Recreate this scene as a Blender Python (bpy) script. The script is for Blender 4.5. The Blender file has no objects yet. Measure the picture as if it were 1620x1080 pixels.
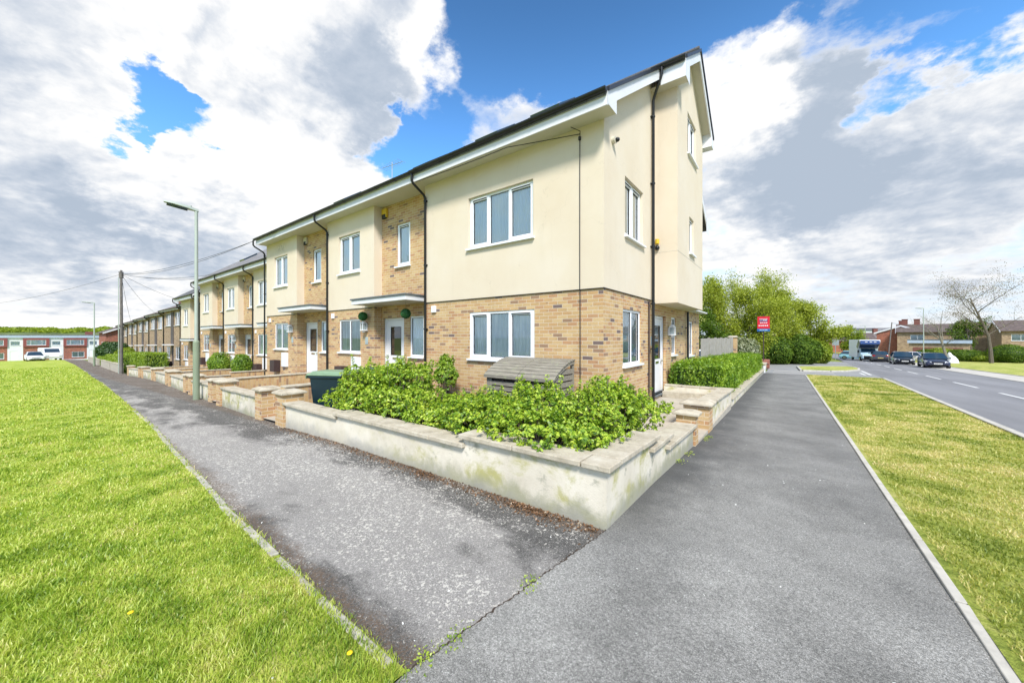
import bpy, math, random
import numpy as np
from mathutils import Vector, Matrix
R = math.radians
rng = np.random.default_rng(7)
random.seed(7)
scene = bpy.context.scene
COL = scene.collection

# ------------------------------------------------------------------ camera
cam_d = bpy.data.cameras.new('camera')
cam_d.sensor_width = 36.0
cam_d.lens = 579.0 / 1620.0 * 36.0
cam_d.shift_y = -7.0 / 1620.0
cam_d.clip_start = 0.05
cam_d.clip_end = 5000
cam = bpy.data.objects.new('camera', cam_d)
COL.objects.link(cam)
cam.location = (0, 0, 0)
cam.rotation_euler = (R(90), 0, R(37.04))
scene.camera = cam

# ------------------------------------------------------------------ light
SUN_EL, SUN_AZ = 47.0, 138.0          # azimuth clockwise from +Y
scene.view_settings.view_transform = 'Standard'
scene.view_settings.look = 'None'
scene.view_settings.gamma = 1
scene.view_settings.exposure = 1.2
sd = bpy.data.lights.new('sun', 'SUN')
sd.energy = 2.4
sd.angle = R(11)
sd.color = (1.0, 0.95, 0.87)
so = bpy.data.objects.new('sun', sd)
COL.objects.link(so)
az, el = R(SUN_AZ), R(SUN_EL)
sdir = Vector((math.sin(az) * math.cos(el), math.cos(az) * math.cos(el), math.sin(el)))
so.rotation_euler = sdir.to_track_quat('Z', 'Y').to_euler()
so.location = (0, 0, 60)


class NT:
    def __init__(s, nt):
        s.nt = nt
        s.n = nt.nodes
        s.l = nt.links

    def new(s, t, **k):
        nd = s.n.new(t)
        for a, b in k.items():
            setattr(nd, a, b)
        return nd

    def link(s, a, b):
        s.l.new(a, b)

    def setin(s, sock, v):
        if hasattr(v, 'is_linked'):
            s.link(v, sock)
        else:
            if isinstance(v, tuple) and len(v) == 3 and sock.type == 'RGBA':
                v = v + (1,)
            sock.default_value = v

    def math(s, op, a, b=0.0, c=0.0, clamp=False):
        nd = s.new('ShaderNodeMath', operation=op)
        nd.use_clamp = clamp
        s.setin(nd.inputs[0], a)
        if op not in ('ABSOLUTE', 'SQRT', 'FRACT', 'FLOOR', 'SINE'):
            s.setin(nd.inputs[1], b)
        if op in ('MULTIPLY_ADD',):
            s.setin(nd.inputs[2], c)
        return nd.outputs[0]

    def vmath(s, op, a, b=None, out=0):
        nd = s.new('ShaderNodeVectorMath', operation=op)
        s.setin(nd.inputs[0], a)
        if b is not None:
            if op == 'SCALE':
                s.setin(nd.inputs['Scale'], b)
            else:
                s.setin(nd.inputs[1], b)
        return nd.outputs[out]

    def noise(s, vec, scale, detail=3.0, rough=0.5, dist=0.0, out='Fac'):
        nd = s.new('ShaderNodeTexNoise')
        if vec is not None:
            s.link(vec, nd.inputs['Vector'])
        nd.inputs['Scale'].default_value = scale
        nd.inputs['Detail'].default_value = detail
        nd.inputs['Roughness'].default_value = rough
        nd.inputs['Distortion'].default_value = dist
        return nd.outputs[out]

    def voronoi(s, vec, scale, out='Distance', rnd=1.0, feature='F1'):
        nd = s.new('ShaderNodeTexVoronoi', feature=feature)
        if vec is not None:
            s.link(vec, nd.inputs['Vector'])
        nd.inputs['Scale'].default_value = scale
        nd.inputs['Randomness'].default_value = rnd
        return nd.outputs[out]

    def ramp(s, fac, stops, interp='LINEAR'):
        nd = s.new('ShaderNodeValToRGB')
        cr = nd.color_ramp
        cr.interpolation = interp
        while len(cr.elements) > 1:
            cr.elements.remove(cr.elements[-1])
        for i, (p, c) in enumerate(stops):
            e = cr.elements[0] if i == 0 else cr.elements.new(p)
            e.position = p
            if not isinstance(c, tuple):
                c = (c, c, c)
            e.color = c + (1,) if len(c) == 3 else c
        s.setin(nd.inputs[0], fac)
        return nd.outputs[0]

    def smooth(s, x, a, b):
        nd = s.new('ShaderNodeMapRange', interpolation_type='SMOOTHSTEP')
        s.setin(nd.inputs[0], x)
        nd.inputs[1].default_value = a
        nd.inputs[2].default_value = b
        return nd.outputs[0]

    def mix(s, f, a, b, mode='MIX'):
        nd = s.new('ShaderNodeMix', data_type='RGBA', blend_type=mode)
        s.setin(nd.inputs[0], f)
        s.setin(nd.inputs[6], a)
        s.setin(nd.inputs[7], b)
        return nd.outputs[2]

    def bump(s, h, strength=0.3, dist=0.01):
        nd = s.new('ShaderNodeBump')
        nd.inputs['Strength'].default_value = strength
        nd.inputs['Distance'].default_value = dist
        s.link(h, nd.inputs['Height'])
        return nd.outputs[0]

    def mapping(s, vec, scale=(1, 1, 1), loc=(0, 0, 0), rot=(0, 0, 0)):
        nd = s.new('ShaderNodeMapping')
        s.link(vec, nd.inputs[0])
        nd.inputs['Scale'].default_value = scale
        nd.inputs['Location'].default_value = loc
        nd.inputs['Rotation'].default_value = rot
        return nd.outputs[0]


# ------------------------------------------------------------------ world: Nishita sky with a procedural cloud layer
world = bpy.data.worlds.new('World')
scene.world = world
world.use_nodes = True
W = NT(world.node_tree)
W.n.clear()
geo = W.new('ShaderNodeTexCoord').outputs['Generated']
sky = W.new('ShaderNodeTexSky', sky_type='NISHITA')
sky.sun_disc = False
sky.sun_elevation = R(SUN_EL)
sky.sun_rotation = R(SUN_AZ)
sky.air_density = 1.0
sky.dust_density = 0.4
sky.ozone_density = 2.0
# cloud banks: (azimuth from +Y clockwise, elevation, radius, weight) in degrees
COVER = [
    (-87.4, 26.0, 16, 0.55),
    (-82.8, 26.4, 7, 0.2),
    (-73.6, 33.3, 20, 0.8),
    (-76.7, 15.1, 22, 0.6),
    (-85.8, 15.5, 16, 0.7),
    (-66.7, 27.2, 16, 0.65),
    (-58.7, 34.2, 14, 0.55),
    (-72.3, 21.0, 13, 0.7),
    (-62.0, 22.4, 9, 0.6),
    (-47.8, 38.2, 10, 0.5),
    (-53.4, 38.1, 9, 0.4),
    (-32.1, 36.7, 8, 0.35),
    (-41.0, 26.0, 5, 0.25),
    (-15.4, 36.6, 4, 0.35),
    (-34.1, 31.3, 4, 0.2),
    (-82.2, 24.4, 6, -2),
    (-79.8, 23.6, 6, -2),
    (-76.7, 23.2, 5, -1.6),
    (-53.4, 25.9, 7, -1.2),
    (-57.0, 23.5, 4, -0.5),
    (-48.7, 29.0, 8, -1),
    (-44.9, 34.6, 5, -0.5),
    (-38.0, 41.5, 9, -1.1),
    (-23.4, 39.6, 12, -1.3),
    (-12.0, 39.8, 10, -1),
    (-28.2, 33.2, 6, -0.5),
    (-1.7, 36.7, 13, -1.3),
    (-5.9, 35.0, 7, -0.8),
    (4.9, 32.9, 5, -0.5),
    (10.4, 28.9, 8, -1),
    (13.0, 28.7, 8, -0.9),
    (11.7, 23.6, 6, -0.8),
    (9.5, 26.2, 5, -0.4),
    (-9.3, 16.8, 3, -0.5),
    (-3.1, 32.4, 7, 0.7),
    (-6.6, 28.4, 9, 0.7),
    (1.4, 25.5, 16, 0.9),
    (8.5, 18.3, 18, 0.8),
    (-4.5, 16.5, 14, 0.6),
    (13.4, 22.9, 6, 0.6),
    (7.0, 29.9, 8, 0.6),
    (3.2, 30.3, 7, 0.5),
    (12.1, 6.6, 12, 0.15),
    (3.2, 7.7, 16, 0.2),
    (-87.8, 6.4, 20, 0.5),
    (-78.4, 7.6, 14, 0.3),
    (16.7, 18.8, 12, 0.5),
    (-90.1, 19.1, 20, 0.4),
]
GREY = [
    (-87.0, 25.2, 9, 0.9),
    (-87.4, 12.6, 14, 1),
    (-76.7, 14.4, 13, 0.9),
    (-78.4, 31.0, 7, 0.8),
    (-74.3, 27.8, 8, 0.7),
    (-65.2, 28.3, 11, 0.8),
    (-56.1, 37.7, 9, 0.9),
    (-57.0, 31.9, 8, 0.8),
    (-69.6, 21.7, 7, 0.5),
    (-81.1, 9.4, 14, 0.7),
    (-70.3, 36.5, 13, -1.4),
    (-72.3, 32.0, 6, -0.7),
    (-84.0, 29.7, 6, -0.7),
    (-83.5, 20.7, 9, -1.3),
    (-76.7, 19.3, 12, -1.5),
    (-67.5, 19.9, 9, -1.3),
    (-60.4, 21.9, 8, -1),
    (-47.8, 38.7, 7, -1.2),
    (-43.9, 37.2, 9, -0.9),
    (-81.6, 27.5, 5, -0.9),
    (2.0, 22.1, 12, 0.9),
    (7.5, 21.7, 13, 0.8),
    (9.9, 15.4, 13, 0.7),
    (-1.7, 18.2, 10, 0.6),
    (-4.5, 32.8, 8, -1.2),
    (-6.6, 27.1, 8, -1.2),
    (-2.4, 28.6, 6, -0.5),
    (8.5, 29.8, 8, 0.5),
    (13.0, 23.0, 8, -1.2),
    (-6.6, 11.2, 10, -0.9),
    (4.9, 12.5, 8, -0.7),
    (3.2, 7.0, 14, 0.35),
    (10.8, 6.2, 14, 0.15),
    (13.0, 12.7, 8, -0.3),
    (-86.6, 3.4, 10, -0.9),
    (-81.6, 3.0, 9, -0.7),
    (-78.4, 6.1, 8, -0.3),
]


def blobs(lst, d):
    acc = None
    for (a, e, rad, w) in lst:
        a, e = R(a), R(e)
        v = (math.sin(a) * math.cos(e), math.cos(a) * math.cos(e), math.sin(e))
        dp = W.vmath('DOT_PRODUCT', d, v, out=1)
        nd = W.new('ShaderNodeMapRange', interpolation_type='SMOOTHERSTEP')
        W.link(dp, nd.inputs[0])
        nd.inputs[1].default_value = math.cos(R(rad))
        nd.inputs[2].default_value = 1.0
        nd.inputs[3].default_value = 0
        nd.inputs[4].default_value = w
        acc = nd.outputs[0] if acc is None else W.math('ADD', acc, nd.outputs[0])
    return acc


dirn = W.vmath('NORMALIZE', geo)
sep = W.new('ShaderNodeSeparateXYZ')
W.link(dirn, sep.inputs[0])
zz = sep.outputs[2]
zc = W.math('MAXIMUM', zz, 0.0)
inv = W.math('DIVIDE', 1.0, W.math('ADD', zc, 0.30))
flat = W.vmath('SCALE', dirn, inv)
wob = W.noise(flat, 1.6, 2, 0.5, out='Color')
flat2 = W.vmath('ADD', flat, W.vmath('SCALE', W.vmath('SUBTRACT', wob, (0.5, 0.5, 0.5)), 0.25))
dwob = W.vmath('NORMALIZE', W.vmath('ADD', dirn, W.vmath('SCALE', W.vmath('SUBTRACT', W.noise(flat, 3.2, 9, 0.62, out='Color'), (0.5, 0.5, 0.5)), 0.42)))
n1 = W.noise(flat2, 2.3, 10, 0.56)
n2 = W.noise(flat2, 7.0, 8, 0.6)
n3 = W.noise(flat2, 20.0, 6, 0.6)
cov = W.math('ADD', W.math('MULTIPLY', W.math('SUBTRACT', n1, 0.5), 2.0), W.math('MULTIPLY', W.math('SUBTRACT', n2, 0.5), 1.15))
cov = W.math('ADD', cov, W.math('MULTIPLY', W.math('SUBTRACT', n3, 0.5), 0.35))
cov = W.math('ADD', cov, W.math('MULTIPLY', blobs(COVER, dwob), 0.95))
mask = W.smooth(cov, -0.48, 0.66)
gn = W.noise(W.vmath('ADD', flat2, (0.04, -0.05, 0.0)), 2.6, 6, 0.55)
DL = (0.035, -0.05, 0.03)
r1 = W.math('SUBTRACT', W.noise(W.vmath('ADD', flat2, DL), 2.3, 10, 0.56), n1)
r2 = W.math('SUBTRACT', W.noise(W.vmath('ADD', flat2, (0.014, -0.02, 0.012)), 7.0, 8, 0.6), n2)
relief = W.math('ADD', W.math('MULTIPLY', r1, 3.0), W.math('MULTIPLY', r2, 1.9))
grey = W.math('ADD', W.math('MULTIPLY', W.math('SUBTRACT', gn, 0.5), 1.5), W.math('MULTIPLY', blobs(GREY, dwob), 0.62))
grey = W.math('ADD', W.math('ADD', grey, relief), 0.12)
grey = W.smooth(grey, -0.70, 1.75)
edge = W.smooth(cov, 0.02, 0.9)
grey = W.math('MULTIPLY', grey, W.math('ADD', W.math('MULTIPLY', edge, 0.7), 0.3))
ccol = W.ramp(grey, [(0.0, (4.7, 4.7, 4.7)), (0.12, (4.3, 4.33, 4.37)), (0.26, (3.75, 3.87, 4.05)), (0.44, (3.1, 3.32, 3.65)), (0.66, (2.5, 2.8, 3.25)), (0.9, (2.05, 2.4, 2.9))])
skyc = W.vmath('MULTIPLY', sky.outputs[0], (0.66, 1.12, 1.42))
skyc = W.vmath('SCALE', skyc, W.math('SUBTRACT', 1.0, W.math('MULTIPLY', W.smooth(zz, 0.38, 0.75), 0.40)))
horizon_haze = W.smooth(zz, 0.42, 0.02)
skyc = W.mix(W.math('MULTIPLY', horizon_haze, 0.92), skyc, (3.0, 3.55, 4.3))
final = W.mix(mask, skyc, ccol)
bg = W.new('ShaderNodeBackground')
bg.inputs['Strength'].default_value = 0.1
W.link(final, bg.inputs['Color'])
wo = W.new('ShaderNodeOutputWorld')
W.link(bg.outputs[0], wo.inputs['Surface'])
world.cycles.sampling_method = 'MANUAL'
world.cycles.sample_map_resolution = 512

# ------------------------------------------------------------------ materials
MATS = {}


def material(name):
    m = bpy.data.materials.new(name)
    m.use_nodes = True
    t = NT(m.node_tree)
    b = m.node_tree.nodes['Principled BSDF']
    MATS[name] = m
    return m, t, b


def uvc(t):
    return t.new('ShaderNodeTexCoord').outputs['UV']


def pos(t):
    return t.new('ShaderNodeNewGeometry').outputs['Position']


def simple(name, col, rough=0.6, metal=0.0, var=0.12, vscale=3.0, bump=0.0, bscale=60, spec=0.4, coat=0.0):
    m, t, b = material(name)
    p = pos(t)
    n = t.noise(p, vscale, 4, 0.6)
    k = t.ramp(n, [(0.25, 1 - var), (0.75, 1 + var * 0.6)])
    c = t.mix(1.0, col, k, 'MULTIPLY')
    t.link(c, b.inputs['Base Color'])
    b.inputs['Roughness'].default_value = rough
    b.inputs['Metallic'].default_value = metal
    b.inputs['Specular IOR Level'].default_value = spec
    if coat:
        b.inputs['Coat Weight'].default_value = coat
        b.inputs['Coat Roughness'].default_value = 0.05
    if bump:
        t.link(t.bump(t.noise(p, bscale, 4, 0.6), bump, 0.005), b.inputs['Normal'])
    return m


def brick_mat(name, stops, mortar, bw=0.225, bh=0.075, ms=0.011, rot=False):
    m, t, b = material(name)
    uv = uvc(t)
    if rot:
        uv = t.mapping(uv, rot=(0, 0, R(90)))
    # slight wobble so that the courses are not ruler straight
    uvw = t.vmath('ADD', uv, t.vmath('SCALE', t.vmath('SUBTRACT', t.noise(uv, 9, 2, out='Color'), (0.5, 0.5, 0.5)), 0.006))
    br = t.new('ShaderNodeTexBrick')
    t.link(uvw, br.inputs['Vector'])
    br.offset = 0.5
    br.inputs['Scale'].default_value = 1
    br.inputs['Brick Width'].default_value = bw
    br.inputs['Row Height'].default_value = bh
    br.inputs['Mortar Size'].default_value = ms / 2
    br.inputs['Mortar Smooth'].default_value = 0.15
    br.inputs['Color1'].default_value = (0, 0, 0, 1)
    br.inputs['Color2'].default_value = (1, 1, 1, 1)
    br.inputs['Mortar'].default_value = (0.5, 0.5, 0.5, 1)
    c = t.ramp(br.outputs['Color'], stops, 'CONSTANT')
    n = t.noise(uv, 55, 4, 0.7)
    big = t.noise(uv, 1.3, 4, 0.6)
    c = t.mix(1.0, c, t.ramp(n, [(0.25, 0.74), (0.7, 1.12)]), 'MULTIPLY')
    c = t.mix(1.0, c, t.ramp(big, [(0.3, 0.98), (0.7, 1.2)]), 'MULTIPLY')
    # darker burnt middle on some bricks
    mid = t.noise(t.mapping(uv, scale=(8, 24, 1)), 1, 2)
    c = t.mix(t.math('MULTIPLY', t.smooth(mid, 0.62, 0.78), 0.7), c, (0.17, 0.11, 0.085))
    c = t.mix(br.outputs['Fac'], c, mortar)
    t.link(c, b.inputs['Base Color'])
    b.inputs['Roughness'].default_value = 0.85
    b.inputs['Specular IOR Level'].default_value = 0.25
    h = t.math('ADD', t.math('MULTIPLY', br.outputs['Fac'], -1.0), t.math('MULTIPLY', n, 0.35))
    t.link(t.bump(h, 0.5, 0.006), b.inputs['Normal'])
    return m


BUFF = [(0.0, (0.17, 0.125, 0.115)), (0.03, (0.30, 0.19, 0.12)), (0.075, (0.44, 0.25, 0.13)), (0.20, (0.48, 0.30, 0.145)), (0.36, (0.50, 0.335, 0.165)),
        (0.55, (0.52, 0.36, 0.185)), (0.72, (0.47, 0.31, 0.15)), (0.84, (0.54, 0.385, 0.20)), (0.94, (0.44, 0.26, 0.14))]
brick_mat('buff_brick', BUFF, (0.62, 0.53, 0.40))
brick_mat('soldier_brick', BUFF, (0.50, 0.38, 0.24), rot=True)
brick_mat('red_brick', [(0, (0.13, 0.05, 0.04)), (0.15, (0.30, 0.095, 0.06)), (0.5, (0.36, 0.12, 0.07)), (0.8, (0.27, 0.09, 0.06))], (0.36, 0.26, 0.22))
brick_mat('yellow_brick', [(0, (0.22, 0.15, 0.10)), (0.2, (0.33, 0.235, 0.15)), (0.6, (0.40, 0.29, 0.19))], (0.34, 0.28, 0.21))

# cream house render
m, t, b = material('cream_render')
p = pos(t)
big = t.noise(p, 0.7, 5, 0.6)
c = t.ramp(big, [(0.3, (0.65, 0.555, 0.425)), (0.5, (0.675, 0.59, 0.465)), (0.7, (0.695, 0.62, 0.51))])
streak = t.noise(t.mapping(p, scale=(3.0, 3.0, 0.35)), 1.0, 5, 0.6)
c = t.mix(t.math('MULTIPLY', t.smooth(streak, 0.55, 0.85), 0.16), c, (0.46, 0.42, 0.32))
dd_ = t.vmath('DISTANCE', t.mapping(p, scale=(1.0, 0.3, 2.4)), (-17.55, 2.0, 3.84 * 2.4), out=1)
stain = t.math('MULTIPLY', t.smooth(t.math('ADD', dd_, t.math('MULTIPLY', t.noise(p, 4, 5, 0.7), 0.9)), 1.15, 0.5), t.smooth(t.noise(p, 9, 5, 0.7), 0.40, 0.62))
c = t.mix(t.math('MULTIPLY', stain, 0.6), c, (0.20, 0.18, 0.12))
crack = t.voronoi(t.vmath('ADD', p, t.vmath('SCALE', t.noise(p, 3, 3, out='Color'), 0.5)), 0.55, feature='DISTANCE_TO_EDGE')
c = t.mix(t.math('MULTIPLY', t.smooth(crack, 0.003, 0.0008), 0.12), c, (0.25, 0.22, 0.16))
speck = t.noise(t.mapping(p, scale=(6, 6, 2.2)), 1.0, 3, 0.5)
c = t.mix(t.smooth(speck, 0.80, 0.84), c, (0.35, 0.28, 0.18))
t.link(c, b.inputs['Base Color'])
b.inputs['Roughness'].default_value = 0.9
b.inputs['Specular IOR Level'].default_value = 0.2
t.link(t.bump(t.noise(p, 90, 4, 0.7), 0.25, 0.004), b.inputs['Normal'])

# garden wall render: off-white, algae and rising dirt
m, t, b = material('wall_render')
p = pos(t)
uv = uvc(t)
c = t.ramp(t.noise(p, 1.6, 5, 0.65), [(0.3, (0.57, 0.52, 0.42)), (0.55, (0.69, 0.64, 0.535)), (0.75, (0.76, 0.72, 0.63))])
sx = t.new('ShaderNodeSeparateXYZ')
t.link(t.new('ShaderNodeTexCoord').outputs['Object'], sx.inputs[0])
hgt = sx.outputs[2]
algae = t.smooth(t.math('ADD', t.noise(t.mapping(p, scale=(2.6, 2.6, 3.2), loc=(3.1, 0.4, 0)), 1.0, 6, 0.66, 0.4), 0.0), 0.48, 0.68)
near = t.smooth(sx.outputs[0], -4.2, -1.6)
algae = t.math('MULTIPLY', algae, t.math('ADD', t.math('MULTIPLY', near, 0.95), 0.12))
c = t.mix(t.math('MULTIPLY', algae, 0.85), c, (0.40, 0.38, 0.14))
blot = t.smooth(t.noise(t.mapping(p, scale=(3.5, 3.5, 5), loc=(7, 2, 1)), 1.0, 6, 0.7), 0.56, 0.70)
c = t.mix(t.math('MULTIPLY', blot, t.math('ADD', t.math('MULTIPLY', near, 0.5), 0.15)), c, (0.20, 0.21, 0.15))
foot = t.smooth(t.math('ADD', t.math('MULTIPLY', t.noise(t.mapping(p, scale=(3, 3, 2)), 1.0, 6, 0.72), 0.8), t.math('MULTIPLY', hgt, -1.5)), 0.10, 0.38)
c = t.mix(t.math('MULTIPLY', t.math('MULTIPLY', foot, t.math('ADD', t.math('MULTIPLY', near, 0.6), 0.2)), 1.0), c, (0.30, 0.30, 0.19))
band = t.math('ADD', t.math('MULTIPLY', t.noise(t.mapping(p, scale=(1.6, 1.6, 1.6)), 1.0, 6, 0.7), 0.50), t.math('MULTIPLY', hgt, -0.62))
c = t.mix(t.math('MULTIPLY', t.smooth(band, 0.16, 0.34), 0.75), c, (0.32, 0.31, 0.28))
t.link(c, b.inputs['Base Color'])
b.inputs['Roughness'].default_value = 0.9
b.inputs['Specular IOR Level'].default_value = 0.2
t.link(t.bump(t.math('ADD', t.noise(p, 70, 5, 0.7), t.noise(p, 4, 4, 0.6)), 0.35, 0.01), b.inputs['Normal'])

# coping stone
m, t, b = material('coping_stone')
p = pos(t)
c = t.ramp(t.noise(p, 5, 6, 0.7), [(0.3, (0.33, 0.29, 0.22)), (0.5, (0.47, 0.42, 0.33)), (0.72, (0.57, 0.53, 0.44))])
li = t.smooth(t.noise(p, 16, 5, 0.7), 0.60, 0.70)
c = t.mix(t.math('MULTIPLY', li, 0.55), c, (0.19, 0.18, 0.14))
li2 = t.smooth(t.noise(p, 9, 5, 0.7, 0.3), 0.62, 0.68)
c = t.mix(t.math('MULTIPLY', li2, 0.4), c, (0.62, 0.60, 0.50))
t.link(c, b.inputs['Base Color'])
b.inputs['Roughness'].default_value = 0.92
b.inputs['Specular IOR Level'].default_value = 0.2
t.link(t.bump(t.noise(p, 60, 6, 0.75), 0.5, 0.008), b.inputs['Normal'])

# old lichen-spotted tarmac
m, t, b = material('worn_tarmac')
p = pos(t)
gr = t.math('ADD', t.math('MULTIPLY', t.noise(p, 75, 5, 0.85), 0.6), t.math('MULTIPLY', t.noise(p, 190, 2, 0.7), 0.4))
base = t.ramp(gr, [(0.36, (0.03, 0.029, 0.027)), (0.5, (0.10, 0.096, 0.09)), (0.66, (0.28, 0.27, 0.255))])
sx = t.new('ShaderNodeSeparateXYZ')
t.link(p, sx.inputs[0])
X, Y = sx.outputs[0], sx.outputs[1]
patch = t.noise(t.mapping(p, scale=(0.8, 1.5, 1), loc=(2.2, 0.3, 0)), 1.0, 7, 0.68, 0.3)
nearx = t.smooth(X, -14.0, -4.5)
midy = t.math('MULTIPLY', t.smooth(t.math('ADD', Y, t.math('MULTIPLY', t.noise(p, 2.5, 5, 0.7), 0.4)), 1.15, 1.60), t.smooth(t.math('ADD', Y, t.math('MULTIPLY', t.noise(p, 3.0, 5, 0.7), 0.5)), 3.05, 2.30))
worn = t.smooth(t.math('ADD', t.math('MULTIPLY', midy, 0.30), t.math('ADD', patch, t.math('MULTIPLY', nearx, 0.10))), 0.66, 0.86)
wearc = t.ramp(gr, [(0.36, (0.15, 0.143, 0.138)), (0.5, (0.31, 0.295, 0.275)), (0.64, (0.54, 0.515, 0.485))])
c = t.mix(t.math('MULTIPLY', worn, 0.9), base, wearc)
pw = t.vmath('ADD', p, t.vmath('SCALE', t.vmath('SUBTRACT', t.noise(p, 22, 4, 0.7, out='Color'), (0.5, 0.5, 0.5)), 0.09))
lich = None
for vs, amt in ((17, 0.31), (29, 0.35), (50, 0.38)):
    lv = t.voronoi(pw, vs)
    ls = t.math('MULTIPLY', t.noise(p, vs * 0.22, 4, 0.7), amt * 1.5)
    mk = t.smooth(t.math('SUBTRACT', t.math('MULTIPLY', ls, t.math('ADD', t.math('MULTIPLY', t.smooth(patch, 0.40, 0.60), 0.50), 0.52)), lv), -0.015, 0.035)
    lich = mk if lich is None else t.math('MAXIMUM', lich, mk)
c = t.mix(t.math('MULTIPLY', lich, t.math('ADD', t.math('MULTIPLY', gr, 0.8), 0.42)), c, (0.64, 0.61, 0.55))
mossn = t.noise(p, 5, 7, 0.78)
edge1 = t.smooth(t.math('ADD', Y, t.math('MULTIPLY', X, 0.03)), 1.36, 0.98)
edge2 = t.smooth(t.math('ADD', Y, t.math('MULTIPLY', X, 0.008)), 2.55, 2.90)
moss = t.math('MULTIPLY', t.smooth(t.math('ADD', mossn, t.math('MULTIPLY', t.math('MAXIMUM', edge1, edge2), 0.55)), 0.66, 0.95), t.smooth(t.noise(p, 60, 4, 0.8), 0.42, 0.56))
c = t.mix(t.math('MULTIPLY', moss, 0.75), c, (0.15, 0.10, 0.065))
t.link(c, b.inputs['Base Color'])
b.inputs['Roughness'].default_value = 0.9
b.inputs['Specular IOR Level'].default_value = 0.25
t.link(t.bump(gr, 1.0, 0.012), b.inputs['Normal'])

simple('pale_tarmac', (0.28, 0.28, 0.275), 0.85, var=0.25, vscale=0.8)
# newer grey tarmac of the main footpath
m, t, b = material('grey_tarmac')
p = pos(t)
gr = t.math('ADD', t.math('MULTIPLY', t.noise(p, 85, 5, 0.85), 0.6), t.math('MULTIPLY', t.noise(p, 210, 2, 0.7), 0.4))
c = t.ramp(gr, [(0.37, (0.07, 0.07, 0.066)), (0.5, (0.25, 0.245, 0.228)), (0.64, (0.58, 0.565, 0.53))])
bl = t.noise(p, 1.0, 6, 0.68)
c = t.mix(1.0, c, t.ramp(bl, [(0.35, 0.68), (0.62, 1.14)]), 'MULTIPLY')
chip = t.voronoi(t.vmath('ADD', p, t.vmath('SCALE', t.noise(p, 40, 2, out='Color'), 0.02)), 46)
chipm = t.math('MULTIPLY', t.smooth(chip, 0.24, 0.12), t.smooth(t.noise(p, 23, 3), 0.55, 0.63))
c = t.mix(t.math('MULTIPLY', chipm, 0.75), c, (0.58, 0.58, 0.55))
sx = t.new('ShaderNodeSeparateXYZ')
t.link(p, sx.inputs[0])
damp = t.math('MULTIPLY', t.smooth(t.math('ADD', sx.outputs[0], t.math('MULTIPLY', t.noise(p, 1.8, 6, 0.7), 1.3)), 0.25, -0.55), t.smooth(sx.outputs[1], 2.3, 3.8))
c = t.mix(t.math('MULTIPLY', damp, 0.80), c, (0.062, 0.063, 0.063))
far_dark = t.smooth(t.math('ADD', sx.outputs[1], t.math('MULTIPLY', t.noise(p, 0.6, 4, 0.6), 3.0)), 3.5, 9.0)  # tarmac colour gets darker along the far stretch, with a noisy edge
c = t.mix(t.math('MULTIPLY', far_dark, 0.35), c, (0.10, 0.10, 0.102))
crk = t.voronoi(t.vmath('ADD', p, t.vmath('SCALE', t.noise(p, 2.5, 5, out='Color'), 0.7)), 0.45, feature='DISTANCE_TO_EDGE')
c = t.mix(t.math('MULTIPLY', t.smooth(crk, 0.006, 0.001), 0.0), c, (0.06, 0.06, 0.06))
t.link(c, b.inputs['Base Color'])
b.inputs['Roughness'].default_value = 0.88
b.inputs['Specular IOR Level'].default_value = 0.25
t.link(t.bump(gr, 0.9, 0.010), b.inputs['Normal'])

m, t, b = material('road_tarmac')
p = pos(t)
c = t.ramp(t.noise(p, 60, 4, 0.8), [(0.3, (0.15, 0.148, 0.155)), (0.7, (0.27, 0.268, 0.275))])
c = t.mix(1.0, c, t.ramp(t.noise(t.mapping(p, scale=(1, 0.12, 1)), 0.9, 4, 0.6), [(0.35, 0.82), (0.65, 1.12)]), 'MULTIPLY')
t.link(c, b.inputs['Base Color'])
b.inputs['Roughness'].default_value = 0.8


def grass_ground(name, stops, sc=2.0, soil=(0.20, 0.15, 0.09)):
    m, t, b = material(name)
    p = pos(t)
    n = t.math('ADD', t.math('MULTIPLY', t.noise(p, sc, 6, 0.65), 0.6), t.math('MULTIPLY', t.noise(p, sc * 14, 5, 0.75), 0.4))
    c = t.ramp(n, stops)
    c = t.mix(1.0, c, t.ramp(t.noise(p, 60, 3, 0.8), [(0.3, 0.6), (0.7, 1.25)]), 'MULTIPLY')
    t.link(c, b.inputs['Base Color'])
    b.inputs['Roughness'].default_value = 0.95
    b.inputs['Specular IOR Level'].default_value = 0.1
    t.link(t.bump(t.noise(p, 40, 5, 0.8), 0.8, 0.03), b.inputs['Normal'])


grass_ground('lawn_ground', [(0.32, (0.17, 0.26, 0.025)), (0.46, (0.33, 0.43, 0.055)), (0.56, (0.46, 0.51, 0.11)), (0.70, (0.58, 0.53, 0.22))], 0.9)
grass_ground('verge_ground', [(0.36, (0.15, 0.21, 0.035)), (0.46, (0.32, 0.37, 0.07)), (0.55, (0.49, 0.48, 0.15)), (0.68, (0.64, 0.55, 0.29))], 0.8)
grass_ground('meadow_ground', [(0.3, (0.12, 0.18, 0.03)), (0.5, (0.20, 0.25, 0.05)), (0.7, (0.30, 0.29, 0.12))], 0.15)
simple('soil', (0.06, 0.042, 0.03), 0.95, var=0.5, vscale=20, bump=0.9, bscale=30)
simple('concrete_slab', (0.44, 0.40, 0.33), 0.9, var=0.2, vscale=4, bump=0.3)
simple('kerb_concrete', (0.50, 0.475, 0.42), 0.9, var=0.25, vscale=6, bump=0.4)
simple('edging_concrete', (0.42, 0.40, 0.34), 0.9, var=0.4, vscale=14, bump=0.6)
simple('pale_concrete', (0.50, 0.47, 0.42), 0.9, var=0.15, vscale=1)
simple('road_paint', (0.72, 0.72, 0.70), 0.7, var=0.25, vscale=25)
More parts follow.
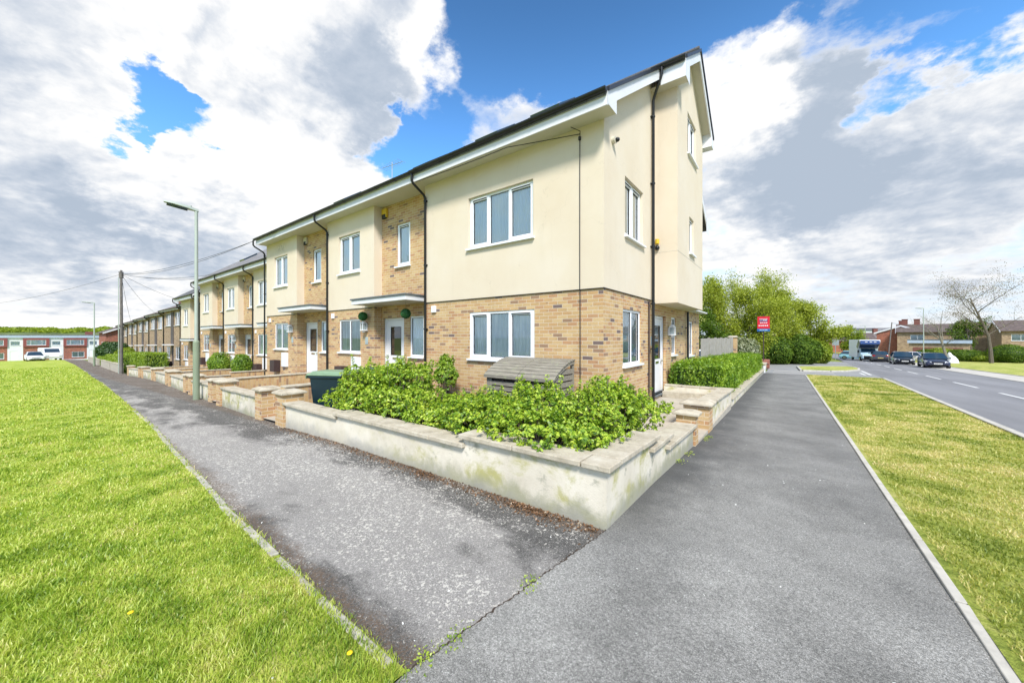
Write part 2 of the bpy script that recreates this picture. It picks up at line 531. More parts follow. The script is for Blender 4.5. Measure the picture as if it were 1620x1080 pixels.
simple('upvc', (0.80, 0.82, 0.85), 0.28, var=0.03, vscale=2)
simple('fascia_white', (0.72, 0.73, 0.76), 0.4, var=0.08, vscale=1.5)
simple('soffit_cream', (0.60, 0.57, 0.47), 0.6, var=0.10, vscale=1)
simple('black_plastic', (0.016, 0.017, 0.019), 0.35, var=0.3, vscale=3)
simple('dark_seal', (0.03, 0.03, 0.03), 0.6)
simple('lead_grey', (0.12, 0.14, 0.15), 0.55, var=0.3, vscale=6)
simple('door_white', (0.80, 0.80, 0.81), 0.3, var=0.03)
simple('chrome', (0.6, 0.6, 0.6), 0.2, metal=1.0)
simple('meter_brown', (0.055, 0.035, 0.035), 0.5)
simple('yellow_plastic', (0.65, 0.45, 0.03), 0.4)
simple('cream_plastic', (0.62, 0.58, 0.48), 0.5)
simple('plate_grey', (0.35, 0.42, 0.44), 0.4)
simple('lamp_sage', (0.24, 0.29, 0.20), 0.5, var=0.15, vscale=2)
simple('lamp_pale', (0.40, 0.45, 0.40), 0.45, var=0.1, vscale=2)
m, t, b = material('weathered_wood')
p = pos(t)
gn_ = t.noise(t.mapping(p, scale=(1.5, 22, 22)), 2.2, 5, 0.7)
c = t.ramp(gn_, [(0.3, (0.12, 0.11, 0.09)), (0.5, (0.235, 0.215, 0.175)), (0.7, (0.36, 0.335, 0.275))])
c = t.mix(t.smooth(t.noise(p, 7, 5, 0.7), 0.55, 0.75), c, (0.30, 0.31, 0.20))
t.link(c, b.inputs['Base Color'])
b.inputs['Roughness'].default_value = 0.9
t.link(t.bump(gn_, 0.4, 0.004), b.inputs['Normal'])
simple('pole_wood', (0.16, 0.145, 0.135), 0.85, var=0.3, vscale=4, bump=0.4)
simple('fence_wood', (0.36, 0.34, 0.31), 0.85, var=0.25, vscale=5, bump=0.3)
simple('dark_wood', (0.05, 0.035, 0.03), 0.8)
simple('bark', (0.13, 0.11, 0.085), 0.9, var=0.4, vscale=8, bump=0.5)
simple('bark_pale', (0.24, 0.22, 0.17), 0.9, var=0.3, vscale=8)
simple('bin_green', (0.006, 0.022, 0.032), 0.45, var=0.2, vscale=3)
simple('bin_lid_green', (0.20, 0.30, 0.19), 0.45, var=0.2, vscale=8)
simple('bin_lid_blue', (0.05, 0.075, 0.12), 0.4, var=0.3, vscale=8)
simple('wire', (0.03, 0.03, 0.035), 0.6)
simple('rubber', (0.012, 0.012, 0.013), 0.7)
simple('board_red', (0.62, 0.02, 0.04), 0.4)
simple('board_blue', (0.03, 0.12, 0.33), 0.4)
simple('board_navy', (0.07, 0.03, 0.16), 0.4)
simple('board_white', (0.8, 0.78, 0.8), 0.4)
simple('sign_back', (0.33, 0.38, 0.38), 0.45, metal=0.3)
simple('panel_dark', (0.08, 0.06, 0.065), 0.7)
simple('fascia_blue', (0.42, 0.50, 0.62), 0.5)
simple('panel_red', (0.24, 0.07, 0.065), 0.7)
simple('hung_tile', (0.10, 0.085, 0.08), 0.8, bump=0.4, bscale=12)
simple('chimney_brick', (0.20, 0.08, 0.065), 0.9)
simple('paint_black', (0.010, 0.013, 0.022), 0.25, coat=1.0, var=0.05)
simple('paint_navy', (0.012, 0.02, 0.06), 0.22, coat=1.0, var=0.05)
simple('paint_dark', (0.03, 0.03, 0.038), 0.25, coat=1.0, var=0.05)
simple('paint_sky', (0.28, 0.55, 0.62), 0.3, coat=0.6, var=0.05)
simple('paint_white', (0.74, 0.75, 0.77), 0.6, coat=0.0, var=0.05)
simple('paint_pink', (0.70, 0.66, 0.70), 0.3, coat=0.5, var=0.05)
simple('van_blue', (0.03, 0.075, 0.24), 0.3, coat=0.5, var=0.1)
simple('van_navy', (0.010, 0.018, 0.06), 0.3, coat=0.5, var=0.1)
simple('van_pale_blue', (0.45, 0.62, 0.74), 0.35, coat=0.5, var=0.1)
simple('headlight', (0.75, 0.78, 0.82), 0.1, spec=0.8, coat=1.0)
simple('tail_lamp', (0.35, 0.01, 0.01), 0.2)
simple('number_plate', (0.75, 0.75, 0.72), 0.4)
simple('number_plate_yellow', (0.70, 0.55, 0.15), 0.4)
simple('plate_mark', (0.10, 0.10, 0.11), 0.5)
simple('dandelion_yellow', (0.8, 0.55, 0.01), 0.7)
simple('daisy_white', (0.8, 0.8, 0.76), 0.7)
simple('canvas_white', (0.75, 0.74, 0.78), 0.8)
simple('hills', (0.12, 0.165, 0.055), 0.95, var=0.5, vscale=0.05)

# roof tiles
for nm, col in (('roof_grey', (0.105, 0.105, 0.115)), ('roof_brown', (0.125, 0.095, 0.085)), ('roof_light', (0.20, 0.195, 0.20))):
    m, t, b = material(nm)
    uv = uvc(t)
    br = t.new('ShaderNodeTexBrick')
    t.link(uv, br.inputs['Vector'])
    br.inputs['Scale'].default_value = 1
    br.inputs['Brick Width'].default_value = 0.33
    br.inputs['Row Height'].default_value = 0.28
    br.inputs['Mortar Size'].default_value = 0.008
    br.inputs['Color1'].default_value = tuple(x * 0.82 for x in col) + (1,)
    br.inputs['Color2'].default_value = tuple(x * 1.15 for x in col) + (1,)
    br.inputs['Mortar'].default_value = tuple(x * 0.4 for x in col) + (1,)
    c = t.mix(1.0, br.outputs['Color'], t.ramp(t.noise(pos(t), 2.0, 5, 0.7), [(0.3, 0.75), (0.7, 1.2)]), 'MULTIPLY')
    t.link(c, b.inputs['Base Color'])
    b.inputs['Roughness'].default_value = 0.75
    t.link(t.bump(t.math('MULTIPLY', br.outputs['Fac'], -1), 0.6, 0.02), b.inputs['Normal'])

# glass: thin reflective sheet
m, t, b = material('glass')
t.n.remove(b)
tr = t.new('ShaderNodeBsdfTransparent')
tr.inputs[0].default_value = (0.98, 1.0, 1.0, 1)
gl = t.new('ShaderNodeBsdfGlossy')
gl.inputs['Roughness'].default_value = 0.015
gl.inputs['Color'].default_value = (0.95, 0.97, 1, 1)
lw = t.new('ShaderNodeFresnel')
lw.inputs[0].default_value = 1.55
f = t.math('MINIMUM', t.math('MULTIPLY', lw.outputs[0], 1.9), 1.0)
ms = t.new('ShaderNodeMixShader')
t.link(f, ms.inputs[0])
t.link(tr.outputs[0], ms.inputs[1])
t.link(gl.outputs[0], ms.inputs[2])
t.link(ms.outputs[0], m.node_tree.nodes['Material Output'].inputs[0])

m, t, b = material('car_glass')
b.inputs['Base Color'].default_value = (0.012, 0.035, 0.06, 1)
b.inputs['Roughness'].default_value = 0.04
b.inputs['Specular IOR Level'].default_value = 0.9


def fabric(name, col, dark):
    m, t, b = material(name)
    uv = uvc(t)
    f = t.math('ADD', t.math('MULTIPLY', t.noise(t.mapping(uv, scale=(22, 0.8, 1)), 1.0, 4, 0.6), 0.6), t.math('MULTIPLY', t.noise(uv, 1.6, 3, 0.6, 0.5), 0.4))
    c = t.ramp(f, [(0.3, dark), (0.6, col)])
    t.link(c, b.inputs['Base Color'])
    b.inputs['Roughness'].default_value = 0.9


fabric('blind_blue', (0.84, 0.89, 0.94), (0.72, 0.78, 0.85))
fabric('blind_beige', (0.80, 0.77, 0.68), (0.62, 0.60, 0.53))
fabric('net_curtain', (0.92, 0.94, 0.96), (0.46, 0.55, 0.62))
fabric('net_dark', (0.66, 0.74, 0.75), (0.16, 0.21, 0.22))
simple('room_dark', (0.055, 0.055, 0.05), 0.9, var=0.5, vscale=3)


def leaf_mat(name, stops, trans=0.35, gloss=0.05, rough=0.45, bigw=0.38, bsc=1.7):
    m, t, b = material(name)
    t.n.remove(b)
    g = t.new('ShaderNodeNewGeometry')
    rnd = g.outputs['Random Per Island']
    big = t.noise(g.outputs['Position'], bsc, 5, 0.65)
    k = t.math('ADD', t.math('MULTIPLY', rnd, 1 - bigw), t.math('MULTIPLY', t.smooth(big, 0.34, 0.66), bigw))
    c = t.ramp(k, stops)
    d = t.new('ShaderNodeBsdfDiffuse')
    t.link(c, d.inputs[0])
    tl = t.new('ShaderNodeBsdfTranslucent')
    t.link(t.mix(1.0, c, (1.25, 1.25, 0.5), 'MULTIPLY'), tl.inputs[0])
    m1 = t.new('ShaderNodeMixShader')
    m1.inputs[0].default_value = trans
    t.link(d.outputs[0], m1.inputs[1])
    t.link(tl.outputs[0], m1.inputs[2])
    gl = t.new('ShaderNodeBsdfGlossy')
    gl.inputs['Roughness'].default_value = rough
    m2 = t.new('ShaderNodeMixShader')
    m2.inputs[0].default_value = gloss
    t.link(m1.outputs[0], m2.inputs[1])
    t.link(gl.outputs[0], m2.inputs[2])
    t.link(m2.outputs[0], m.node_tree.nodes['Material Output'].inputs[0])


leaf_mat('leaf_shrub', [(0.0, (0.03, 0.09, 0.01)), (0.22, (0.11, 0.23, 0.015)), (0.5, (0.29, 0.44, 0.03)), (0.78, (0.50, 0.62, 0.06)), (0.95, (0.62, 0.69, 0.13)), (1.0, (0.55, 0.42, 0.12))], 0.32, 0.04, bigw=0.36, bsc=5.0)
leaf_mat('leaf_hedge', [(0.0, (0.07, 0.16, 0.015)), (0.5, (0.20, 0.34, 0.03)), (1.0, (0.42, 0.55, 0.06))], 0.38, 0.03)
leaf_mat('leaf_clipped', [(0.0, (0.12, 0.20, 0.015)), (0.5, (0.24, 0.36, 0.03)), (1.0, (0.40, 0.50, 0.06))])
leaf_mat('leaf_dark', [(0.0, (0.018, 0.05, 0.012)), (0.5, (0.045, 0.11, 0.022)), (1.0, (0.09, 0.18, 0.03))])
leaf_mat('leaf_topiary', [(0.0, (0.015, 0.075, 0.02)), (0.5, (0.03, 0.15, 0.035)), (1.0, (0.05, 0.22, 0.05))], 0.1)
leaf_mat('leaf_spring', [(0.0, (0.22, 0.28, 0.04)), (0.5, (0.40, 0.45, 0.08)), (1.0, (0.55, 0.58, 0.16))], 0.45)
leaf_mat('leaf_new', [(0.0, (0.14, 0.19, 0.02)), (0.5, (0.34, 0.40, 0.05)), (1.0, (0.53, 0.58, 0.10))], 0.44, 0.02)
leaf_mat('leaf_mid', [(0.0, (0.10, 0.16, 0.014)), (0.5, (0.25, 0.33, 0.03)), (1.0, (0.42, 0.50, 0.06))], 0.4, 0.02)
leaf_mat('leaf_ivy', [(0.0, (0.035, 0.075, 0.012)), (0.5, (0.09, 0.16, 0.02)), (1.0, (0.20, 0.29, 0.035))], 0.3, 0.01)
leaf_mat('leaf_grey', [(0.0, (0.13, 0.16, 0.08)), (0.5, (0.24, 0.27, 0.15)), (1.0, (0.36, 0.37, 0.22))], 0.3)
leaf_mat('leaf_bud', [(0.0, (0.15, 0.10, 0.10)), (0.5, (0.26, 0.20, 0.16)), (1.0, (0.30, 0.34, 0.14))], 0.3)
leaf_mat('leaf_litter', [(0.0, (0.06, 0.035, 0.02)), (0.5, (0.15, 0.085, 0.045)), (0.85, (0.26, 0.14, 0.07)), (1.0, (0.50, 0.42, 0.30))], 0.1)
leaf_mat('grass_blade', [(0.0, (0.09, 0.17, 0.014)), (0.25, (0.23, 0.36, 0.03)), (0.5, (0.42, 0.53, 0.07)), (0.78, (0.60, 0.65, 0.16)), (1.0, (0.70, 0.60, 0.30))], 0.36, 0.04, bigw=0.55, bsc=2.6)
leaf_mat('verge_blade', [(0.0, (0.12, 0.18, 0.025)), (0.3, (0.30, 0.35, 0.06)), (0.55, (0.50, 0.49, 0.14)), (0.75, (0.65, 0.57, 0.26)), (1.0, (0.74, 0.62, 0.36))], 0.35, 0.03, bigw=0.7, bsc=1.3)

# ------------------------------------------------------------------ mesh builder
WORLD_OFF = {}


class MB:
    def __init__(s):
        s.v = []
        s.f = []

    def add(s, vs, fs):
        o = len(s.v)
        s.v += [tuple(v) for v in vs]
        s.f += [tuple(i + o for i in f) for f in fs]
        return s

    def quad(s, a, b, c, d):
        return s.add([a, b, c, d], [(0, 1, 2, 3)])

    def hexa(s, p):     # 8 corners: bottom 0-3, top 4-7
        return s.add(p, [(3, 2, 1, 0), (4, 5, 6, 7), (0, 1, 5, 4), (1, 2, 6, 5), (2, 3, 7, 6), (3, 0, 4, 7)])

    def box(s, x0, x1, y0, y1, z0, z1):
        if x0 > x1: x0, x1 = x1, x0
        if y0 > y1: y0, y1 = y1, y0
        return s.hexa([(x0, y0, z0), (x1, y0, z0), (x1, y1, z0), (x0, y1, z0), (x0, y0, z1), (x1, y0, z1), (x1, y1, z1), (x0, y1, z1)])

    def fbox(s, F, u0, u1, d0, d1, z0, z1):
        if u0 > u1: u0, u1 = u1, u0
        if d0 > d1: d0, d1 = d1, d0
        c = [(u0, d0), (u1, d0), (u1, d1), (u0, d1)]
        return s.hexa([F(u, d, z0) for u, d in c] + [F(u, d, z1) for u, d in c])

    def tube(s, pts, r, n=8, caps=True):
        pts = [Vector(p) for p in pts]
        rs = r if isinstance(r, (list, tuple)) else [r] * len(pts)
        rings = []
        ref = None
        for i, p in enumerate(pts):
            if i == 0: d = pts[1] - p
            elif i == len(pts) - 1: d = p - pts[-2]
            else: d = (pts[i + 1] - p).normalized() + (p - pts[i - 1]).normalized()
            d = d.normalized() if d.length > 1e-9 else Vector((0, 0, 1))
            if ref is None:
                ref = Vector((0, 0, 1)) if abs(d.z) < 0.9 else Vector((1, 0, 0))
            a = d.cross(ref)
            if a.length < 1e-6:
                a = d.cross(Vector((0, 1, 0.3)))
            a = a.normalized()
            bb = d.cross(a).normalized()
            ref = a.cross(d) * -1 if False else ref
            rings.append([tuple(p + (a * math.cos(2 * math.pi * k / n) + bb * math.sin(2 * math.pi * k / n)) * rs[i]) for k in range(n)])
        vs = [v for rg in rings for v in rg]
        fs = []
        for i in range(len(rings) - 1):
            for k in range(n):
                k2 = (k + 1) % n
                fs.append((i * n + k, i * n + k2, (i + 1) * n + k2, (i + 1) * n + k))
        if caps:
            fs.append(tuple(range(n))[::-1])
            fs.append(tuple((len(rings) - 1) * n + k for k in range(n)))
        return s.add(vs, fs)

    def prism(s, poly, vec):
        n = len(poly)
        vs = [tuple(p) for p in poly] + [tuple(Vector(p) + Vector(vec)) for p in poly]
        fs = [tuple(range(n))[::-1], tuple(range(n, 2 * n))] + [(i, (i + 1) % n, (i + 1) % n + n, i + n) for i in range(n)]
        return s.add(vs, fs)

    def ball(s, c, r, nu=16, nv=10, sz=1.0):
        vs = []
        for j in range(1, nv):
            th = math.pi * j / nv
            for i in range(nu):
                ph = 2 * math.pi * i / nu
                vs.append((c[0] + r * math.sin(th) * math.cos(ph), c[1] + r * math.sin(th) * math.sin(ph), c[2] + r * sz * math.cos(th)))
        vs += [(c[0], c[1], c[2] + r * sz), (c[0], c[1], c[2] - r * sz)]
        fs = []
        for j in range(nv - 2):
            for i in range(nu):
                i2 = (i + 1) % nu
                fs.append((j * nu + i, (j + 1) * nu + i, (j + 1) * nu + i2, j * nu + i2))
        T, B = len(vs) - 2, len(vs) - 1
        for i in range(nu):
            i2 = (i + 1) % nu
            fs.append((T, i, i2))
            fs.append((B, (nv - 2) * nu + i2, (nv - 2) * nu + i))
        return s.add(vs, fs)


def set_uv(me):
    n = len(me.loops)
    if n == 0: return
    uvl = me.uv_layers.new(name='UVMap')
    co = np.empty(len(me.vertices) * 3)
    me.vertices.foreach_get('co', co)
    co = co.reshape(-1, 3)
    li = np.empty(n, dtype=np.int64)
    me.loops.foreach_get('vertex_index', li)
    pn = np.empty(len(me.polygons) * 3)
    me.polygons.foreach_get('normal', pn)
    pn = pn.reshape(-1, 3)
    lt = np.empty(len(me.polygons), dtype=np.int64)
    me.polygons.foreach_get('loop_total', lt)
    nn = np.repeat(pn, lt, axis=0)
    c = co[li]
    flat = np.abs(nn[:, 2]) > 0.8
    tl = np.hypot(nn[:, 0], nn[:, 1]) + 1e-9
    tx, ty = -nn[:, 1] / tl, nn[:, 0] / tl
    u = np.where(flat, c[:, 0], c[:, 0] * tx + c[:, 1] * ty)
    steep = np.sqrt(np.maximum(1 - nn[:, 2] ** 2, 0.05))
    v = np.where(flat, c[:, 1], c[:, 2] / steep)
    uvl.data.foreach_set('uv', np.stack([u, v], 1).ravel())


def empty(name, loc=(0, 0, 0), rz=0, label=None, cat=None, group=None, kind=None):
    o = bpy.data.objects.new(name, None)
    COL.objects.link(o)
    o.location = loc
    o.rotation_euler = (0, 0, rz)
    o.empty_display_size = 0.2
    WORLD_OFF[o.name] = Vector(loc) if rz == 0 else Vector((0, 0, 0))
    tag(o, label, cat, group, kind)
    return o


def tag(o, label=None, cat=None, group=None, kind=None):
    if label: o['label'] = label
    if cat: o['category'] = cat
    if group: o['group'] = group
    if kind: o['kind'] = kind
    return o


def obj(name, mb, mat, parent=None, smooth=False, bevel=0, label=None, origin=None):
    me = bpy.data.meshes.new(name)
    off = WORLD_OFF.get(parent.name, Vector((0, 0, 0))) if parent is not None else Vector(origin or (0, 0, 0))
    vs = [(v[0] - off[0], v[1] - off[1], v[2] - off[2]) for v in mb.v] if off.length > 0 else mb.v
    me.from_pydata(vs, [], mb.f)
    me.update()
    set_uv(me)
    me.materials.append(MATS[mat])
    if smooth:
        for p in me.polygons: p.use_smooth = True
    o = bpy.data.objects.new(name, me)
    COL.objects.link(o)
    if parent is not None:
        o.parent = parent
    else:
        o.location = off
    WORLD_OFF[o.name] = off
    if bevel:
        md = o.modifiers.new('bevel', 'BEVEL')
        md.width = bevel
        md.segments = 2
        md.limit_method = 'ANGLE'
    if smooth == 'auto':
        md = o.modifiers.new('es', 'EDGE_SPLIT')
        md.split_angle = R(35)
    if label: o['label'] = label
    return o


def np_obj(name, V, Fv, mat, parent=None, loops=None, label=None):
    """V (n,3); Fv (m,k) faces all with k corners"""
    me = bpy.data.meshes.new(name)
    off = WORLD_OFF.get(parent.name, Vector((0, 0, 0))) if parent is not None else Vector((0, 0, 0))
    V = V - np.array(off)
    k = Fv.shape[1]
    me.vertices.add(len(V))
    me.vertices.foreach_set('co', V.astype(np.float32).ravel())
    me.loops.add(Fv.size)
    me.loops.foreach_set('vertex_index', Fv.astype(np.int32).ravel())
    me.polygons.add(len(Fv))
    me.polygons.foreach_set('loop_start', (np.arange(len(Fv)) * k).astype(np.int32))
    me.polygons.foreach_set('loop_total', np.full(len(Fv), k, dtype=np.int32))
    me.update(calc_edges=True)
    me.materials.append(MATS[mat])
    o = bpy.data.objects.new(name, me)
    COL.objects.link(o)
    if parent is not None: o.parent = parent
    WORLD_OFF[o.name] = off
    if label: o['label'] = label
    return o


def frame(o, ang):
    """facade frame: u runs along the wall, d outwards; ang = heading of the outward normal (deg from +X)"""
    n = (math.cos(R(ang)), math.sin(R(ang)))
    u = (-n[1], n[0])
    return lambda uu, d, z: (o[0] + uu * u[0] + d * n[0], o[1] + uu * u[1] + d * n[1], z)


def F_front(Y):            # faces -Y, u = world X
    return lambda u, d, z: (u, Y - d, z)


def F_side(X):             # faces +X, u = world Y
    return lambda u, d, z: (X + d, u, z)


def wall_panel(mb, F, u0, u1, z0, z1, holes=(), depth=0.09, thick=None):
    us = sorted(set([u0, u1] + [h[0] for h in holes] + [h[1] for h in holes]))
    zs = sorted(set([z0, z1] + [h[2] for h in holes] + [h[3] for h in holes]))
    us = [u for u in us if u0 <= u <= u1]
    zs = [z for z in zs if z0 <= z <= z1]
    for a, b_ in zip(us, us[1:]):
        for c, d in zip(zs, zs[1:]):
            um, zm = (a + b_) / 2, (c + d) / 2
            if any(h[0] < um < h[1] and h[2] < zm < h[3] for h in holes): continue
            mb.quad(F(a, 0, c), F(b_, 0, c), F(b_, 0, d), F(a, 0, d))
    for h in holes:
        a, b_, c, d = h[0], h[1], max(h[2], z0), min(h[3], z1)
        mb.quad(F(a, 0, c), F(a, -depth, c), F(a, -depth, d), F(a, 0, d))
        mb.quad(F(b_, 0, c), F(b_, -depth, c), F(b_, -depth, d), F(b_, 0, d))
        mb.quad(F(a, 0, d), F(b_, 0, d), F(b_, -depth, d), F(a, -depth, d))
        mb.quad(F(a, 0, c), F(b_, 0, c), F(b_, -depth, c), F(a, -depth, c))


# ------------------------------------------------------------------ terrain
GX = [(0, -1.6), (-1.2, -1.6), (-5.6, -1.62), (-7.5, -1.68), (-11.7, -1.80), (-16.6, -1.97), (-21, -2.12), (-26, -2.30), (-31, -2.50), (-37, -2.70),
      (-50, -2.95), (-70, -3.3), (-95, -3.75), (-127, -4.9), (-300, -5.6)]


def gx(X):
    if X >= 0: return -1.6
    for (a, b), (c, d) in zip(GX, GX[1:]):
        if X >= c: return b + (d - b) * (X - a) / (c - a)
    return -5.6


def qy(Y):
    return -0.027 * (min(max(Y, 2.9), 92.9) - 2.9)


def G(X, Y):
    return gx(X) + qy(Y)


XB = sorted([-1500, -800, -500] + [g[0] for g in GX] + [-0.6, 5, 12, 30, 80, 200, 500, 1500])
YB = [-1500, -500, -200, -60, -20, -5, 0, 1, 2, 2.9, 6, 10, 20, 40, 60, 92.9, 150, 300, 600, 1500]


def interp(tab, x):
    tab = sorted(tab)
    if x <= tab[0][0]: return tab[0][1]
    for (a, b), (c, d) in zip(tab, tab[1:]):
        if x <= c: return b + (d - b) * (x - a) / (c - a)
    return tab[-1][1]


LAWN_E = [(-1.45, 1.09), (-2.3, 1.10), (-4.3, 1.15), (-6, 1.24), (-9.4, 1.47), (-16.8, 1.81), (-29.3, 2.39), (-44, 2.85), (-66, 3.37), (-97, 3.65), (-130, 3.8)]
WALL_E = [(-1.2, 2.893), (-7.5, 2.90), (-9, 2.95), (-12, 3.1), (-15.5, 3.35), (-18.2, 3.52), (-22, 3.83), (-24, 3.98), (-28, 4.25), (-33, 4.45), (-36, 4.42), (-40, 4.3), (-61, 4.8), (-77, 5.2), (-97, 5.5), (-130, 5.8)]


def kerbL(Y): return 2.95 + 0.045 * Y


mb = MB()
nx, ny = len(XB), len(YB)
mb.v = [(x, y, G(x, y) - 0.06) for y in YB for x in XB]
mb.f = [(j * nx + i, j * nx + i + 1, (j + 1) * nx + i + 1, (j + 1) * nx + i) for j in range(ny - 1) for i in range(nx - 1)]
tag(obj('ground', mb, 'meadow_ground'), kind='structure')


def strip_sheet(name, xs, fy0, fy1, ny, mat, dz, kind='structure'):
    mb = MB()
    for x in xs:
        for j in range(ny + 1):
            y = fy0(x) + (fy1(x) - fy0(x)) * j / ny
            mb.v.append((x, y, G(x, y) + dz))
    for i in range(len(xs) - 1):
        for j in range(ny):
            a = i * (ny + 1) + j
            mb.f.append((a, a + 1, a + ny + 2, a + ny + 1))
    return tag(obj(name, mb, mat), kind=kind)


def ystrip(name, ys, fx0, fx1, nxx, mat, dz):
    mb = MB()
    for y in ys:
        for j in range(nxx + 1):
            x = fx0(y) + (fx1(y) - fx0(y)) * j / nxx
            mb.v.append((x, y, G(x, y) + dz))
    for i in range(len(ys) - 1):
        for j in range(nxx):
            a = i * (nxx + 1) + j
            mb.f.append((a, a + 1, a + nxx + 2, a + nxx + 1))
    return tag(obj(name, mb, mat), kind='structure')


def xs_between(a, b, tabs, step=1.0):
    s = {a, b}
    for tb in tabs:
        s |= {p[0] for p in tb if a < p[0] < b}
    x = a
    while x < b:
        s.add(round(x, 4))
        x += step
    return sorted(s)


# worn path along the terrace
xs = xs_between(-130, -1.2, [GX, LAWN_E, WALL_E], 2.0)
strip_sheet('path', xs, lambda x: interp(LAWN_E, min(x, -1.45)) - 0.03, lambda x: interp(WALL_E, x) + 0.25, 2, 'worn_tarmac', 0.0)
# lawn with gentle lumps
xs = sorted(set([x for x in xs_between(-170, -1.45, [GX, LAWN_E], 4.0)] + [round(-1.45 - 0.12 * i, 3) for i in range(70)]))


def lump(x, y):
    d = 0.012 * math.sin(x * 2.1 + 1) * math.sin(y * 2.7) + 0.008 * math.sin(x * 5.3 + y * 3.1)
    return d


mb = MB()
NYL = 60
for x in xs:
    e = interp(LAWN_E, min(x, -1.45))
    for j in range(NYL + 1):
        s_ = (j / NYL)
        y = e - 45 * (s_ ** 3)
        edge = min(1, (e - y) / 0.25)
        mb.v.append((x, y, G(x, y) + 0.012 + edge * (0.012 + lump(x, y))))
for i in range(len(xs) - 1):
    for j in range(NYL):
        a = i * (NYL + 1) + j
        mb.f.append((a, a + 1, a + NYL + 2, a + NYL + 1))
tag(obj('lawn', mb, 'lawn_ground', smooth=True), kind='structure')

# grey footpath on the right, following the road
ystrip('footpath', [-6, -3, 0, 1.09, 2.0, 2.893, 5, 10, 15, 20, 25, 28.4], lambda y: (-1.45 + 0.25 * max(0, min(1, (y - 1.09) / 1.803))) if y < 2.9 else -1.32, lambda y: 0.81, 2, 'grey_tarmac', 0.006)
# drive mouth, side road and far footpath
mb = MB()
ys = [28.4, 30, 34, 38, 42, 46, 50, 54, 58, 64]
for y in ys:
    xl = -14 if 34 < y < 52 else -1.2
    for x in (xl, 0.8, kerbL(y) - 0.02 if y <= 58 else kerbL(y) - 0.02):
        mb.v.append((x, y, G(x, y) + 0.004))
for i in range(len(ys) - 1):
    for j in range(2):
        a = i * 3 + j
        mb.f.append((a, a + 1, a + 4, a + 3))
tag(obj('side_road', mb, 'pale_tarmac'), kind='structure')
# main road, bending left far off


def roadc(y):
    return kerbL(y) + 2.65 - max(0, y - 85) ** 2 * 0.004


ys = [-40, -10, 2.9, 15, 30, 50, 70, 85, 92.9, 100, 110, 120, 135, 150]
ystrip('road', ys, lambda y: roadc(y) - 2.65, lambda y: roadc(y) + 2.75, 2, 'road_tarmac', 0.0)
# verge between footpath and road
ys = [-5, 0, 2.9, 6, 10, 14, 18, 22, 26, 27.6, 28.3]
ystrip('verge', ys, lambda y: 0.855 + (0.5 if y > 28 else 0), lambda y: kerbL(y) - 0.10 - (0.6 if y > 28 else 0), 6, 'verge_ground', 0.02)
# grass beyond the road on the right
ys = [-40, 2.9, 20, 40, 60, 80, 92.9, 130]
ystrip('far_verge', ys, lambda y: roadc(y) + 2.75 + 2.1, lambda y: roadc(y) + 60, 4, 'verge_ground', 0.03)
ystrip('lay_by', [-40, 2.9, 20, 40, 60, 72], lambda y: roadc(y) + 2.78, lambda y: roadc(y) + 4.85, 1, 'pale_concrete', 0.012)

# kerbs: real stones with joints


def kerb_line(name, pts, w, h, mat, step=0.914, gap=0.006, drop=None, jitter=0.0):
    mb = MB()
    P = [Vector((p[0], p[1], 0)) for p in pts]
    for a, b in zip(P, P[1:]):
        L = (b - a).length
        n = max(1, int(round(L / step)))
        d = (b - a) / n
        t_ = d.normalized()
        q = Vector((-t_.y, t_.x, 0))
        for i in range(n):
            s0 = a + d * i + t_ * gap
            s1 = a + d * (i + 1) - t_ * gap
            j = q * (random.uniform(-jitter, jitter))
            hh = h + random.uniform(-jitter, jitter) * 0.5
            c = [s0 + j, s1 + j, s1 + q * w + j, s0 + q * w + j]
            mb.hexa([(p.x, p.y, G(p.x, p.y) - 0.12) for p in c] + [(p.x, p.y, G(p.x, p.y) + hh) for p in c])
    return tag(obj(name, mb, mat, bevel=0.006), kind='structure')


kerb_line('kerb', [(0.86, -4), (0.86, 28.3)], 0.055, 0.022, 'kerb_concrete', jitter=0.002)
kerb_line('kerb', [(kerbL(-10), -10), (kerbL(28), 28)], 0.13, 0.055, 'kerb_concrete')
edg = [(-1.52, 1.085), (-2.3, 1.10), (-4.3, 1.15), (-6, 1.24), (-9.4, 1.47), (-13, 1.64)]
kerb_line('path_edging', [(a, b - 0.0) for a, b in edg], 0.055, 0.022, 'edging_concrete', step=0.62, gap=0.02, jitter=0.012)
kerb_line('kerb', [(roadc(y) + 2.75 + 0.12, y) for y in (-10, 10, 30, 50, 70, 85)], 0.12, 0.03, 'kerb_concrete', step=2)
kerb_line('kerb', [(roadc(y) + 2.75 + 2.1, y) for y in (-10, 10, 30, 50, 72)], 0.08, 0.05, 'kerb_concrete', step=2)
# concrete bands of the crossing
mb = MB()
for (x0, x1, y0, y1) in ((-0.8, 0.8, 29.0, 29.5), (0.8, 2.3, 29.2, 29.6), (-0.8, 2.4, 31.4, 32.1)):
    mb.add([(x0, y0, G(x0, y0) + 0.014), (x1, y0, G(x1, y0) + 0.014), (x1, y1, G(x1, y1) + 0.014), (x0, y1, G(x0, y1) + 0.014)], [(0, 1, 2, 3)])
tag(obj('crossing_strip', mb, 'pale_concrete'), kind='structure')
# grass island
isl = [(0.8, 33.2), (2.3, 33.8), (3.3, 35.2), (4.2, 38), (4.55, 41), (4.5, 43.5), (4.1, 44.2), (3.0, 43), (0.7, 40)]
mb = MB()
mb.add([(x, y, G(x, y) + 0.09) for x, y in isl], [tuple(range(len(isl)))])
tag(obj('island', mb, 'verge_ground'), kind='structure')
kerb_line('kerb', isl + [isl[0]], -0.13, 0.10, 'kerb_concrete', step=0.9)
# painted markings
mb = MB()


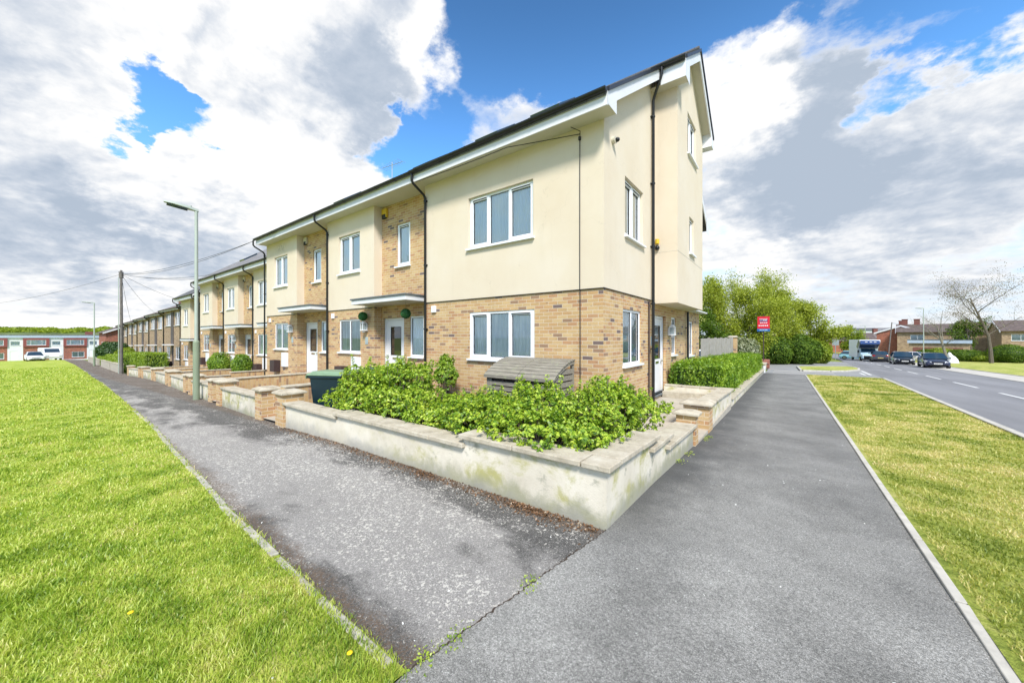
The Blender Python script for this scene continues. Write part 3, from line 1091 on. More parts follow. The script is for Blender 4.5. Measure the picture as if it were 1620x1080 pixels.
def mark(mb, x0, y0, x1, y1, w, dz):
    a, b = Vector((x0, y0, 0)), Vector((x1, y1, 0))
    t_ = (b - a).normalized()
    q = Vector((-t_.y, t_.x, 0)) * w / 2
    mb.add([(p.x, p.y, G(p.x, p.y) + dz) for p in (a - q, b - q, b + q, a + q)], [(0, 1, 2, 3)])


for k in range(-2, 14):
    y0 = 12.6 + 6.0 * k
    mark(mb, kerbL(y0) + 2.45, y0, kerbL(y0 + 3.6) + 2.45, y0 + 3.6, 0.11, 0.006)
mark(mb, 3.82, 31.3, 3.86, 33.9, 0.13, 0.012)
mark(mb, 4.12, 31.7, 4.32, 37.2, 0.13, 0.012)
tag(obj('road_marking', mb, 'road_paint'), kind='structure')

# ------------------------------------------------------------------ facade parts


def window(parent, F, u0, u1, z0, z1, lights, inset=0.06, fabric_='blind_blue', vents=True, sill=True, curtain_gap=0.02, handle=True, sill_out=0.07, name='window'):
    """uPVC window: outer frame, sashes; glass, sill, curtain as sub-parts"""
    mb = MB()
    d1 = -inset
    d0 = d1 - 0.06
    fw = 0.055
    mb.fbox(F, u0, u1, d0, d1, z1 - fw, z1)
    mb.fbox(F, u0, u1, d0, d1, z0, z0 + fw)
    mb.fbox(F, u0, u0 + fw, d0, d1, z0 + fw, z1 - fw)
    mb.fbox(F, u1 - fw, u1, d0, d1, z0 + fw, z1 - fw)
    n = len(lights)
    tot = sum(l[0] for l in lights)
    iu0, iu1 = u0 + fw, u1 - fw
    g = MB()
    sl = MB()
    hds = []
    x = iu0
    mw = 0.045
    W_ = (iu1 - iu0 - mw * (n - 1)) / tot
    for i, (w, opening) in enumerate(lights):
        a, b = x, x + w * W_
        c, e = z0 + fw, z1 - fw
        if opening:      # sash standing slightly proud
            s = 0.052
            mb.fbox(F, a - 0.012, b + 0.012, d1 - 0.03, d1 + 0.014, e - s, e + 0.012)
            mb.fbox(F, a - 0.012, b + 0.012, d1 - 0.03, d1 + 0.014, c - 0.012, c + s)
            mb.fbox(F, a - 0.012, a + s, d1 - 0.03, d1 + 0.014, c + s, e - s)
            mb.fbox(F, b - s, b + 0.012, d1 - 0.03, d1 + 0.014, c + s, e - s)
            ga, gb, gc, ge = a + s, b - s, c + s, e - s
            if vents:
                mb.fbox(F, a + 0.05, b - 0.05, d1 + 0.014, d1 + 0.032, e + 0.012 - 0.028, e + 0.005)
                sl.fbox(F, a + 0.06, b - 0.06, d1 + 0.014, d1 + 0.024, e - 0.034, e - 0.018)
            if handle:
                hu = a + s * 0.4
                hd = MB()
                hds.append(hd)
                hd.fbox(F, hu + 0.03, hu + 0.05, d1 - 0.05, d1 - 0.035, c + (e - c) * 0.32, c + (e - c) * 0.46)
        else:
            ga, gb, gc, ge = a, b, c, e
        # dark gasket round the pane
        for (q0, q1, q2, q3) in ((ga, gb, gc, gc + 0.009), (ga, gb, ge - 0.009, ge), (ga, ga + 0.009, gc, ge), (gb - 0.009, gb, gc, ge)):
            sl.fbox(F, q0, q1, d1 - 0.028, d1 - 0.018, q2, q3)
        g.quad(F(ga, d1 - 0.03, gc), F(gb, d1 - 0.03, gc), F(gb, d1 - 0.03, ge), F(ga, d1 - 0.03, ge))
        x = b + mw
        if i < n - 1:
            mb.fbox(F, b, b + mw, d0, d1, z0 + fw, z1 - fw)
    w = obj(name, mb, 'upvc', parent, bevel=0.004)
    obj('glass', g, 'glass', w)
    obj('gasket', sl, 'dark_seal', w)
    for hd in hds: obj('handle', hd, 'upvc', w)
    if sill:
        sb = MB()
        sb.fbox(F, u0 - 0.04, u1 + 0.04, -inset, sill_out, z0 - 0.045, z0 - 0.002)
        obj('sill', sb, 'upvc', w, bevel=0.004)
    cb = MB()
    N = max(8, int((u1 - u0) / 0.045))
    dd = d1 - 0.030 - curtain_gap
    prev = None
    for i in range(N + 1):
        u = u0 + (u1 - u0) * i / N
        dv = dd + (0.008 if i % 2 else -0.004)
        if prev is not None:
            cb.quad(F(prev[0], prev[1], z0), F(u, dv, z0), F(u, dv, z1), F(prev[0], prev[1], z1))
        prev = (u, dv)
    # lining between curtain and frame so that nothing shows past it
    cb.quad(F(u0, d0, z0), F(u0, dd - .02, z0), F(u0, dd - .02, z1), F(u0, d0, z1))
    cb.quad(F(u1, d0, z0), F(u1, dd - .02, z0), F(u1, dd - .02, z1), F(u1, d0, z1))
    cb.quad(F(u0, d0, z1), F(u1, d0, z1), F(u1, dd - .02, z1), F(u0, dd - .02, z1))
    cb.quad(F(u0, d0, z0), F(u1, d0, z0), F(u1, dd - .02, z0), F(u0, dd - .02, z0))
    obj('curtain', cb, fabric_, w)
    return w


def door(parent, F, u0, u1, z0, z1, inset=0.08, glass_='net_dark', hinge_left=True):
    mb = MB()
    d1 = -inset
    fw = 0.07
    mb.fbox(F, u0, u0 + fw, d1 - 0.07, d1, z0, z1)
    mb.fbox(F, u1 - fw, u1, d1 - 0.07, d1, z0, z1)
    mb.fbox(F, u0 + fw, u1 - fw, d1 - 0.07, d1, z1 - fw, z1)
    a, b = u0 + fw + 0.006, u1 - fw - 0.006
    c, e = z0 + 0.03, z1 - fw - 0.006
    ga, gb = a + (b - a) * 0.24, b - (b - a) * 0.20
    gc, ge = c + (e - c) * 0.45, e - 0.20
    D0, D1 = d1 - 0.055, d1 - 0.012
    mb.fbox(F, a, b, D0, D1, c, gc)
    mb.fbox(F, a, b, D0, D1, ge, e)
    mb.fbox(F, a, ga, D0, D1, gc, ge)
    mb.fbox(F, gb, b, D0, D1, gc, ge)
    o = obj('door', mb, 'door_white', parent, bevel=0.004)
    g = MB()
    g.quad(F(ga, D1 - 0.012, gc), F(gb, D1 - 0.012, gc), F(gb, D1 - 0.012, ge), F(ga, D1 - 0.012, ge))
    obj('glass', g, 'glass', o)
    k = MB()
    k.fbox(F, ga - 0.01, gb + 0.01, D0 - 0.06, D0 - 0.03, gc - 0.01, ge + 0.01)
    obj('blind', k, glass_, o)
    k = MB()
    for (q0, q1, q2, q3) in ((ga, gb, gc, gc + 0.012), (ga, gb, ge - 0.012, ge), (ga, ga + 0.012, gc, ge), (gb - 0.012, gb, gc, ge)):
        k.fbox(F, q0, q1, D1 - 0.01, D1 + 0.004, q2, q3)
    k.fbox(F, u0 + fw, u1 - fw, d1 - 0.06, d1 - 0.058, z0, z1 - fw)
    obj('gasket', k, 'dark_seal', o)
    k = MB()
    hz = gc - 0.10
    hu = b - 0.09
    k.fbox(F, hu, hu + 0.035, D1, D1 + 0.01, hz - 0.1, hz + 0.1)
    k.fbox(F, hu - 0.10, hu + 0.02, D1 + 0.03, D1 + 0.045, hz + 0.02, hz + 0.045)
    k.fbox(F, hu, hu + 0.02, D1, D1 + 0.04, hz + 0.02, hz + 0.045)
    obj('handle', k, 'chrome', o)
    k = MB()
    m_ = (a + b) / 2
    k.fbox(F, m_ - 0.15, m_ + 0.15, D1, D1 + 0.012, gc - 0.13, gc - 0.065)
    obj('letter_box', k, 'chrome', o, bevel=0.004)
    k = MB()
    k.fbox(F, u0, u1, d1 - 0.06, d1 + 0.12, z0 - 0.05, z0)
    obj('threshold', k, 'lead_grey', o)
    return o


def downpipe(parent, x, y_g, y_w, z_top, z_bot, axis='y', r=0.034, swan=True):
    """black pipe from the gutter back to the wall and down, with brackets"""
    mb = MB()
    P = (lambda a, z: (x, a, z)) if axis == 'y' else (lambda a, z: (a, x, z))
    if swan:
        pts = [P(y_g, z_top), P(y_g, z_top - 0.20), P(y_g + (y_w - y_g) * 0.12, z_top - 0.27), P(y_g + (y_w - y_g) * 0.88, z_top - 0.46), P(y_w, z_top - 0.54), P(y_w, z_bot)]
    else:
        pts = [P(y_w, z_top), P(y_w, z_bot)]
    mb.tube(pts, r, 10)
    z = z_top - 0.62
    k = 0
    while z > z_bot + 0.3:
        a = P(y_w, z)
        mb.tube([(a[0], a[1], z - 0.02), (a[0], a[1], z + 0.02)], r + 0.012, 10)
        if axis == 'y': mb.box(x - 0.06, x + 0.06, y_w + 0.01, y_w + 0.05, z - 0.014, z + 0.014)
        else: mb.box(y_w - 0.05, y_w - 0.01, x - 0.06, x + 0.06, z - 0.014, z + 0.014)
        z -= 1.75
        k += 1
    return obj('downpipe', mb, 'black_plastic', parent, smooth='auto')


def gutter(parent, F, u0, u1, d, z, r=0.062, bk=0.9):
    """half-round channel with brackets"""
    mb = MB()
    n = 8
    prof = [(d + r * math.cos(math.pi + math.pi * i / n), z + r * math.sin(math.pi + math.pi * i / n) * 1.05) for i in range(n + 1)]
    inner = [(d + (r - 0.008) * math.cos(math.pi + math.pi * i / n), z + (r - 0.008) * math.sin(math.pi + math.pi * i / n)) for i in range(n + 1)]
    loop = prof + inner[::-1]
    A = [F(u0, q[0], q[1]) for q in loop]
    Bv = [F(u1, q[0], q[1]) for q in loop]
    m_ = len(loop)
    mb.add(A + Bv, [(i, (i + 1) % m_, (i + 1) % m_ + m_, i + m_) for i in range(m_)])
    for uu in (u0, u1):
        mb.add([F(uu, q[0], q[1]) for q in prof], [tuple(range(len(prof)))])
    u = u0 + 0.25
    while u < u1:
        pr = [(d + (r + 0.006) * math.cos(math.pi + math.pi * i / n), z + (r + 0.006) * math.sin(math.pi + math.pi * i / n) * 1.05) for i in range(n + 1)]
        for a, b in zip(pr, pr[1:]):
            mb.quad(F(u, a[0], a[1]), F(u + 0.04, a[0], a[1]), F(u + 0.04, b[0], b[1]), F(u, b[0], b[1]))
        u += bk
    return obj('gutter', mb, 'black_plastic', parent)


def canopy(parent, u0, u1, y_front, y_back, z):
    mb = MB()
    mb.box(u0, u1, y_front, y_back, z, z + 0.13)
    o = obj('canopy', mb, 'fascia_white', parent, bevel=0.006)
    k = MB()
    k.box(u0 - 0.03, u1 + 0.03, y_front - 0.035, y_back, z + 0.133, z + 0.175)
    obj('lead_top', k, 'lead_grey', o, bevel=0.004)
    k = MB()
    k.box(u0 + 0.05, u1 - 0.05, y_front + 0.05, y_back, z - 0.008, z - 0.001)
    obj('soffit', k, 'soffit_cream', o)
    return o


def wall_light(parent, F, u, z, d=0.0):
    mb = MB()
    mb.fbox(F, u - 0.055, u + 0.055, d, d + 0.03, z - 0.14, z + 0.10)
    mb.fbox(F, u - 0.085, u + 0.085, d + 0.03, d + 0.20, z - 0.13, z - 0.10)
    mb.fbox(F, u - 0.07, u + 0.07, d + 0.04, d + 0.18, z + 0.10, z + 0.14)
    mb.fbox(F, u - 0.045, u + 0.045, d + 0.07, d + 0.15, z + 0.14, z + 0.18)
    for a in (-0.075, 0.06):
        for b in (0.04, 0.175):
            mb.fbox(F, u + a, u + a + 0.014, d + b, d + b + 0.014, z - 0.10, z + 0.11)
    mb.fbox(F, u - 0.03, u + 0.03, d + 0.08, d + 0.14, z - 0.19, z - 0.13)
    o = obj('wall_light', mb, 'upvc', parent, bevel=0.003)
    g = MB()
    g.fbox(F, u - 0.05, u + 0.05, d + 0.06, d + 0.16, z - 0.10, z + 0.10)
    obj('lantern_glass', g, 'plate_grey', o)
    return o


def alarm_box(parent, F, u, z, mat='yellow_plastic', d=0.0):
    mb = MB()
    mb.prism([F(u - 0.13, d, z + 0.14), F(u + 0.13, d, z + 0.14), F(u + 0.13, d, z - 0.14), F(u - 0.13, d, z - 0.14)], Vector(F(0, 0.08, 0)) - Vector(F(0, 0, 0)))
    o = obj('alarm_box', mb, mat, parent, bevel=0.02)
    k = MB()
    k.fbox(F, u - 0.10, u + 0.10, d + 0.02, d + 0.085, z - 0.17, z - 0.03)
    obj('lower_cover', k, 'dark_seal', o, bevel=0.01)
    return o


def small_box(parent, name, F, u0, u1, z0, z1, dep, mat, d=0.0):
    mb = MB()
    mb.fbox(F, u0, u1, d, d + dep, z0, z1)
    return obj(name, mb, mat, parent, bevel=0.008)


def terrace_unit(L, BR, Rr, Yp, zo, label, bayfab, upfab, light=False, alarm='cream_plastic', meters=True, pipe_left=False, gz=None, cable=False, roofmat='roof_grey', number=True):
    zf = -1.5 + zo
    root = empty('terraced_house', ((L + Rr) / 2, Yp, zf), 0, label, 'house', 'new terraced houses in the row')
    Fb, Fr = F_front(Yp), F_front(Yp + 0.27)
    zb = gz - 0.4
    bnd, top = 0.95 + zo, 4.17 + zo
    wc = (L + BR) / 2
    w0, w1 = wc - 0.68, wc + 0.68
    uw = (w0, w1, 2.18 + zo, 3.50 + zo)
    lw = (w0, w1, -0.52 + zo, 0.60 + zo)
    br = MB()
    wall_panel(br, Fb, L, BR, zb, bnd, [lw], 0.07)
    br.quad((BR, Yp, zb), (BR, Yp + 0.27, zb), (BR, Yp + 0.27, bnd), (BR, Yp, bnd))
    dr = (BR + 0.06, BR + 1.16, zf, 0.60 + zo)
    sw = (BR + 1.44, min(BR + 2.08, Rr - 0.12), -0.58 + zo, 0.62 + zo)
    uu = (BR + 0.78, BR + 1.46, 2.17 + zo, 3.48 + zo)
    wall_panel(br, Fr, BR, Rr, zb, top, [dr, sw, uu], 0.07)
    # rear and flank walls
    yb = Yp + 9.41
    obj('brick_wall', br, 'buff_brick', root)
    rw = MB()
    rw.quad((L, yb, zb), (Rr, yb, zb), (Rr, yb, top), (L, yb, top))
    obj('rear_wall', rw, 'buff_brick', root)
    rd = MB()
    Fq = F_front(Yp - 0.02)
    wall_panel(rd, Fq, L, BR + 0.02, bnd, top, [uw], 0.10)
    rd.quad((BR + 0.02, Yp - 0.02, bnd), (BR + 0.02, Yp + 0.27, bnd), (BR + 0.02, Yp + 0.27, top), (BR + 0.02, Yp - 0.02, top))
    rd.quad((L, Yp - 0.02, bnd), (BR + 0.02, Yp - 0.02, bnd), (BR + 0.02, Yp, bnd), (L, Yp, bnd))
    zr = 4.42 + zo
    ridge_y, ridge_z = Yp + 4.71, zr + 0.702 * (4.71 + 0.42)
    for xx in (L + 0.004, Rr - 0.004):
        rd.add([(xx, Yp, bnd if xx < Rr - 1 else top), (xx, yb, zb), (xx, yb, top), (xx, ridge_y, ridge_z - 0.15), (xx, Yp, top)], [(0, 1, 2, 3, 4)])
    obj('render_wall', rd, 'cream_render', root)
    dk = MB()
    dk.box(L, BR + 0.02, Yp - 0.026, Yp - 0.004, bnd - 0.014, bnd + 0.002)
    obj('bell_cast_bead', dk, 'dark_seal', root)
    window(root, Fq, *uw, [(1, True), (1, True)], inset=0.07, fabric_=upfab)
    window(root, Fb, *lw, [(1, False), (1, False)], inset=0.03, fabric_=bayfab, vents=False, handle=False)
    window(root, Fr, *sw, [(1, False)], inset=0.03, fabric_='blind_blue', vents=False, handle=False)
    window(root, Fr, *uu, [(1, True)], inset=0.05, fabric_='blind_blue', handle=False)
    door(root, Fr, *dr)
    # eaves
    so_ = MB()
    so_.box(L, Rr, Yp - 0.42, Yp + 0.30, top - 0.015, top - 0.002)
    obj('soffit', so_, 'soffit_cream', root)
    fa = MB()
    fa.box(L, Rr, Yp - 0.445, Yp - 0.42, top - 0.045, zr - 0.05)
    obj('fascia', fa, 'fascia_white', root)
    gutter(root, F_front(Yp - 0.445), L, Rr, 0.066, zr - 0.045)
    rf = MB()
    for sgn in (0, 1):
        ye = Yp - 0.50 if sgn == 0 else yb + 0.5
        ze = zr - 0.01
        a = [(L, ye, ze), (Rr, ye, ze), (Rr, ridge_y, ridge_z), (L, ridge_y, ridge_z)]
        rf.hexa([(p[0], p[1], p[2] - 0.08) for p in a] + a)
    ro = obj('roof', rf, roofmat, root)
    k = MB()
    xc = (L + Rr) / 2 + 0.6
    for (xa, ya) in ((xc, Yp + 1.6),):
        za = zr + 0.702 * (ya - Yp + 0.45)
        k.hexa([(xa - 0.45, ya, za), (xa + 0.45, ya, za), (xa + 0.45, ya + 0.8, za + 0.56), (xa - 0.45, ya + 0.8, za + 0.56),
                (xa - 0.45, ya - 0.05, za + 0.09), (xa + 0.45, ya - 0.05, za + 0.09), (xa + 0.45, ya + 0.75, za + 0.65), (xa - 0.45, ya + 0.75, za + 0.65)])
    obj('roof_window', k, 'car_glass', ro)
    downpipe(root, Rr + 0.05, Yp - 0.51, Yp - 0.06, zr - 0.08, gz)
    if pipe_left:
        downpipe(root, L - 0.12, Yp - 0.51, Yp - 0.06, zr - 0.08, gz)
    canopy(root, BR - 0.36, Rr - 0.16, Yp - 0.56, Yp + 0.268, 1.0 + zo)
    small_box(root, 'vent', Fb, L + 0.32, L + 0.48, 0.66 + zo, 0.84 + zo, 0.05, 'upvc')
    if light: wall_light(root, Fb, BR - 0.42, 0.33 + zo)
    if number: small_box(root, 'number_plate', Fb, BR - 0.50, BR - 0.34, -0.24 + zo, 0.00 + zo, 0.015, 'plate_grey')
    if alarm: alarm_box(root, Fr, BR + 0.22, 3.93 + zo, alarm)
    if meters:
        small_box(root, 'meter_box', Fb, w1 - 0.42, w1 + 0.05, -1.25 + zo, -0.66 + zo, 0.10, 'upvc')
        mt = small_box(root, 'gas_meter_box', Fb, w0 + 0.15, w0 + 0.60, -1.50 + zo, -1.0 + zo, 0.26, 'meter_brown')
    return root


NB = 'brick and cream house, '
terrace_unit(-13.45, -10.49, -8.0, 6.64, 0, NB + 'two topiary balls hung beside its door', 'net_dark', 'blind_blue', light=True, alarm='yellow_plastic', gz=-1.75)
terrace_unit(-19.10, -16.00, -13.45, 6.64, 0, NB + 'grimy stain above its upstairs window, left end of its block', 'net_curtain', 'blind_blue', light=True, gz=-1.85, pipe_left=True)
terrace_unit(-23.90, -21.3, -18.9, 7.64, -0.45, NB + 'mostly hidden behind the black pipe ending the nearer block', 'net_curtain', 'net_dark', gz=-2.25, roofmat='roof_light')
terrace_unit(-28.98, -26.35, -23.90, 7.64, -0.45, NB + 'round green bush before its door, middle of the second block', 'net_dark', 'net_curtain', light=True, gz=-2.4, roofmat='roof_light')
terrace_unit(-34.33, -31.42, -28.98, 7.64, -0.45, NB + 'left end of the second block beside the street lamp', 'net_dark', 'net_dark', gz=-2.6, pipe_left=True, roofmat='roof_light')
terrace_unit(-39.80, -37.0, -34.36, 7.64, -1.28, NB + 'lower than its neighbours, last one before the old brown terrace', 'net_curtain', 'net_curtain', gz=-3.0, pipe_left=True)

# ---- end house
XG = -2.82
root = empty('end_house', (-5.4, 6.64, -1.5), 0, 'three storey corner house, buff brick below cream render, with projecting gabled bay on its side', 'house', 'new terraced houses in the row')
Ff, Fs = F_front(6.64), F_side(XG)
bnd, top = 0.95, 4.17
lw = (-6.34, -4.40, -0.53, 0.61)
uw = (-6.36, -4.42, 2.18, 3.44)
L0 = -8.0
br = MB()
wall_panel(br, Ff, L0, XG, -2.2, bnd, [lw], 0.07)
g1 = (7.67, 8.87, -0.62, 0.61)
gd = (9.98, 11.10, -1.55, 0.59)
g2 = (11.73, 12.27, -0.54, 0.60)
g3 = (13.89, 14.85, -0.66, 0.56)
wall_panel(br, Fs, 6.64, 16.05, -2.4, bnd, [g1, gd, g2, g3], 0.07)
br.quad((L0, 16.05, -2.4), (XG, 16.05, -2.4), (XG, 16.05, bnd), (L0, 16.05, bnd))
obj('brick_wall', br, 'buff_brick', root)
rd = MB()
Fq, Fsq = F_front(6.62), F_side(XG + 0.02)
XQ = XG + 0.02
YQ = 6.62
wall_panel(rd, Fq, L0, XQ, bnd, 4.17, [uw], 0.10)
gu = (7.74, 8.97, 2.19, 3.47)
wall_panel(rd, Fsq, YQ, 9.87, bnd, 4.17, [gu], 0.10)
rd.quad((XQ, 13.18, bnd), (XQ, 16.07, bnd), (XQ, 16.07, 4.17), (XQ, 13.18, 4.17))
RZ, RY = 8.02, 11.35
SL = 0.702


def roofz(y): return 4.42 + SL * ((y - 6.22) if y < RY else (2 * RY - 6.22 - y))


# gable infill above the eaves level (outside the bay)
rd.add([(XQ, YQ, 4.17), (XQ, 9.87, 4.17), (XQ, 9.87, roofz(9.87) - 0.06), (XQ, YQ, roofz(YQ) - 0.06)], [(0, 1, 2, 3)])
rd.add([(XQ, 13.18, 4.17), (XQ, 16.07, 4.17), (XQ, 16.07, roofz(16.07) - 0.06), (XQ, 13.18, roofz(13.18) - 0.06)], [(0, 1, 2, 3)])
rd.quad((L0, YQ, bnd), (XQ, YQ, bnd), (XQ, 6.64, bnd), (L0, 6.64, bnd))
rd.quad((XG, 6.62, bnd), (XQ, 6.62, bnd), (XQ, 16.07, bnd), (XG, 16.07, bnd))
rd.quad((L0, 16.07, bnd), (XQ, 16.07, bnd), (XQ, 16.07, 4.2), (L0, 16.07, 4.2))
rd.add([(L0, 6.64, 1.0), (L0, 16.05, 1.0), (L0, 16.05, 4.2), (L0, RY, RZ), (L0, 6.64, 4.2)], [(0, 1, 2, 3, 4)])
obj('render_wall', rd, 'cream_render', root)
# bay
XB_ = -2.22
b0, b1 = 9.85, 13.20
zbb = 0.87
by = MB()
Fbay = F_side(XB_)
bw2 = (11.23, 11.84, 2.37, 3.40)
bw3 = (11.0, 12.15, 5.10, 6.24)
wall_panel(by, Fbay, b0, b1, zbb, roofz(b1) - 0.14, [bw2, bw3], 0.10)
by.add([(XB_, b0, roofz(b1) - 0.14), (XB_, b1, roofz(b1) - 0.14), (XB_, b1, roofz(b1) - 0.10), (XB_, RY, RZ - 0.10), (XB_, b0, roofz(b0) - 0.06)], [(0, 1, 2, 3, 4)])
by.quad((XQ, b0, zbb), (XB_, b0, zbb), (XB_, b0, roofz(b0) - 0.06), (XQ, b0, roofz(b0) - 0.06))
by.quad((XQ, b1, zbb), (XB_, b1, zbb), (XB_, b1, roofz(b1) - 0.06), (XQ, b1, roofz(b1) - 0.06))
by.quad((XG, b0, zbb), (XB_, b0, zbb), (XB_, b1, zbb), (XG, b1, zbb))
obj('bay', by, 'cream_render', root)
k = MB()
k.box(XG, XB_ + 0.004, b0 - 0.004, b0 + 0.006, 2.18, 2.19)
k.box(XB_ - 0.004, XB_ + 0.004, b0, b1, 2.18, 2.19)
obj('movement_joint', k, 'cream_plastic', root)
dk = MB()
dk.box(L0, XQ + 0.005, YQ - 0.006, 6.637, bnd - 0.016, bnd - 0.002)
dk.box(XG + 0.003, XQ + 0.005, 6.64, 9.84, bnd - 0.016, bnd - 0.002)
obj('bell_cast_bead', dk, 'dark_seal', root)
window(root, Fq, *uw, [(1, True), (0.98, False), (1.12, True)], inset=0.07, fabric_='blind_blue')
window(root, Ff, *lw, [(1, True), (0.98, False), (1.12, True)], inset=0.02, fabric_='net_curtain')
window(root, Fsq, *gu, [(1, True), (1, True)], inset=0.08, fabric_='blind_beige')
window(root, Fs, *g1, [(1, False), (1, False)], inset=0.03, fabric_='net_dark', vents=False, handle=False)
window(root, Fs, *g2, [(1, False)], inset=0.03, fabric_='net_dark', vents=False, handle=False)
window(root, Fs, *g3, [(1, False), (1, False)], inset=0.03, fabric_='net_curtain', vents=False, handle=False)
window(root, Fbay, *bw2, [(1, True)], inset=0.07, fabric_='net_dark', handle=False)
window(root, Fbay, *bw3, [(1, True), (1, True)], inset=0.07, fabric_='net_dark')
door(root, Fs, *gd, glass_='net_curtain')
# roof
XV = -2.57
XVB = -1.98
rf = MB()


def slab(mb, x0, x1, y0, y1, th=0.09):
    a = [(x0, y0, roofz(y0)), (x1, y0, roofz(y0)), (x1, y1, roofz(y1)), (x0, y1, roofz(y1))]
    mb.hexa([(p[0], p[1], p[2] - th) for p in a] + a)


slab(rf, L0, XV, 6.14, RY)
slab(rf, L0, XV, RY, 16.56)
slab(rf, XV + 0.001, XVB, 9.50, RY)
slab(rf, XV + 0.001, XVB, RY, 13.55)
ro = obj('roof', rf, 'roof_grey', root)
for xa, ya in ((-6.6, 7.6), (-4.6, 7.4)):
    k = MB()
    za = roofz(ya) + 0.005
    k.hexa([(xa - 0.4, ya, za), (xa + 0.4, ya, za), (xa + 0.4, ya + 0.8, za + 0.56), (xa - 0.4, ya + 0.8, za + 0.56),
            (xa - 0.4, ya - 0.05, za + 0.11), (xa + 0.4, ya - 0.05, za + 0.11), (xa + 0.4, ya + 0.75, za + 0.67), (xa - 0.4, ya + 0.75, za + 0.67)])
    obj('roof_window', k, 'car_glass', ro)
k = MB()
k.tube([(-8, RY, RZ + 0.03), (XVB, RY, RZ + 0.03)], 0.09, 8)
obj('ridge_tile', k, 'roof_grey', ro)
# barge boards (white) along the verges, box ends at the eaves


def barge(mb, x, y0, y1, drop=0.30, th=0.03):
    n = 1
    a, b_ = (x, y0, roofz(y0) - 0.035), (x, y1, roofz(y1) - 0.035)
    mb.hexa([(x, y0, roofz(y0) - drop), (x + th, y0, roofz(y0) - drop), (x + th, y1, roofz(y1) - drop), (x, y1, roofz(y1) - drop),
             a, (x + th, y0, a[2]), (x + th, y1, b_[2]), b_])


ba = MB()
barge(ba, XV - 0.015, 6.20, 9.53)
barge(ba, XV - 0.015, 13.5, 16.50)
barge(ba, XVB - 0.015, 9.55, RY)
barge(ba, XVB - 0.015, RY, 13.54)
# box ends
ba.add([(XV + 0.02, 6.19, 4.14), (XV + 0.02, 6.62, 4.14), (XV + 0.02, 6.62, roofz(6.62) - 0.06), (XV + 0.02, 6.19, roofz(6.19) - 0.06)], [(0, 1, 2, 3)])
ba.add([(XVB + 0.02, 9.54, 6.28), (XVB + 0.02, 9.98, 6.28), (XVB + 0.02, 9.98, roofz(9.98) - 0.06), (XVB + 0.02, 9.54, roofz(9.54) - 0.06)], [(0, 1, 2, 3)])
ba.hexa([(XQ, 13.21, 6.12), (XVB + 0.022, 13.21, 6.12), (XVB + 0.022, 13.54, 6.12), (XQ, 13.54, 6.12), (XQ, 13.21, roofz(13.21) - 0.11), (XVB + 0.022, 13.21, roofz(13.21) - 0.11), (XVB + 0.022, 13.54, roofz(13.54) - 0.11), (XQ, 13.54, roofz(13.54) - 0.11)])
ba.add([(XV + 0.02, 16.0, 4.05), (XV + 0.02, 16.53, 4.05), (XV + 0.02, 16.53, roofz(16.53) - 0.06), (XV + 0.02, 16.0, roofz(16.0) - 0.06)], [(0, 1, 2, 3)])
obj('barge_board', ba, 'fascia_white', root)
so_ = MB()
so_.box(L0, XV + 0.018, 6.20, 6.62, 4.155, 4.168)
so_.box(XG, XVB + 0.018, 9.55, 9.85, 6.30, 6.315)
# sloping soffits under the verges
for (x0, x1, y0, y1) in ((XQ, XV - 0.016, 6.72, 9.5), (XB_, XVB - 0.016, 9.99, RY), (XB_, XVB - 0.016, RY, 13.20)):
    a = [(x0, y0, roofz(y0) - 0.2), (x1, y0, roofz(y0) - 0.2), (x1, y1, roofz(y1) - 0.2), (x0, y1, roofz(y1) - 0.2)]
    so_.hexa([(p[0], p[1], p[2] - 0.012) for p in a] + a)
obj('soffit', so_, 'soffit_cream', root)
fa = MB()
fa.box(L0, XV + 0.02, 6.175, 6.198, 4.11, 4.36)
fb_ = MB()
fb_.box(XV + 0.03, XVB + 0.02, 9.53, 9.549, 6.28, 6.68)
obj('fascia', fb_, 'fascia_white', root)
obj('fascia', fa, 'fascia_white', root)
gutter(root, F_front(6.175), L0, XV + 0.03, 0.066, 4.375)
gutter(root, F_front(9.53), XV - 0.18, XVB + 0.03, 0.066, 6.73)
k = MB()
for y0, y1, x in ((6.2, 9.5, XV + 0.02), (9.56, RY, XVB + 0.02), (RY, 13.55, XVB + 0.02)):
    a = [(x - 0.06, y0, roofz(y0)), (x + 0.03, y0, roofz(y0)), (x + 0.03, y1, roofz(y1)), (x - 0.06, y1, roofz(y1))]
    k.hexa([(p[0], p[1], p[2] - 0.05) for p in a] + [(p[0], p[1], p[2] + 0.035) for p in a])
obj('verge_trim', k, 'black_plastic', root)
# downpipes on the side wall
mb = MB()
yp = 9.60
mb.tube([(-2.5, 9.46, 6.68), (-2.5, 9.46, 6.50), (-2.53, 9.47, 6.42), (-2.70, 9.57, 6.10), (-2.74, 9.60, 6.0), (-2.74, 9.60, -1.75)], 0.036, 10)
for z in (5.6, 3.9, 2.3, 0.85, -0.3):
    mb.tube([(-2.74, 9.6, z - 0.02), (-2.74, 9.6, z + 0.02)], 0.048, 10)
    mb.box(-2.80, -2.74, 9.54, 9.66, z - 0.014, z + 0.014)
obj('downpipe', mb, 'black_plastic', root, smooth='auto')
mb = MB()
mb.tube([(-2.74, 13.62, 0.86), (-2.74, 13.62, -1.95)], 0.036, 10)
mb.box(-2.80, -2.74, 13.56, 13.68, 0.3, 0.33)
obj('downpipe', mb, 'black_plastic', root, smooth='auto')
mb = MB()
mb.tube([(-2.79, 9.42, 0.9), (-2.79, 9.42, -1.7)], 0.018, 8)
obj('waste_pipe', mb, 'meter_brown', root, smooth='auto')
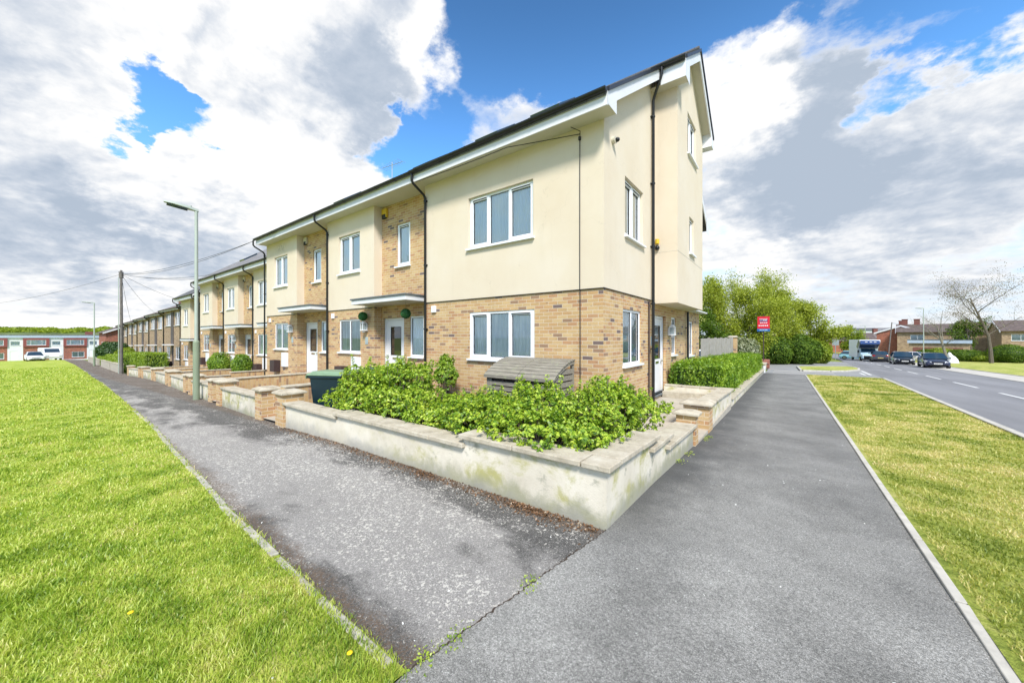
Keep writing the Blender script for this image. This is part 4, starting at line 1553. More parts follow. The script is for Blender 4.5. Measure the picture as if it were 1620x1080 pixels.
# camera dome, yellow bell, cable, vent
k = MB()
k.tube([(XQ, 7.03, 3.91), (XQ + 0.07, 7.03, 3.91)], 0.07, 14)
o = obj('security_camera', k, 'cream_plastic', root, smooth='auto')
k = MB()
k.ball((XQ + 0.10, 7.05, 3.91), 0.045)
obj('lens_dome', k, 'black_plastic', o, smooth=True)
k = MB()
k.tube([(XQ + 0.1, 9.80, 2.40), (XQ + 0.1, 9.80, 2.52)], 0.05, 10)
o = obj('floodlight', k, 'yellow_plastic', root, smooth='auto')
k = MB()
k.ball((XQ + 0.1, 9.80, 2.30), 0.06)
obj('lamp_head', k, 'black_plastic', o, smooth=True)
k = MB()
xk = -3.30
k.tube([(xk, 6.605, 3.95), (xk, 6.605, bnd), (xk, 6.62, bnd - 0.03), (xk, 6.625, -1.6)], 0.008, 6)
pts = []
for i in range(13):
    f = i / 12
    pts.append((xk - 4.6 * f, 6.60 - 0.38 * min(1, f * 3), 4.02 + 0.10 * min(1, f * 3) - 0.05 * math.sin(math.pi * f)))
k.tube(pts, 0.008, 6)
k.tube([(xk, 6.605, 3.95), (xk + 0.03, 6.56, 4.05), (xk - 0.12, 6.45, 4.13)], 0.008, 6)
k.box(xk - 0.02, xk + 0.02, 6.58, 6.62, 3.90, 3.97)
obj('phone_cable', k, 'wire', root)
small_box(root, 'vent', Ff, -7.72, -7.56, 0.66, 0.84, 0.05, 'upvc')
wall_light(root, Fs, 11.38, 0.18)
small_box(root, 'number_plate', Fs, 9.62, 9.84, -0.22, 0.02, 0.015, 'plate_grey')
small_box(root, 'door_canopy', Fs, 13.3, 16.0, 0.90, 0.945, 0.3, 'fascia_white')

# two topiary balls hung on wires


def leaf_cloud(N, centres, size, spread=0.0, aspect=1.7, up=0.2, normals=None, jitter=0.6):
    """N leaves as folded quads at the given centres (N,3) with preferred normals"""
    C_ = centres
    n = len(C_)
    nrm = normals if normals is not None else rng.normal(size=(n, 3))
    nrm = nrm + rng.normal(size=(n, 3)) * jitter
    nrm[:, 2] += up
    nrm /= np.linalg.norm(nrm, axis=1, keepdims=True) + 1e-9
    r = rng.normal(size=(n, 3))
    tng = np.cross(nrm, r)
    tng /= np.linalg.norm(tng, axis=1, keepdims=True) + 1e-9
    bit = np.cross(nrm, tng)
    s = size * rng.uniform(0.6, 1.25, size=(n, 1))
    a = C_ - tng * s * aspect * 0.5
    b = C_ + tng * s * aspect * 0.5 - nrm * s * 0.15
    l = C_ + bit * s * 0.5 + nrm * s * 0.10
    q = C_ - bit * s * 0.5 + nrm * s * 0.10
    V = np.stack([a, q, b, l], 1).reshape(-1, 3)
    Fv = np.arange(4 * n).reshape(-1, 4)
    return V, Fv


def fib(n):
    i = np.arange(n) + 0.5
    ph = np.arccos(1 - 2 * i / n)
    th = math.pi * (1 + 5 ** 0.5) * i
    return np.stack([np.cos(th) * np.sin(ph), np.sin(th) * np.sin(ph), np.cos(ph)], 1)


for (x, y, z, lab, zt) in ((-10.84, 6.46, 0.66, 'green topiary ball hanging by the wall light, left of the pair', 1.0), (-8.62, 6.44, 0.66, 'green topiary ball hanging under the canopy beside the black downpipe', 1.0)):
    r_ = empty('topiary_ball', (x, y, z), 0, lab, 'topiary ball', 'green balls hung beside the front door')
    d = fib(1400)
    V, Fv = leaf_cloud(0, np.array([x, y, z]) + d * 0.135 * rng.uniform(0.93, 1.04, (1400, 1)), 0.022, normals=d, jitter=0.5, up=0)
    np_obj('foliage', V, Fv, 'leaf_topiary', r_)
    k = MB()
    k.ball((x, y, z), 0.125)
    obj('core', k, 'leaf_topiary', r_, smooth=True)
    k = MB()
    k.tube([(x, y, z + 0.13), (x, y, zt + 0.14 if x < -9 else zt)], 0.003, 4)
    obj('wire', k, 'wire', r_)

# ------------------------------------------------------------------ garden walls


def wall_box(mb, P0, P1, t, zb0, zb1, zt0, zt1):
    """straight wall between plan points, thickness t to the left of travel, sloping top/bottom"""
    a, b = Vector((P0[0], P0[1], 0)), Vector((P1[0], P1[1], 0))
    d = (b - a).normalized()
    q = Vector((-d.y, d.x, 0)) * t
    c = [a, b, b + q, a + q]
    zb = [zb0, zb1, zb1, zb0]
    zt = [zt0, zt1, zt1, zt0]
    mb.hexa([(p.x, p.y, z) for p, z in zip(c, zb)] + [(p.x, p.y, z) for p, z in zip(c, zt)])


def coping_run(mb, P0, P1, t, o, z0, z1, th=0.05, step=0.60):
    """coping slabs overhanging by o on both faces"""
    a, b = Vector((P0[0], P0[1], 0)), Vector((P1[0], P1[1], 0))
    L_ = (b - a).length
    n = max(1, int(round(L_ / step)))
    d = (b - a) / n
    t_ = d.normalized()
    q = Vector((-t_.y, t_.x, 0))
    for i in range(n):
        s0 = a + d * i + t_ * 0.004
        s1 = a + d * (i + 1) - t_ * 0.004
        za = z0 + (z1 - z0) * i / n
        zb = z0 + (z1 - z0) * (i + 1) / n
        e = random.uniform(-0.004, 0.004)
        w = random.uniform(-0.005, 0.005)
        c = [s0 - q * (o + w), s1 - q * (o + w), s1 + q * (t + o), s0 + q * (t + o)]
        zz_ = [za + e, zb + e, zb + e, za + e]
        mb.hexa([(p.x, p.y, z) for p, z in zip(c, zz_)] + [(p.x, p.y, z + th) for p, z in zip(c, zz_)])


def pillar(parent, x0, x1, y0, y1, zb, zt, over=0.05):
    mb = MB()
    mb.box(x0, x1, y0, y1, zb, zt)
    p = obj('pillar', mb, 'buff_brick', parent)
    k = MB()
    c = [(x0 - over, y0 - over), (x1 + over, y0 - over), (x1 + over, y1 + over), (x0 - over, y1 + over)]
    k.hexa([(a, b, zt) for a, b in c] + [(a, b, zt + 0.035) for a, b in c])
    m_ = [((x0 + x1) / 2, (y0 + y1) / 2)]
    i_ = [(x0 + 0.04, y0 + 0.04), (x1 - 0.04, y0 + 0.04), (x1 - 0.04, y1 - 0.04), (x0 + 0.04, y1 - 0.04)]
    k.hexa([(a, b, zt + 0.035) for a, b in c] + [(a, b, zt + 0.075) for a, b in i_])
    obj('cap', k, 'coping_stone', p, bevel=0.008)
    return p


root = empty('corner_garden_wall', (-1.2, 2.893, -1.6), 0, 'low stepped off-white rendered wall with green stains round the corner garden', 'garden wall')
mb = MB()
T = 0.21
cor = (-1.2, 2.893)
# front run: travelling -X, thickness must be on +Y side
wall_box(mb, (-7.46, 2.90), (-5.60, 2.895), T, -1.95, -1.9, -1.262, -1.262)
wall_box(mb, (-5.60, 2.895), (-2.85, 2.893), T, -1.9, -1.9, -1.215, -1.215)
wall_box(mb, (-2.85, 2.893), (-1.2, 2.893), T, -1.9, -1.9, -1.112, -1.112)
wall_box(mb, (-1.2, 2.893 + T), (-1.2, 4.25), T, -1.9, -1.9, -1.113, -1.15)
wall_box(mb, (-1.2, 4.25), (-1.19, 4.83), T, -1.95, -1.95, -1.245, -1.25)
wall_box(mb, (-1.19, 4.83), (-1.17, 6.18), T, -2, -2, -1.37, -1.39)
w = obj('rendered_wall', mb, 'wall_render', root)
md = w.modifiers.new('sub', 'SUBSURF')
md.subdivision_type = 'SIMPLE'
md.levels = md.render_levels = 1
w.modifiers.clear()
mb = MB()
coping_run(mb, (-7.50, 2.90), (-5.57, 2.895), T, 0.055, -1.26, -1.26)
coping_run(mb, (-5.62, 2.895), (-2.82, 2.893), T, 0.055, -1.209, -1.209)
coping_run(mb, (-2.88, 2.893), (-1.42, 2.893), T, 0.055, -1.108, -1.108)
mb.hexa([(-1.41, 2.838, -1.108), (-1.150, 2.838, -1.108), (-1.150, 3.1, -1.11), (-1.41, 3.1, -1.11), (-1.41, 2.838, -1.060), (-1.15, 2.838, -1.060), (-1.15, 3.1, -1.062), (-1.41, 3.1, -1.062)])
coping_run(mb, (-1.2, 3.105), (-1.2, 4.29), T, 0.055, -1.112, -1.145)
coping_run(mb, (-1.2, 4.05), (-1.19, 4.87), T, 0.055, -1.241, -1.246, step=0.41)
coping_run(mb, (-1.19, 4.66), (-1.17, 6.19), T, 0.055, -1.365, -1.385)
obj('coping', mb, 'coping_stone', root, bevel=0.008)
pillar(root, -7.83, -7.47, 2.86, 3.22, -2.0, -1.08)
pillar(root, -1.42, -1.14, 6.20, 6.42, -2.0, -1.22)
mb = MB()
mb.box(-8.0, -7.44, 3.22, 3.4, -2.0, -1.25)

# side wall past the gate gap
root = empty('side_garden_wall', (-1.2, 9, -1.8), 0, 'low white wall with brick pillar between front path gate and leafy hedge', 'garden wall')
pillar(root, -1.55, -1.13, 7.32, 7.74, -2.1, -1.24, 0.06)
mb = MB()
wall_box(mb, (-1.17, 7.75), (-1.18, 11.0), T, -2.2, -2.2, -1.27, -1.38)
wall_box(mb, (-1.2 - T, 10.80), (-2.79, 10.80), -T, -2.2, -2.2, -1.38, -1.38)
obj('rendered_wall', mb, 'wall_render', root)
mb = MB()
coping_run(mb, (-1.17, 7.76), (-1.18, 11.03), T, 0.06, -1.265, -1.375, step=0.5)
coping_run(mb, (-1.44, 10.80), (-2.79, 10.80), -T, 0.03, -1.375, -1.375, step=0.45)
obj('coping', mb, 'coping_stone', root, bevel=0.008)
mb = MB()
wall_box(mb, (-2.79, 10.62), (-1.40, 10.62), 0.15, -2.2, -2.2, -1.50, -1.50)
obj('planter_step', mb, 'coping_stone', root)

root = empty('hedge_wall', (-1.2, 19, -2), 0, 'very low white wall with stone coping running under the long leafy hedge', 'garden wall')
mb = MB()
wall_box(mb, (-1.18, 11.05), (-1.22, 28.1), T, -2.2, -2.6, -1.64, -2.07)
obj('rendered_wall', mb, 'wall_render', root)
mb = MB()
coping_run(mb, (-1.18, 11.06), (-1.22, 28.05), T, 0.05, -1.635, -2.065)
obj('coping', mb, 'coping_stone', root, bevel=0.008)
mb = MB()
mb.tube([(-1.25, 28.45, G(-1.25, 28.4) - 0.1), (-1.25, 28.45, -1.85)], 0.09, 10)
obj('bollard', mb, 'fascia_white', root, smooth='auto')

# ground inside the gardens: soil, gravel, slab paths
mb = MB()
xsg = [-7.44, -5.6, -3.2, -1.4]
mb.add([(-7.4, 3.09, -1.55), (-1.36, 3.09, -1.50), (-1.36, 6.2, -1.60), (-2.8, 6.66, -1.60), (-7.4, 6.66, -1.60)], [(0, 1, 2, 3, 4)])
tag(obj('garden_soil', mb, 'soil'), kind='structure')
mb = MB()
mb.box(-2.84, -1.14, 6.45, 10.6, -1.9, -1.66)
tag(obj('paved_path', mb, 'concrete_slab'), kind='structure')
mb = MB()
mb.add([(-2.84, 10.95, -1.5), (-1.38, 10.95, -1.62), (-1.42, 28, -2.07), (-2.84, 28, -2.0)], [(0, 1, 2, 3)])
tag(obj('hedge_soil', mb, 'soil'), kind='structure')
mb = MB()
for a, b_ in zip(xs_between(-39, -7.44, [GX, WALL_E], 3), xs_between(-39, -7.44, [GX, WALL_E], 3)[1:]):
    mb.add([(a, interp(WALL_E, a) + 0.03, G(a, 4) + 0.05), (b_, interp(WALL_E, b_) + 0.03, G(b_, 4) + 0.05), (b_, 8, G(b_, 4) + 0.05), (a, 8, G(a, 4) + 0.05)], [(0, 1, 2, 3)])
tag(obj('front_gardens', mb, 'soil'), kind='structure')
mb = MB()
for x in (-8.3, -12.7, -17.0, -22.4, -28.2, -33.4):
    y0 = interp(WALL_E, x) + 0.0
    mb.add([(x - 0.5, y0, G(x - 0.5, 3.5) + 0.035 + (0.03 if x > -9 else 0.03)), (x + 0.5, y0, G(x + 0.5, 3.5) + 0.065), (x + 0.9, 7.6, G(x, 4) + 0.12), (x - 0.9, 7.6, G(x, 4) + 0.12)], [(0, 1, 2, 3)])
tag(obj('gate_slab', mb, 'concrete_slab'), kind='structure')

# row of front walls
SEG = [(-8.65, -9.03, -11.90, ''), (-13.10, -13.45, -16.20, ''), (-17.40, -17.75, -21.6, ''), (-22.9, -23.25, -27.4, ''), (-28.6, -28.95, -32.6, ''), (-33.8, -34.15, -37.6, '')]
LAB = ['first low white garden wall left of the wheelie bin, between two brick pillars', 'second low white garden wall past the bin, beginning behind the near street lamp',
       'third low white garden wall past the bin, just left of the near street lamp', 'fourth low white garden wall past the bin, third from the telegraph pole',
       'fifth low white garden wall past the bin, second from the telegraph pole', 'farthest low white garden wall with pillars, right beside the telegraph pole']
for (pr, w1, w0, _), lab in zip(SEG, LAB):
    xm = (w0 + w1) / 2
    r_ = empty('front_garden_wall', (xm, interp(WALL_E, xm), gx(xm)), 0, lab, 'garden wall', 'low front garden walls with brick pillars')
    y0, y1 = interp(WALL_E, w0), interp(WALL_E, w1)
    mb = MB()
    wall_box(mb, (w0, y0), (w1, y1), 0.2, gx(w0) - 0.3, gx(w1) - 0.3, gx(w0) + 0.44, gx(w1) + 0.44)
    obj('rendered_wall', mb, 'wall_render', r_)
    mb = MB()
    coping_run(mb, (w0, y0), (w1, y1), 0.2, 0.045, gx(w0) + 0.443, gx(w1) + 0.443)
    obj('coping', mb, 'coping_stone', r_, bevel=0.006)
    pillar(r_, w1, w1 + 0.36, y1 - 0.04, y1 + 0.32, gx(w1) - 0.3, gx(w1) + 0.60)
    pillar(r_, w0 - 0.36, w0, y0 - 0.04, y0 + 0.32, gx(w0) - 0.3, gx(w0) + 0.60)
# divider walls between gardens
for (x, y0, y1, z0, z1, lab) in ((-8.52, 3.25, 6.6, -1.07, -1.07, 'low brick divider wall with flat stone top running behind the wheelie bin'),
                                 (-13.9, 3.7, 6.6, -1.32, -1.32, 'low brick divider wall between the second pair of front gardens'),
                                 (-19.3, 5.3, 6.6, -1.55, -1.55, 'higher rear section of brick divider wall at the end of the near block'),
                                 (-19.3, 3.9, 5.29, -1.66, -1.66, 'lower front section of brick divider wall at the end of the near block'),
                                 (-24.1, 4.3, 7.5, -1.75, -1.75, 'brick divider wall beyond the right-hand round bush'),
                                 (-29.1, 4.6, 7.5, -1.92, -1.92, 'brick divider wall beyond the left-hand round bush'),
                                 (-34.4, 4.7, 7.5, -2.1, -2.1, 'brick divider wall at the end of the second block')):
    r_ = empty('divider_wall', (x, (y0 + y1) / 2, gx(x)), 0, lab, 'garden wall', 'low brick walls between the front gardens')
    mb = MB()
    mb.box(x - 0.1, x + 0.1, y0, y1, gx(x) - 0.3, z0)
    obj('brick_wall', mb, 'soldier_brick', r_)
    mb = MB()
    coping_run(mb, (x + 0.1, y0), (x + 0.1, y1), 0.2, 0.03, z0 + 0.002, z0 + 0.002, th=0.035)
    obj('coping', mb, 'coping_stone', r_, bevel=0.005)

# ------------------------------------------------------------------ planting


def rosettes(ells, n_ros, leaves, leaf, rad, inner=0.0, shoots=0, up=0.45, squash=0.9, floor=None, lump_=0.16):
    """clusters of leaves round twig ends spread over lumpy ellipsoids"""
    cs, ns = [], []
    vol = np.array([e[3] * e[4] + e[4] * e[5] + e[3] * e[5] for e in ells])
    pr = vol / vol.sum()
    for e, p_ in zip(ells, pr):
        k = int(n_ros * p_)
        d = rng.normal(size=(k, 3))
        d[:, 2] = np.where(d[:, 2] < -0.3, -d[:, 2], d[:, 2])
        d /= np.linalg.norm(d, axis=1, keepdims=True)
        lum = 1 + lump_ * np.sin(d[:, 0] * 7 + e[0] * 5) * np.sin(d[:, 1] * 6 + e[1] * 3) + lump_ * 0.7 * np.sin(d[:, 2] * 9 + e[0])
        rr = rng.uniform(0.55 + inner * 0, 1.06, size=k) ** 0.6 * lum
        c = np.array(e[:3]) + d * rr[:, None] * np.array(e[3:6])
        cs.append(c)
        ns.append(d)
    c = np.concatenate(cs)
    nrm = np.concatenate(ns)
    if floor is not None:
        ok = c[:, 2] > floor
        c, nrm = c[ok], nrm[ok]
    # drop ones buried in other ellipsoids
    keep = np.ones(len(c), bool)
    if floor is not None: keep &= (c[:, 1] > 2.86) & (c[:, 0] < -1.20) & ((c[:, 2] > -1.10) | (c[:, 1] > 3.12)) & ((c[:, 2] > -1.06) | (c[:, 0] < -1.44))
    for e in ells:
        q = (c - np.array(e[:3])) / np.array(e[3:6])
        keep &= (np.linalg.norm(q, axis=1) > 0.62)
    c, nrm = c[keep], nrm[keep]
    m_ = len(c)
    C2 = np.repeat(c, leaves, axis=0)
    N2 = np.repeat(nrm, leaves, axis=0)
    off = rng.normal(size=(m_ * leaves, 3))
    off /= np.linalg.norm(off, axis=1, keepdims=True)
    off[:, 2] *= 0.7
    C3 = C2 + off * rad * rng.uniform(0.25, 1.0, size=(m_ * leaves, 1))
    V, Fv = leaf_cloud(0, C3, leaf, normals=off * 0.8 + N2 * 0.6, jitter=0.35, up=up, aspect=1.75)
    return V, Fv, c, nrm


def stems(base, tips, n, r=0.008, seed=0):
    rr = random.Random(seed)
    mb = MB()
    for i in range(n):
        tp = tips[rr.randrange(len(tips))]
        b = (base[0] + rr.uniform(-0.12, 0.12), base[1] + rr.uniform(-0.12, 0.12), base[2])
        md_ = [(b[j] * 0.45 + tp[j] * 0.55) + rr.uniform(-0.08, 0.08) for j in range(3)]
        mb.tube([b, md_, tuple(tp)], [r * 1.6, r, r * 0.4], 5, caps=False)
    return mb


SHR = [
    ([(-6.15, 3.62, -1.22, 0.58, 0.52, 0.56), (-5.95, 4.05, -1.05, 0.55, 0.55, 0.50), (-5.65, 3.5, -1.25, 0.6, 0.5, 0.45)], 'leafy green shrub beside the wheelie bin, leftmost of the corner bed'),
    ([(-5.2, 3.9, -1.02, 0.62, 0.60, 0.54), (-4.8, 3.45, -1.22, 0.6, 0.45, 0.46)], 'leafy green shrub below the black downpipe in the corner bed'),
    ([(-4.25, 4.10, -1.30, 0.58, 0.6, 0.36), (-4.0, 3.55, -1.34, 0.62, 0.48, 0.40)], 'lower leafy shrub in the dip left of the wooden store'),
    ([(-3.35, 3.95, -1.20, 0.60, 0.60, 0.44), (-3.15, 3.42, -1.20, 0.62, 0.42, 0.42)], 'tall shooting leafy shrub directly before the wooden store'),
    ([(-2.45, 3.75, -1.05, 0.58, 0.58, 0.46), (-2.15, 3.25, -1.12, 0.58, 0.40, 0.38), (-1.85, 3.70, -1.16, 0.46, 0.55, 0.36)], 'leafy shrub spilling over the coping just inside the wall corner'),
    ([(-1.95, 4.65, -1.12, 0.50, 0.62, 0.48), (-2.2, 5.4, -1.10, 0.5, 0.55, 0.44), (-1.72, 5.45, -1.22, 0.36, 0.5, 0.36)], 'leafy shrub by the small brick pillar, right end of the corner bed'),
]
for i, (ells, lab) in enumerate(SHR):
    e0 = ells[0]
    bx, by_ = e0[0], e0[1]
    r_ = empty('shrub', (bx, by_, -1.6), 0, lab, 'shrub', 'leafy green shrubs in the corner bed')
    sz = sum(e[3] * e[4] for e in ells)
    V, Fv, c, nr = rosettes(ells, int(1750 * sz / 0.6), 10, 0.0250, 0.038, floor=-1.45, lump_=0.24)
    parts = [(V, Fv)]
    # upright shoots along the top
    top_ = c[c[:, 2] > e0[2] + e0[5] * 0.55]
    sh = top_[rng.choice(len(top_), size=min(30, len(top_)), replace=False)]
    CC, NN = [], []
    mbs = MB()
    for s_ in sh:
        h = rng.uniform(0.06, 0.24)
        lean = rng.normal(size=2) * 0.05
        for q in np.linspace(0, 1, 11):
            for w_ in range(4):
                an = rng.uniform(0, 6.28)
                CC.append([s_[0] + lean[0] * q + 0.018 * math.cos(an), s_[1] + lean[1] * q + 0.022 * math.sin(an), s_[2] + h * q])
                NN.append([math.cos(an) * 0.5, math.sin(an) * 0.5, 0.8])
        mbs.tube([tuple(s_ - np.array([0, 0, 0.1])), (s_[0] + lean[0], s_[1] + lean[1], s_[2] + h)], [0.004, 0.002], 4, caps=False)
    V2, F2 = leaf_cloud(0, np.array(CC), 0.024, normals=np.array(NN), jitter=0.3)
    V = np.concatenate([V, V2])
    Fv = np.concatenate([Fv, F2 + len(V) - len(V2)])
    np_obj('foliage', V, Fv, 'leaf_shrub', r_)
    st = stems((bx, by_, -1.62), c, 110, 0.008, i)
    st.add(mbs.v, mbs.f)
    obj('stem', st, 'bark', r_)

r_ = empty('shrub', (-6.15, 6.25, -1.6), 0, 'small dark green shrub against the brick wall beside the downpipe', 'shrub')
V, Fv, c, nr = rosettes([(-6.7, 6.2, -1.05, 0.30, 0.25, 0.55)], 420, 9, 0.034, 0.05, floor=-1.55)
np_obj('foliage', V, Fv, 'leaf_hedge', r_)
obj('stem', stems((-6.7, 6.25, -1.6), c, 20, 0.008, 99), 'bark', r_)

# box hedge shapes


def hedge(name, x0, x1, y0, y1, zb0, zb1, zt0, zt1, mat, lab, cat='hedge', axis='y', dens=900, leaf=0.03, rough=0.05, group=None):
    """leafy block; zb/zt given at both ends of the long axis"""
    r_ = empty(name, ((x0 + x1) / 2, (y0 + y1) / 2, min(zb0, zb1)), 0, lab, cat, group)
    A = (x1 - x0) * (y1 - y0) + 2 * ((x1 - x0) + (y1 - y0)) * (zt0 - zb0)
    n = int(A * dens)
    u = rng.uniform(0, 1, n)
    v = rng.uniform(0, 1, n)
    w = rng.uniform(0, 1, n)
    areas = np.array([(x1 - x0) * (y1 - y0), (y1 - y0) * (zt0 - zb0), (y1 - y0) * (zt0 - zb0), (x1 - x0) * (zt0 - zb0), (x1 - x0) * (zt0 - zb0)])
    f = rng.choice(5, size=n, p=areas / areas.sum())
    U = np.where(f == 1, 0, np.where(f == 2, 1, u))
    Vv = np.where(f == 3, 0, np.where(f == 4, 1, v))
    Wz = np.where(f == 0, 1, w)
    X_ = x0 + (x1 - x0) * U
    Y_ = y0 + (y1 - y0) * Vv
    s_ = Vv if axis == 'y' else U
    zb = zb0 + (zb1 - zb0) * s_
    zt = zt0 + (zt1 - zt0) * s_
    Z_ = zb + (zt - zb) * Wz
    nr = np.stack([(f == 2) * 1.0 - (f == 1) * 1.0, (f == 4) * 1.0 - (f == 3) * 1.0, (f == 0) * 1.0], 1)
    lum = rough * (np.sin(X_ * 5.1 + Y_ * 3.3) + np.sin(Z_ * 6 + Y_ * 4.7 - X_ * 2) + np.sin(X_ * 11 + Z_ * 9 + Y_ * 10) * 0.5)
    dep = rng.uniform(-0.16, 0.03, n)
    P = np.stack([X_, Y_, Z_], 1)
    ctr = np.array([(x0 + x1) / 2, (y0 + y1) / 2, 0])
    P = P + nr * (lum + dep)[:, None] + rng.normal(size=(n, 3)) * 0.03
    # round the long top edges
    V, Fv = leaf_cloud(0, P, leaf, normals=nr, jitter=0.7, up=0.3)
    np_obj('foliage', V, Fv, mat, r_)
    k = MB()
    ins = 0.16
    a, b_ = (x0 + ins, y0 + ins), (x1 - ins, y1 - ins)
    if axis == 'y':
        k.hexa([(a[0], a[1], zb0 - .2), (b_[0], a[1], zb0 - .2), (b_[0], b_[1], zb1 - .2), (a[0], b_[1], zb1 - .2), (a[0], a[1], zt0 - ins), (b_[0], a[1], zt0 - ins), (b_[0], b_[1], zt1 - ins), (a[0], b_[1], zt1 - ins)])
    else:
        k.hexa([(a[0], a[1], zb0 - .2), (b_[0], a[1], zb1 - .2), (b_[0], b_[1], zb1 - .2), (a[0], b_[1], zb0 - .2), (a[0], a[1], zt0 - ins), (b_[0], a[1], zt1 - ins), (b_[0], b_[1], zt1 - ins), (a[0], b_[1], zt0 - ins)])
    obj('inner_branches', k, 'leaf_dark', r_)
    return r_


hedge('hedge', -2.72, -1.38, 11.15, 27.6, -1.6, -2.0, -0.78, -1.10, 'leaf_hedge', 'long loose leafy hedge over the very low wall beside the footpath', dens=1500, leaf=0.042, rough=0.05)
hedge('hedge', -48.6, -38.4, 5.3, 6.6, -3.0, -2.75, -1.45, -1.25, 'leaf_clipped', 'large clipped bright green hedge right behind the telegraph pole', axis='x', dens=500, leaf=0.06, rough=0.012, group='clipped hedges before the old terrace')
hedge('hedge', -54.5, -45.0, 4.75, 5.6, -3.1, -2.9, -1.75, -1.55, 'leaf_clipped', 'clipped hedge on the grey wall, just left of the telegraph pole', axis='x', dens=400, leaf=0.06, rough=0.012, group='clipped hedges before the old terrace')
hedge('hedge', -66, -59, 5.1, 6.2, -3.3, -3.2, -2.35, -2.2, 'leaf_clipped', 'low yellow-green clipped hedge beside the far left street lamp', axis='x', dens=250, leaf=0.08, rough=0.012, group='clipped hedges before the old terrace')


def round_bush(x, y, zb, rx, rz, mat, lab, n=2600, leaf=0.05, group=None, name='bush'):
    r_ = empty(name, (x, y, zb), 0, lab, 'bush', group)
    d = fib(n)
    lum = 1 + 0.06 * np.sin(d[:, 0] * 6 + x) + 0.05 * np.sin(d[:, 1] * 7 + d[:, 2] * 5)
    P = np.array([x, y, zb + rz]) + d * np.array([rx, rx, rz]) * (lum * rng.uniform(0.86, 1.03, n))[:, None]
    V, Fv = leaf_cloud(0, P, leaf, normals=d, jitter=0.6, up=0.2)
    np_obj('foliage', V, Fv, mat, r_)
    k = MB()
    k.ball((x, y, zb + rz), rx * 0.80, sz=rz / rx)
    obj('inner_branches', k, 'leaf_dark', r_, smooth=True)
    return r_


round_bush(-21.4, 6.35, -2.02, 0.42, 0.60, 'leaf_hedge', 'round clipped bush before a front door, right one of the pair', group='round bushes in the second block gardens')
round_bush(-24.85, 6.35, -2.15, 0.54, 0.66, 'leaf_hedge', 'round clipped bush with a bump, left one of the pair', group='round bushes in the second block gardens')
round_bush(-69, 6.6, -3.3, 1.55, 1.35, 'leaf_dark', 'big dark round bush behind the far left street lamp', n=5000, leaf=0.12)
round_bush(-60.5, 6.8, -3.1, 0.9, 0.95, 'leaf_mid', 'domed olive bush between two clipped hedges', n=3000, leaf=0.08)
round_bush(-2.3, 29.2, -2.2, 0.85, 1.10, 'leaf_grey', 'grey-green feathery shrub beneath the red sign board', n=2600, leaf=0.09)

# ------------------------------------------------------------------ trees


def tree(x, y, zb, h, spread, mat, lab, cat='tree', n_leaf=7000, leaf=0.16, trunk_r=0.14, bark='bark', seed=1, clear=0.2, shape='oval', group=None, name='tree', twigs=True, lean=0.0, open_=0.5, levels=3):
    rr = random.Random(seed)
    r_ = empty(name, (x, y, zb), 0, lab, cat, group)
    mb = MB()
    tips = []

    def branch(p, d, L_, r, lev):
        pts = [p]
        rs = [r]
        q = Vector(p)
        dd = Vector(d).normalized()
        n = 5 if lev == 0 else 4
        for i in range(n):
            dd = (dd + Vector((rr.uniform(-.18, .18), rr.uniform(-.18, .18), rr.uniform(-.02, .14)))).normalized()
            q = q + dd * (L_ / n)
            pts.append(tuple(q))
            rs.append(max(0.006, r * (1 - 0.75 * (i + 1) / n)))
        mb.tube(pts, rs, 7 if lev == 0 else 4, caps=False)
        if lev >= levels - 1:
            for pt in pts[1:]: tips.append(pt)
            return
        nb = {0: 9, 1: 5, 2: 4}[lev]
        for i in range(nb):
            f = (clear + (1 - clear) * (i + rr.random()) / nb) if lev == 0 else 0.25 + 0.75 * (i + rr.random()) / nb
            idx = min(n - 1, int(f * n))
            a, b = Vector(pts[idx]), Vector(pts[idx + 1])
            pp = a.lerp(b, f * n - idx)
            an = rr.uniform(0, 2 * math.pi)
            tilt = rr.uniform(0.5, 1.1) if shape != 'upright' else rr.uniform(0.25, 0.6)
            base = dd if lev == 0 else Vector(d).normalized()
            side = Vector((math.cos(an), math.sin(an), 0))
            nd = (base * math.cos(tilt) + side * math.sin(tilt)).normalized()
            if shape == 'cone': ll = spread * (1.05 - f) * 1.0
            elif lev == 0: ll = spread * (0.55 + 0.6 * math.sin(math.pi * min(1, max(0, (f - clear) / (1 - clear)) * 0.85 + 0.1)))
            else: ll = L_ * rr.uniform(0.35, 0.6)
            branch(tuple(pp), nd, ll, max(0.008, rs[idx] * 0.5), lev + 1)

    branch((x, y, zb - 0.1), (lean, 0, 1), h * 0.93, trunk_r, 0)
    obj('trunk', mb, bark, r_)
    if n_leaf:
        T_ = np.array(tips)
        ncl = max(1, n_leaf // 14)
        cc = T_[rng.integers(0, len(T_), ncl)] + rng.normal(size=(ncl, 3)) * np.array([0.30, 0.30, 0.26]) * spread * 0.22
        P = np.repeat(cc, 14, axis=0) + rng.normal(size=(ncl * 14, 3)) * spread * open_ * 0.16
        P = P[P[:, 2] > zb + 0.2]
        V, Fv = leaf_cloud(0, P, leaf, jitter=1.0, up=0.4, aspect=1.4)
        np_obj('crown', V, Fv, mat, r_)
    return r_


def at(px_a, t):       # plan position along the view from the camera at tangent px_a, depth t
    c_, s_ = math.cos(R(37.04)), math.sin(R(37.04))
    return t * (c_ * px_a - s_), t * (s_ * px_a + c_)


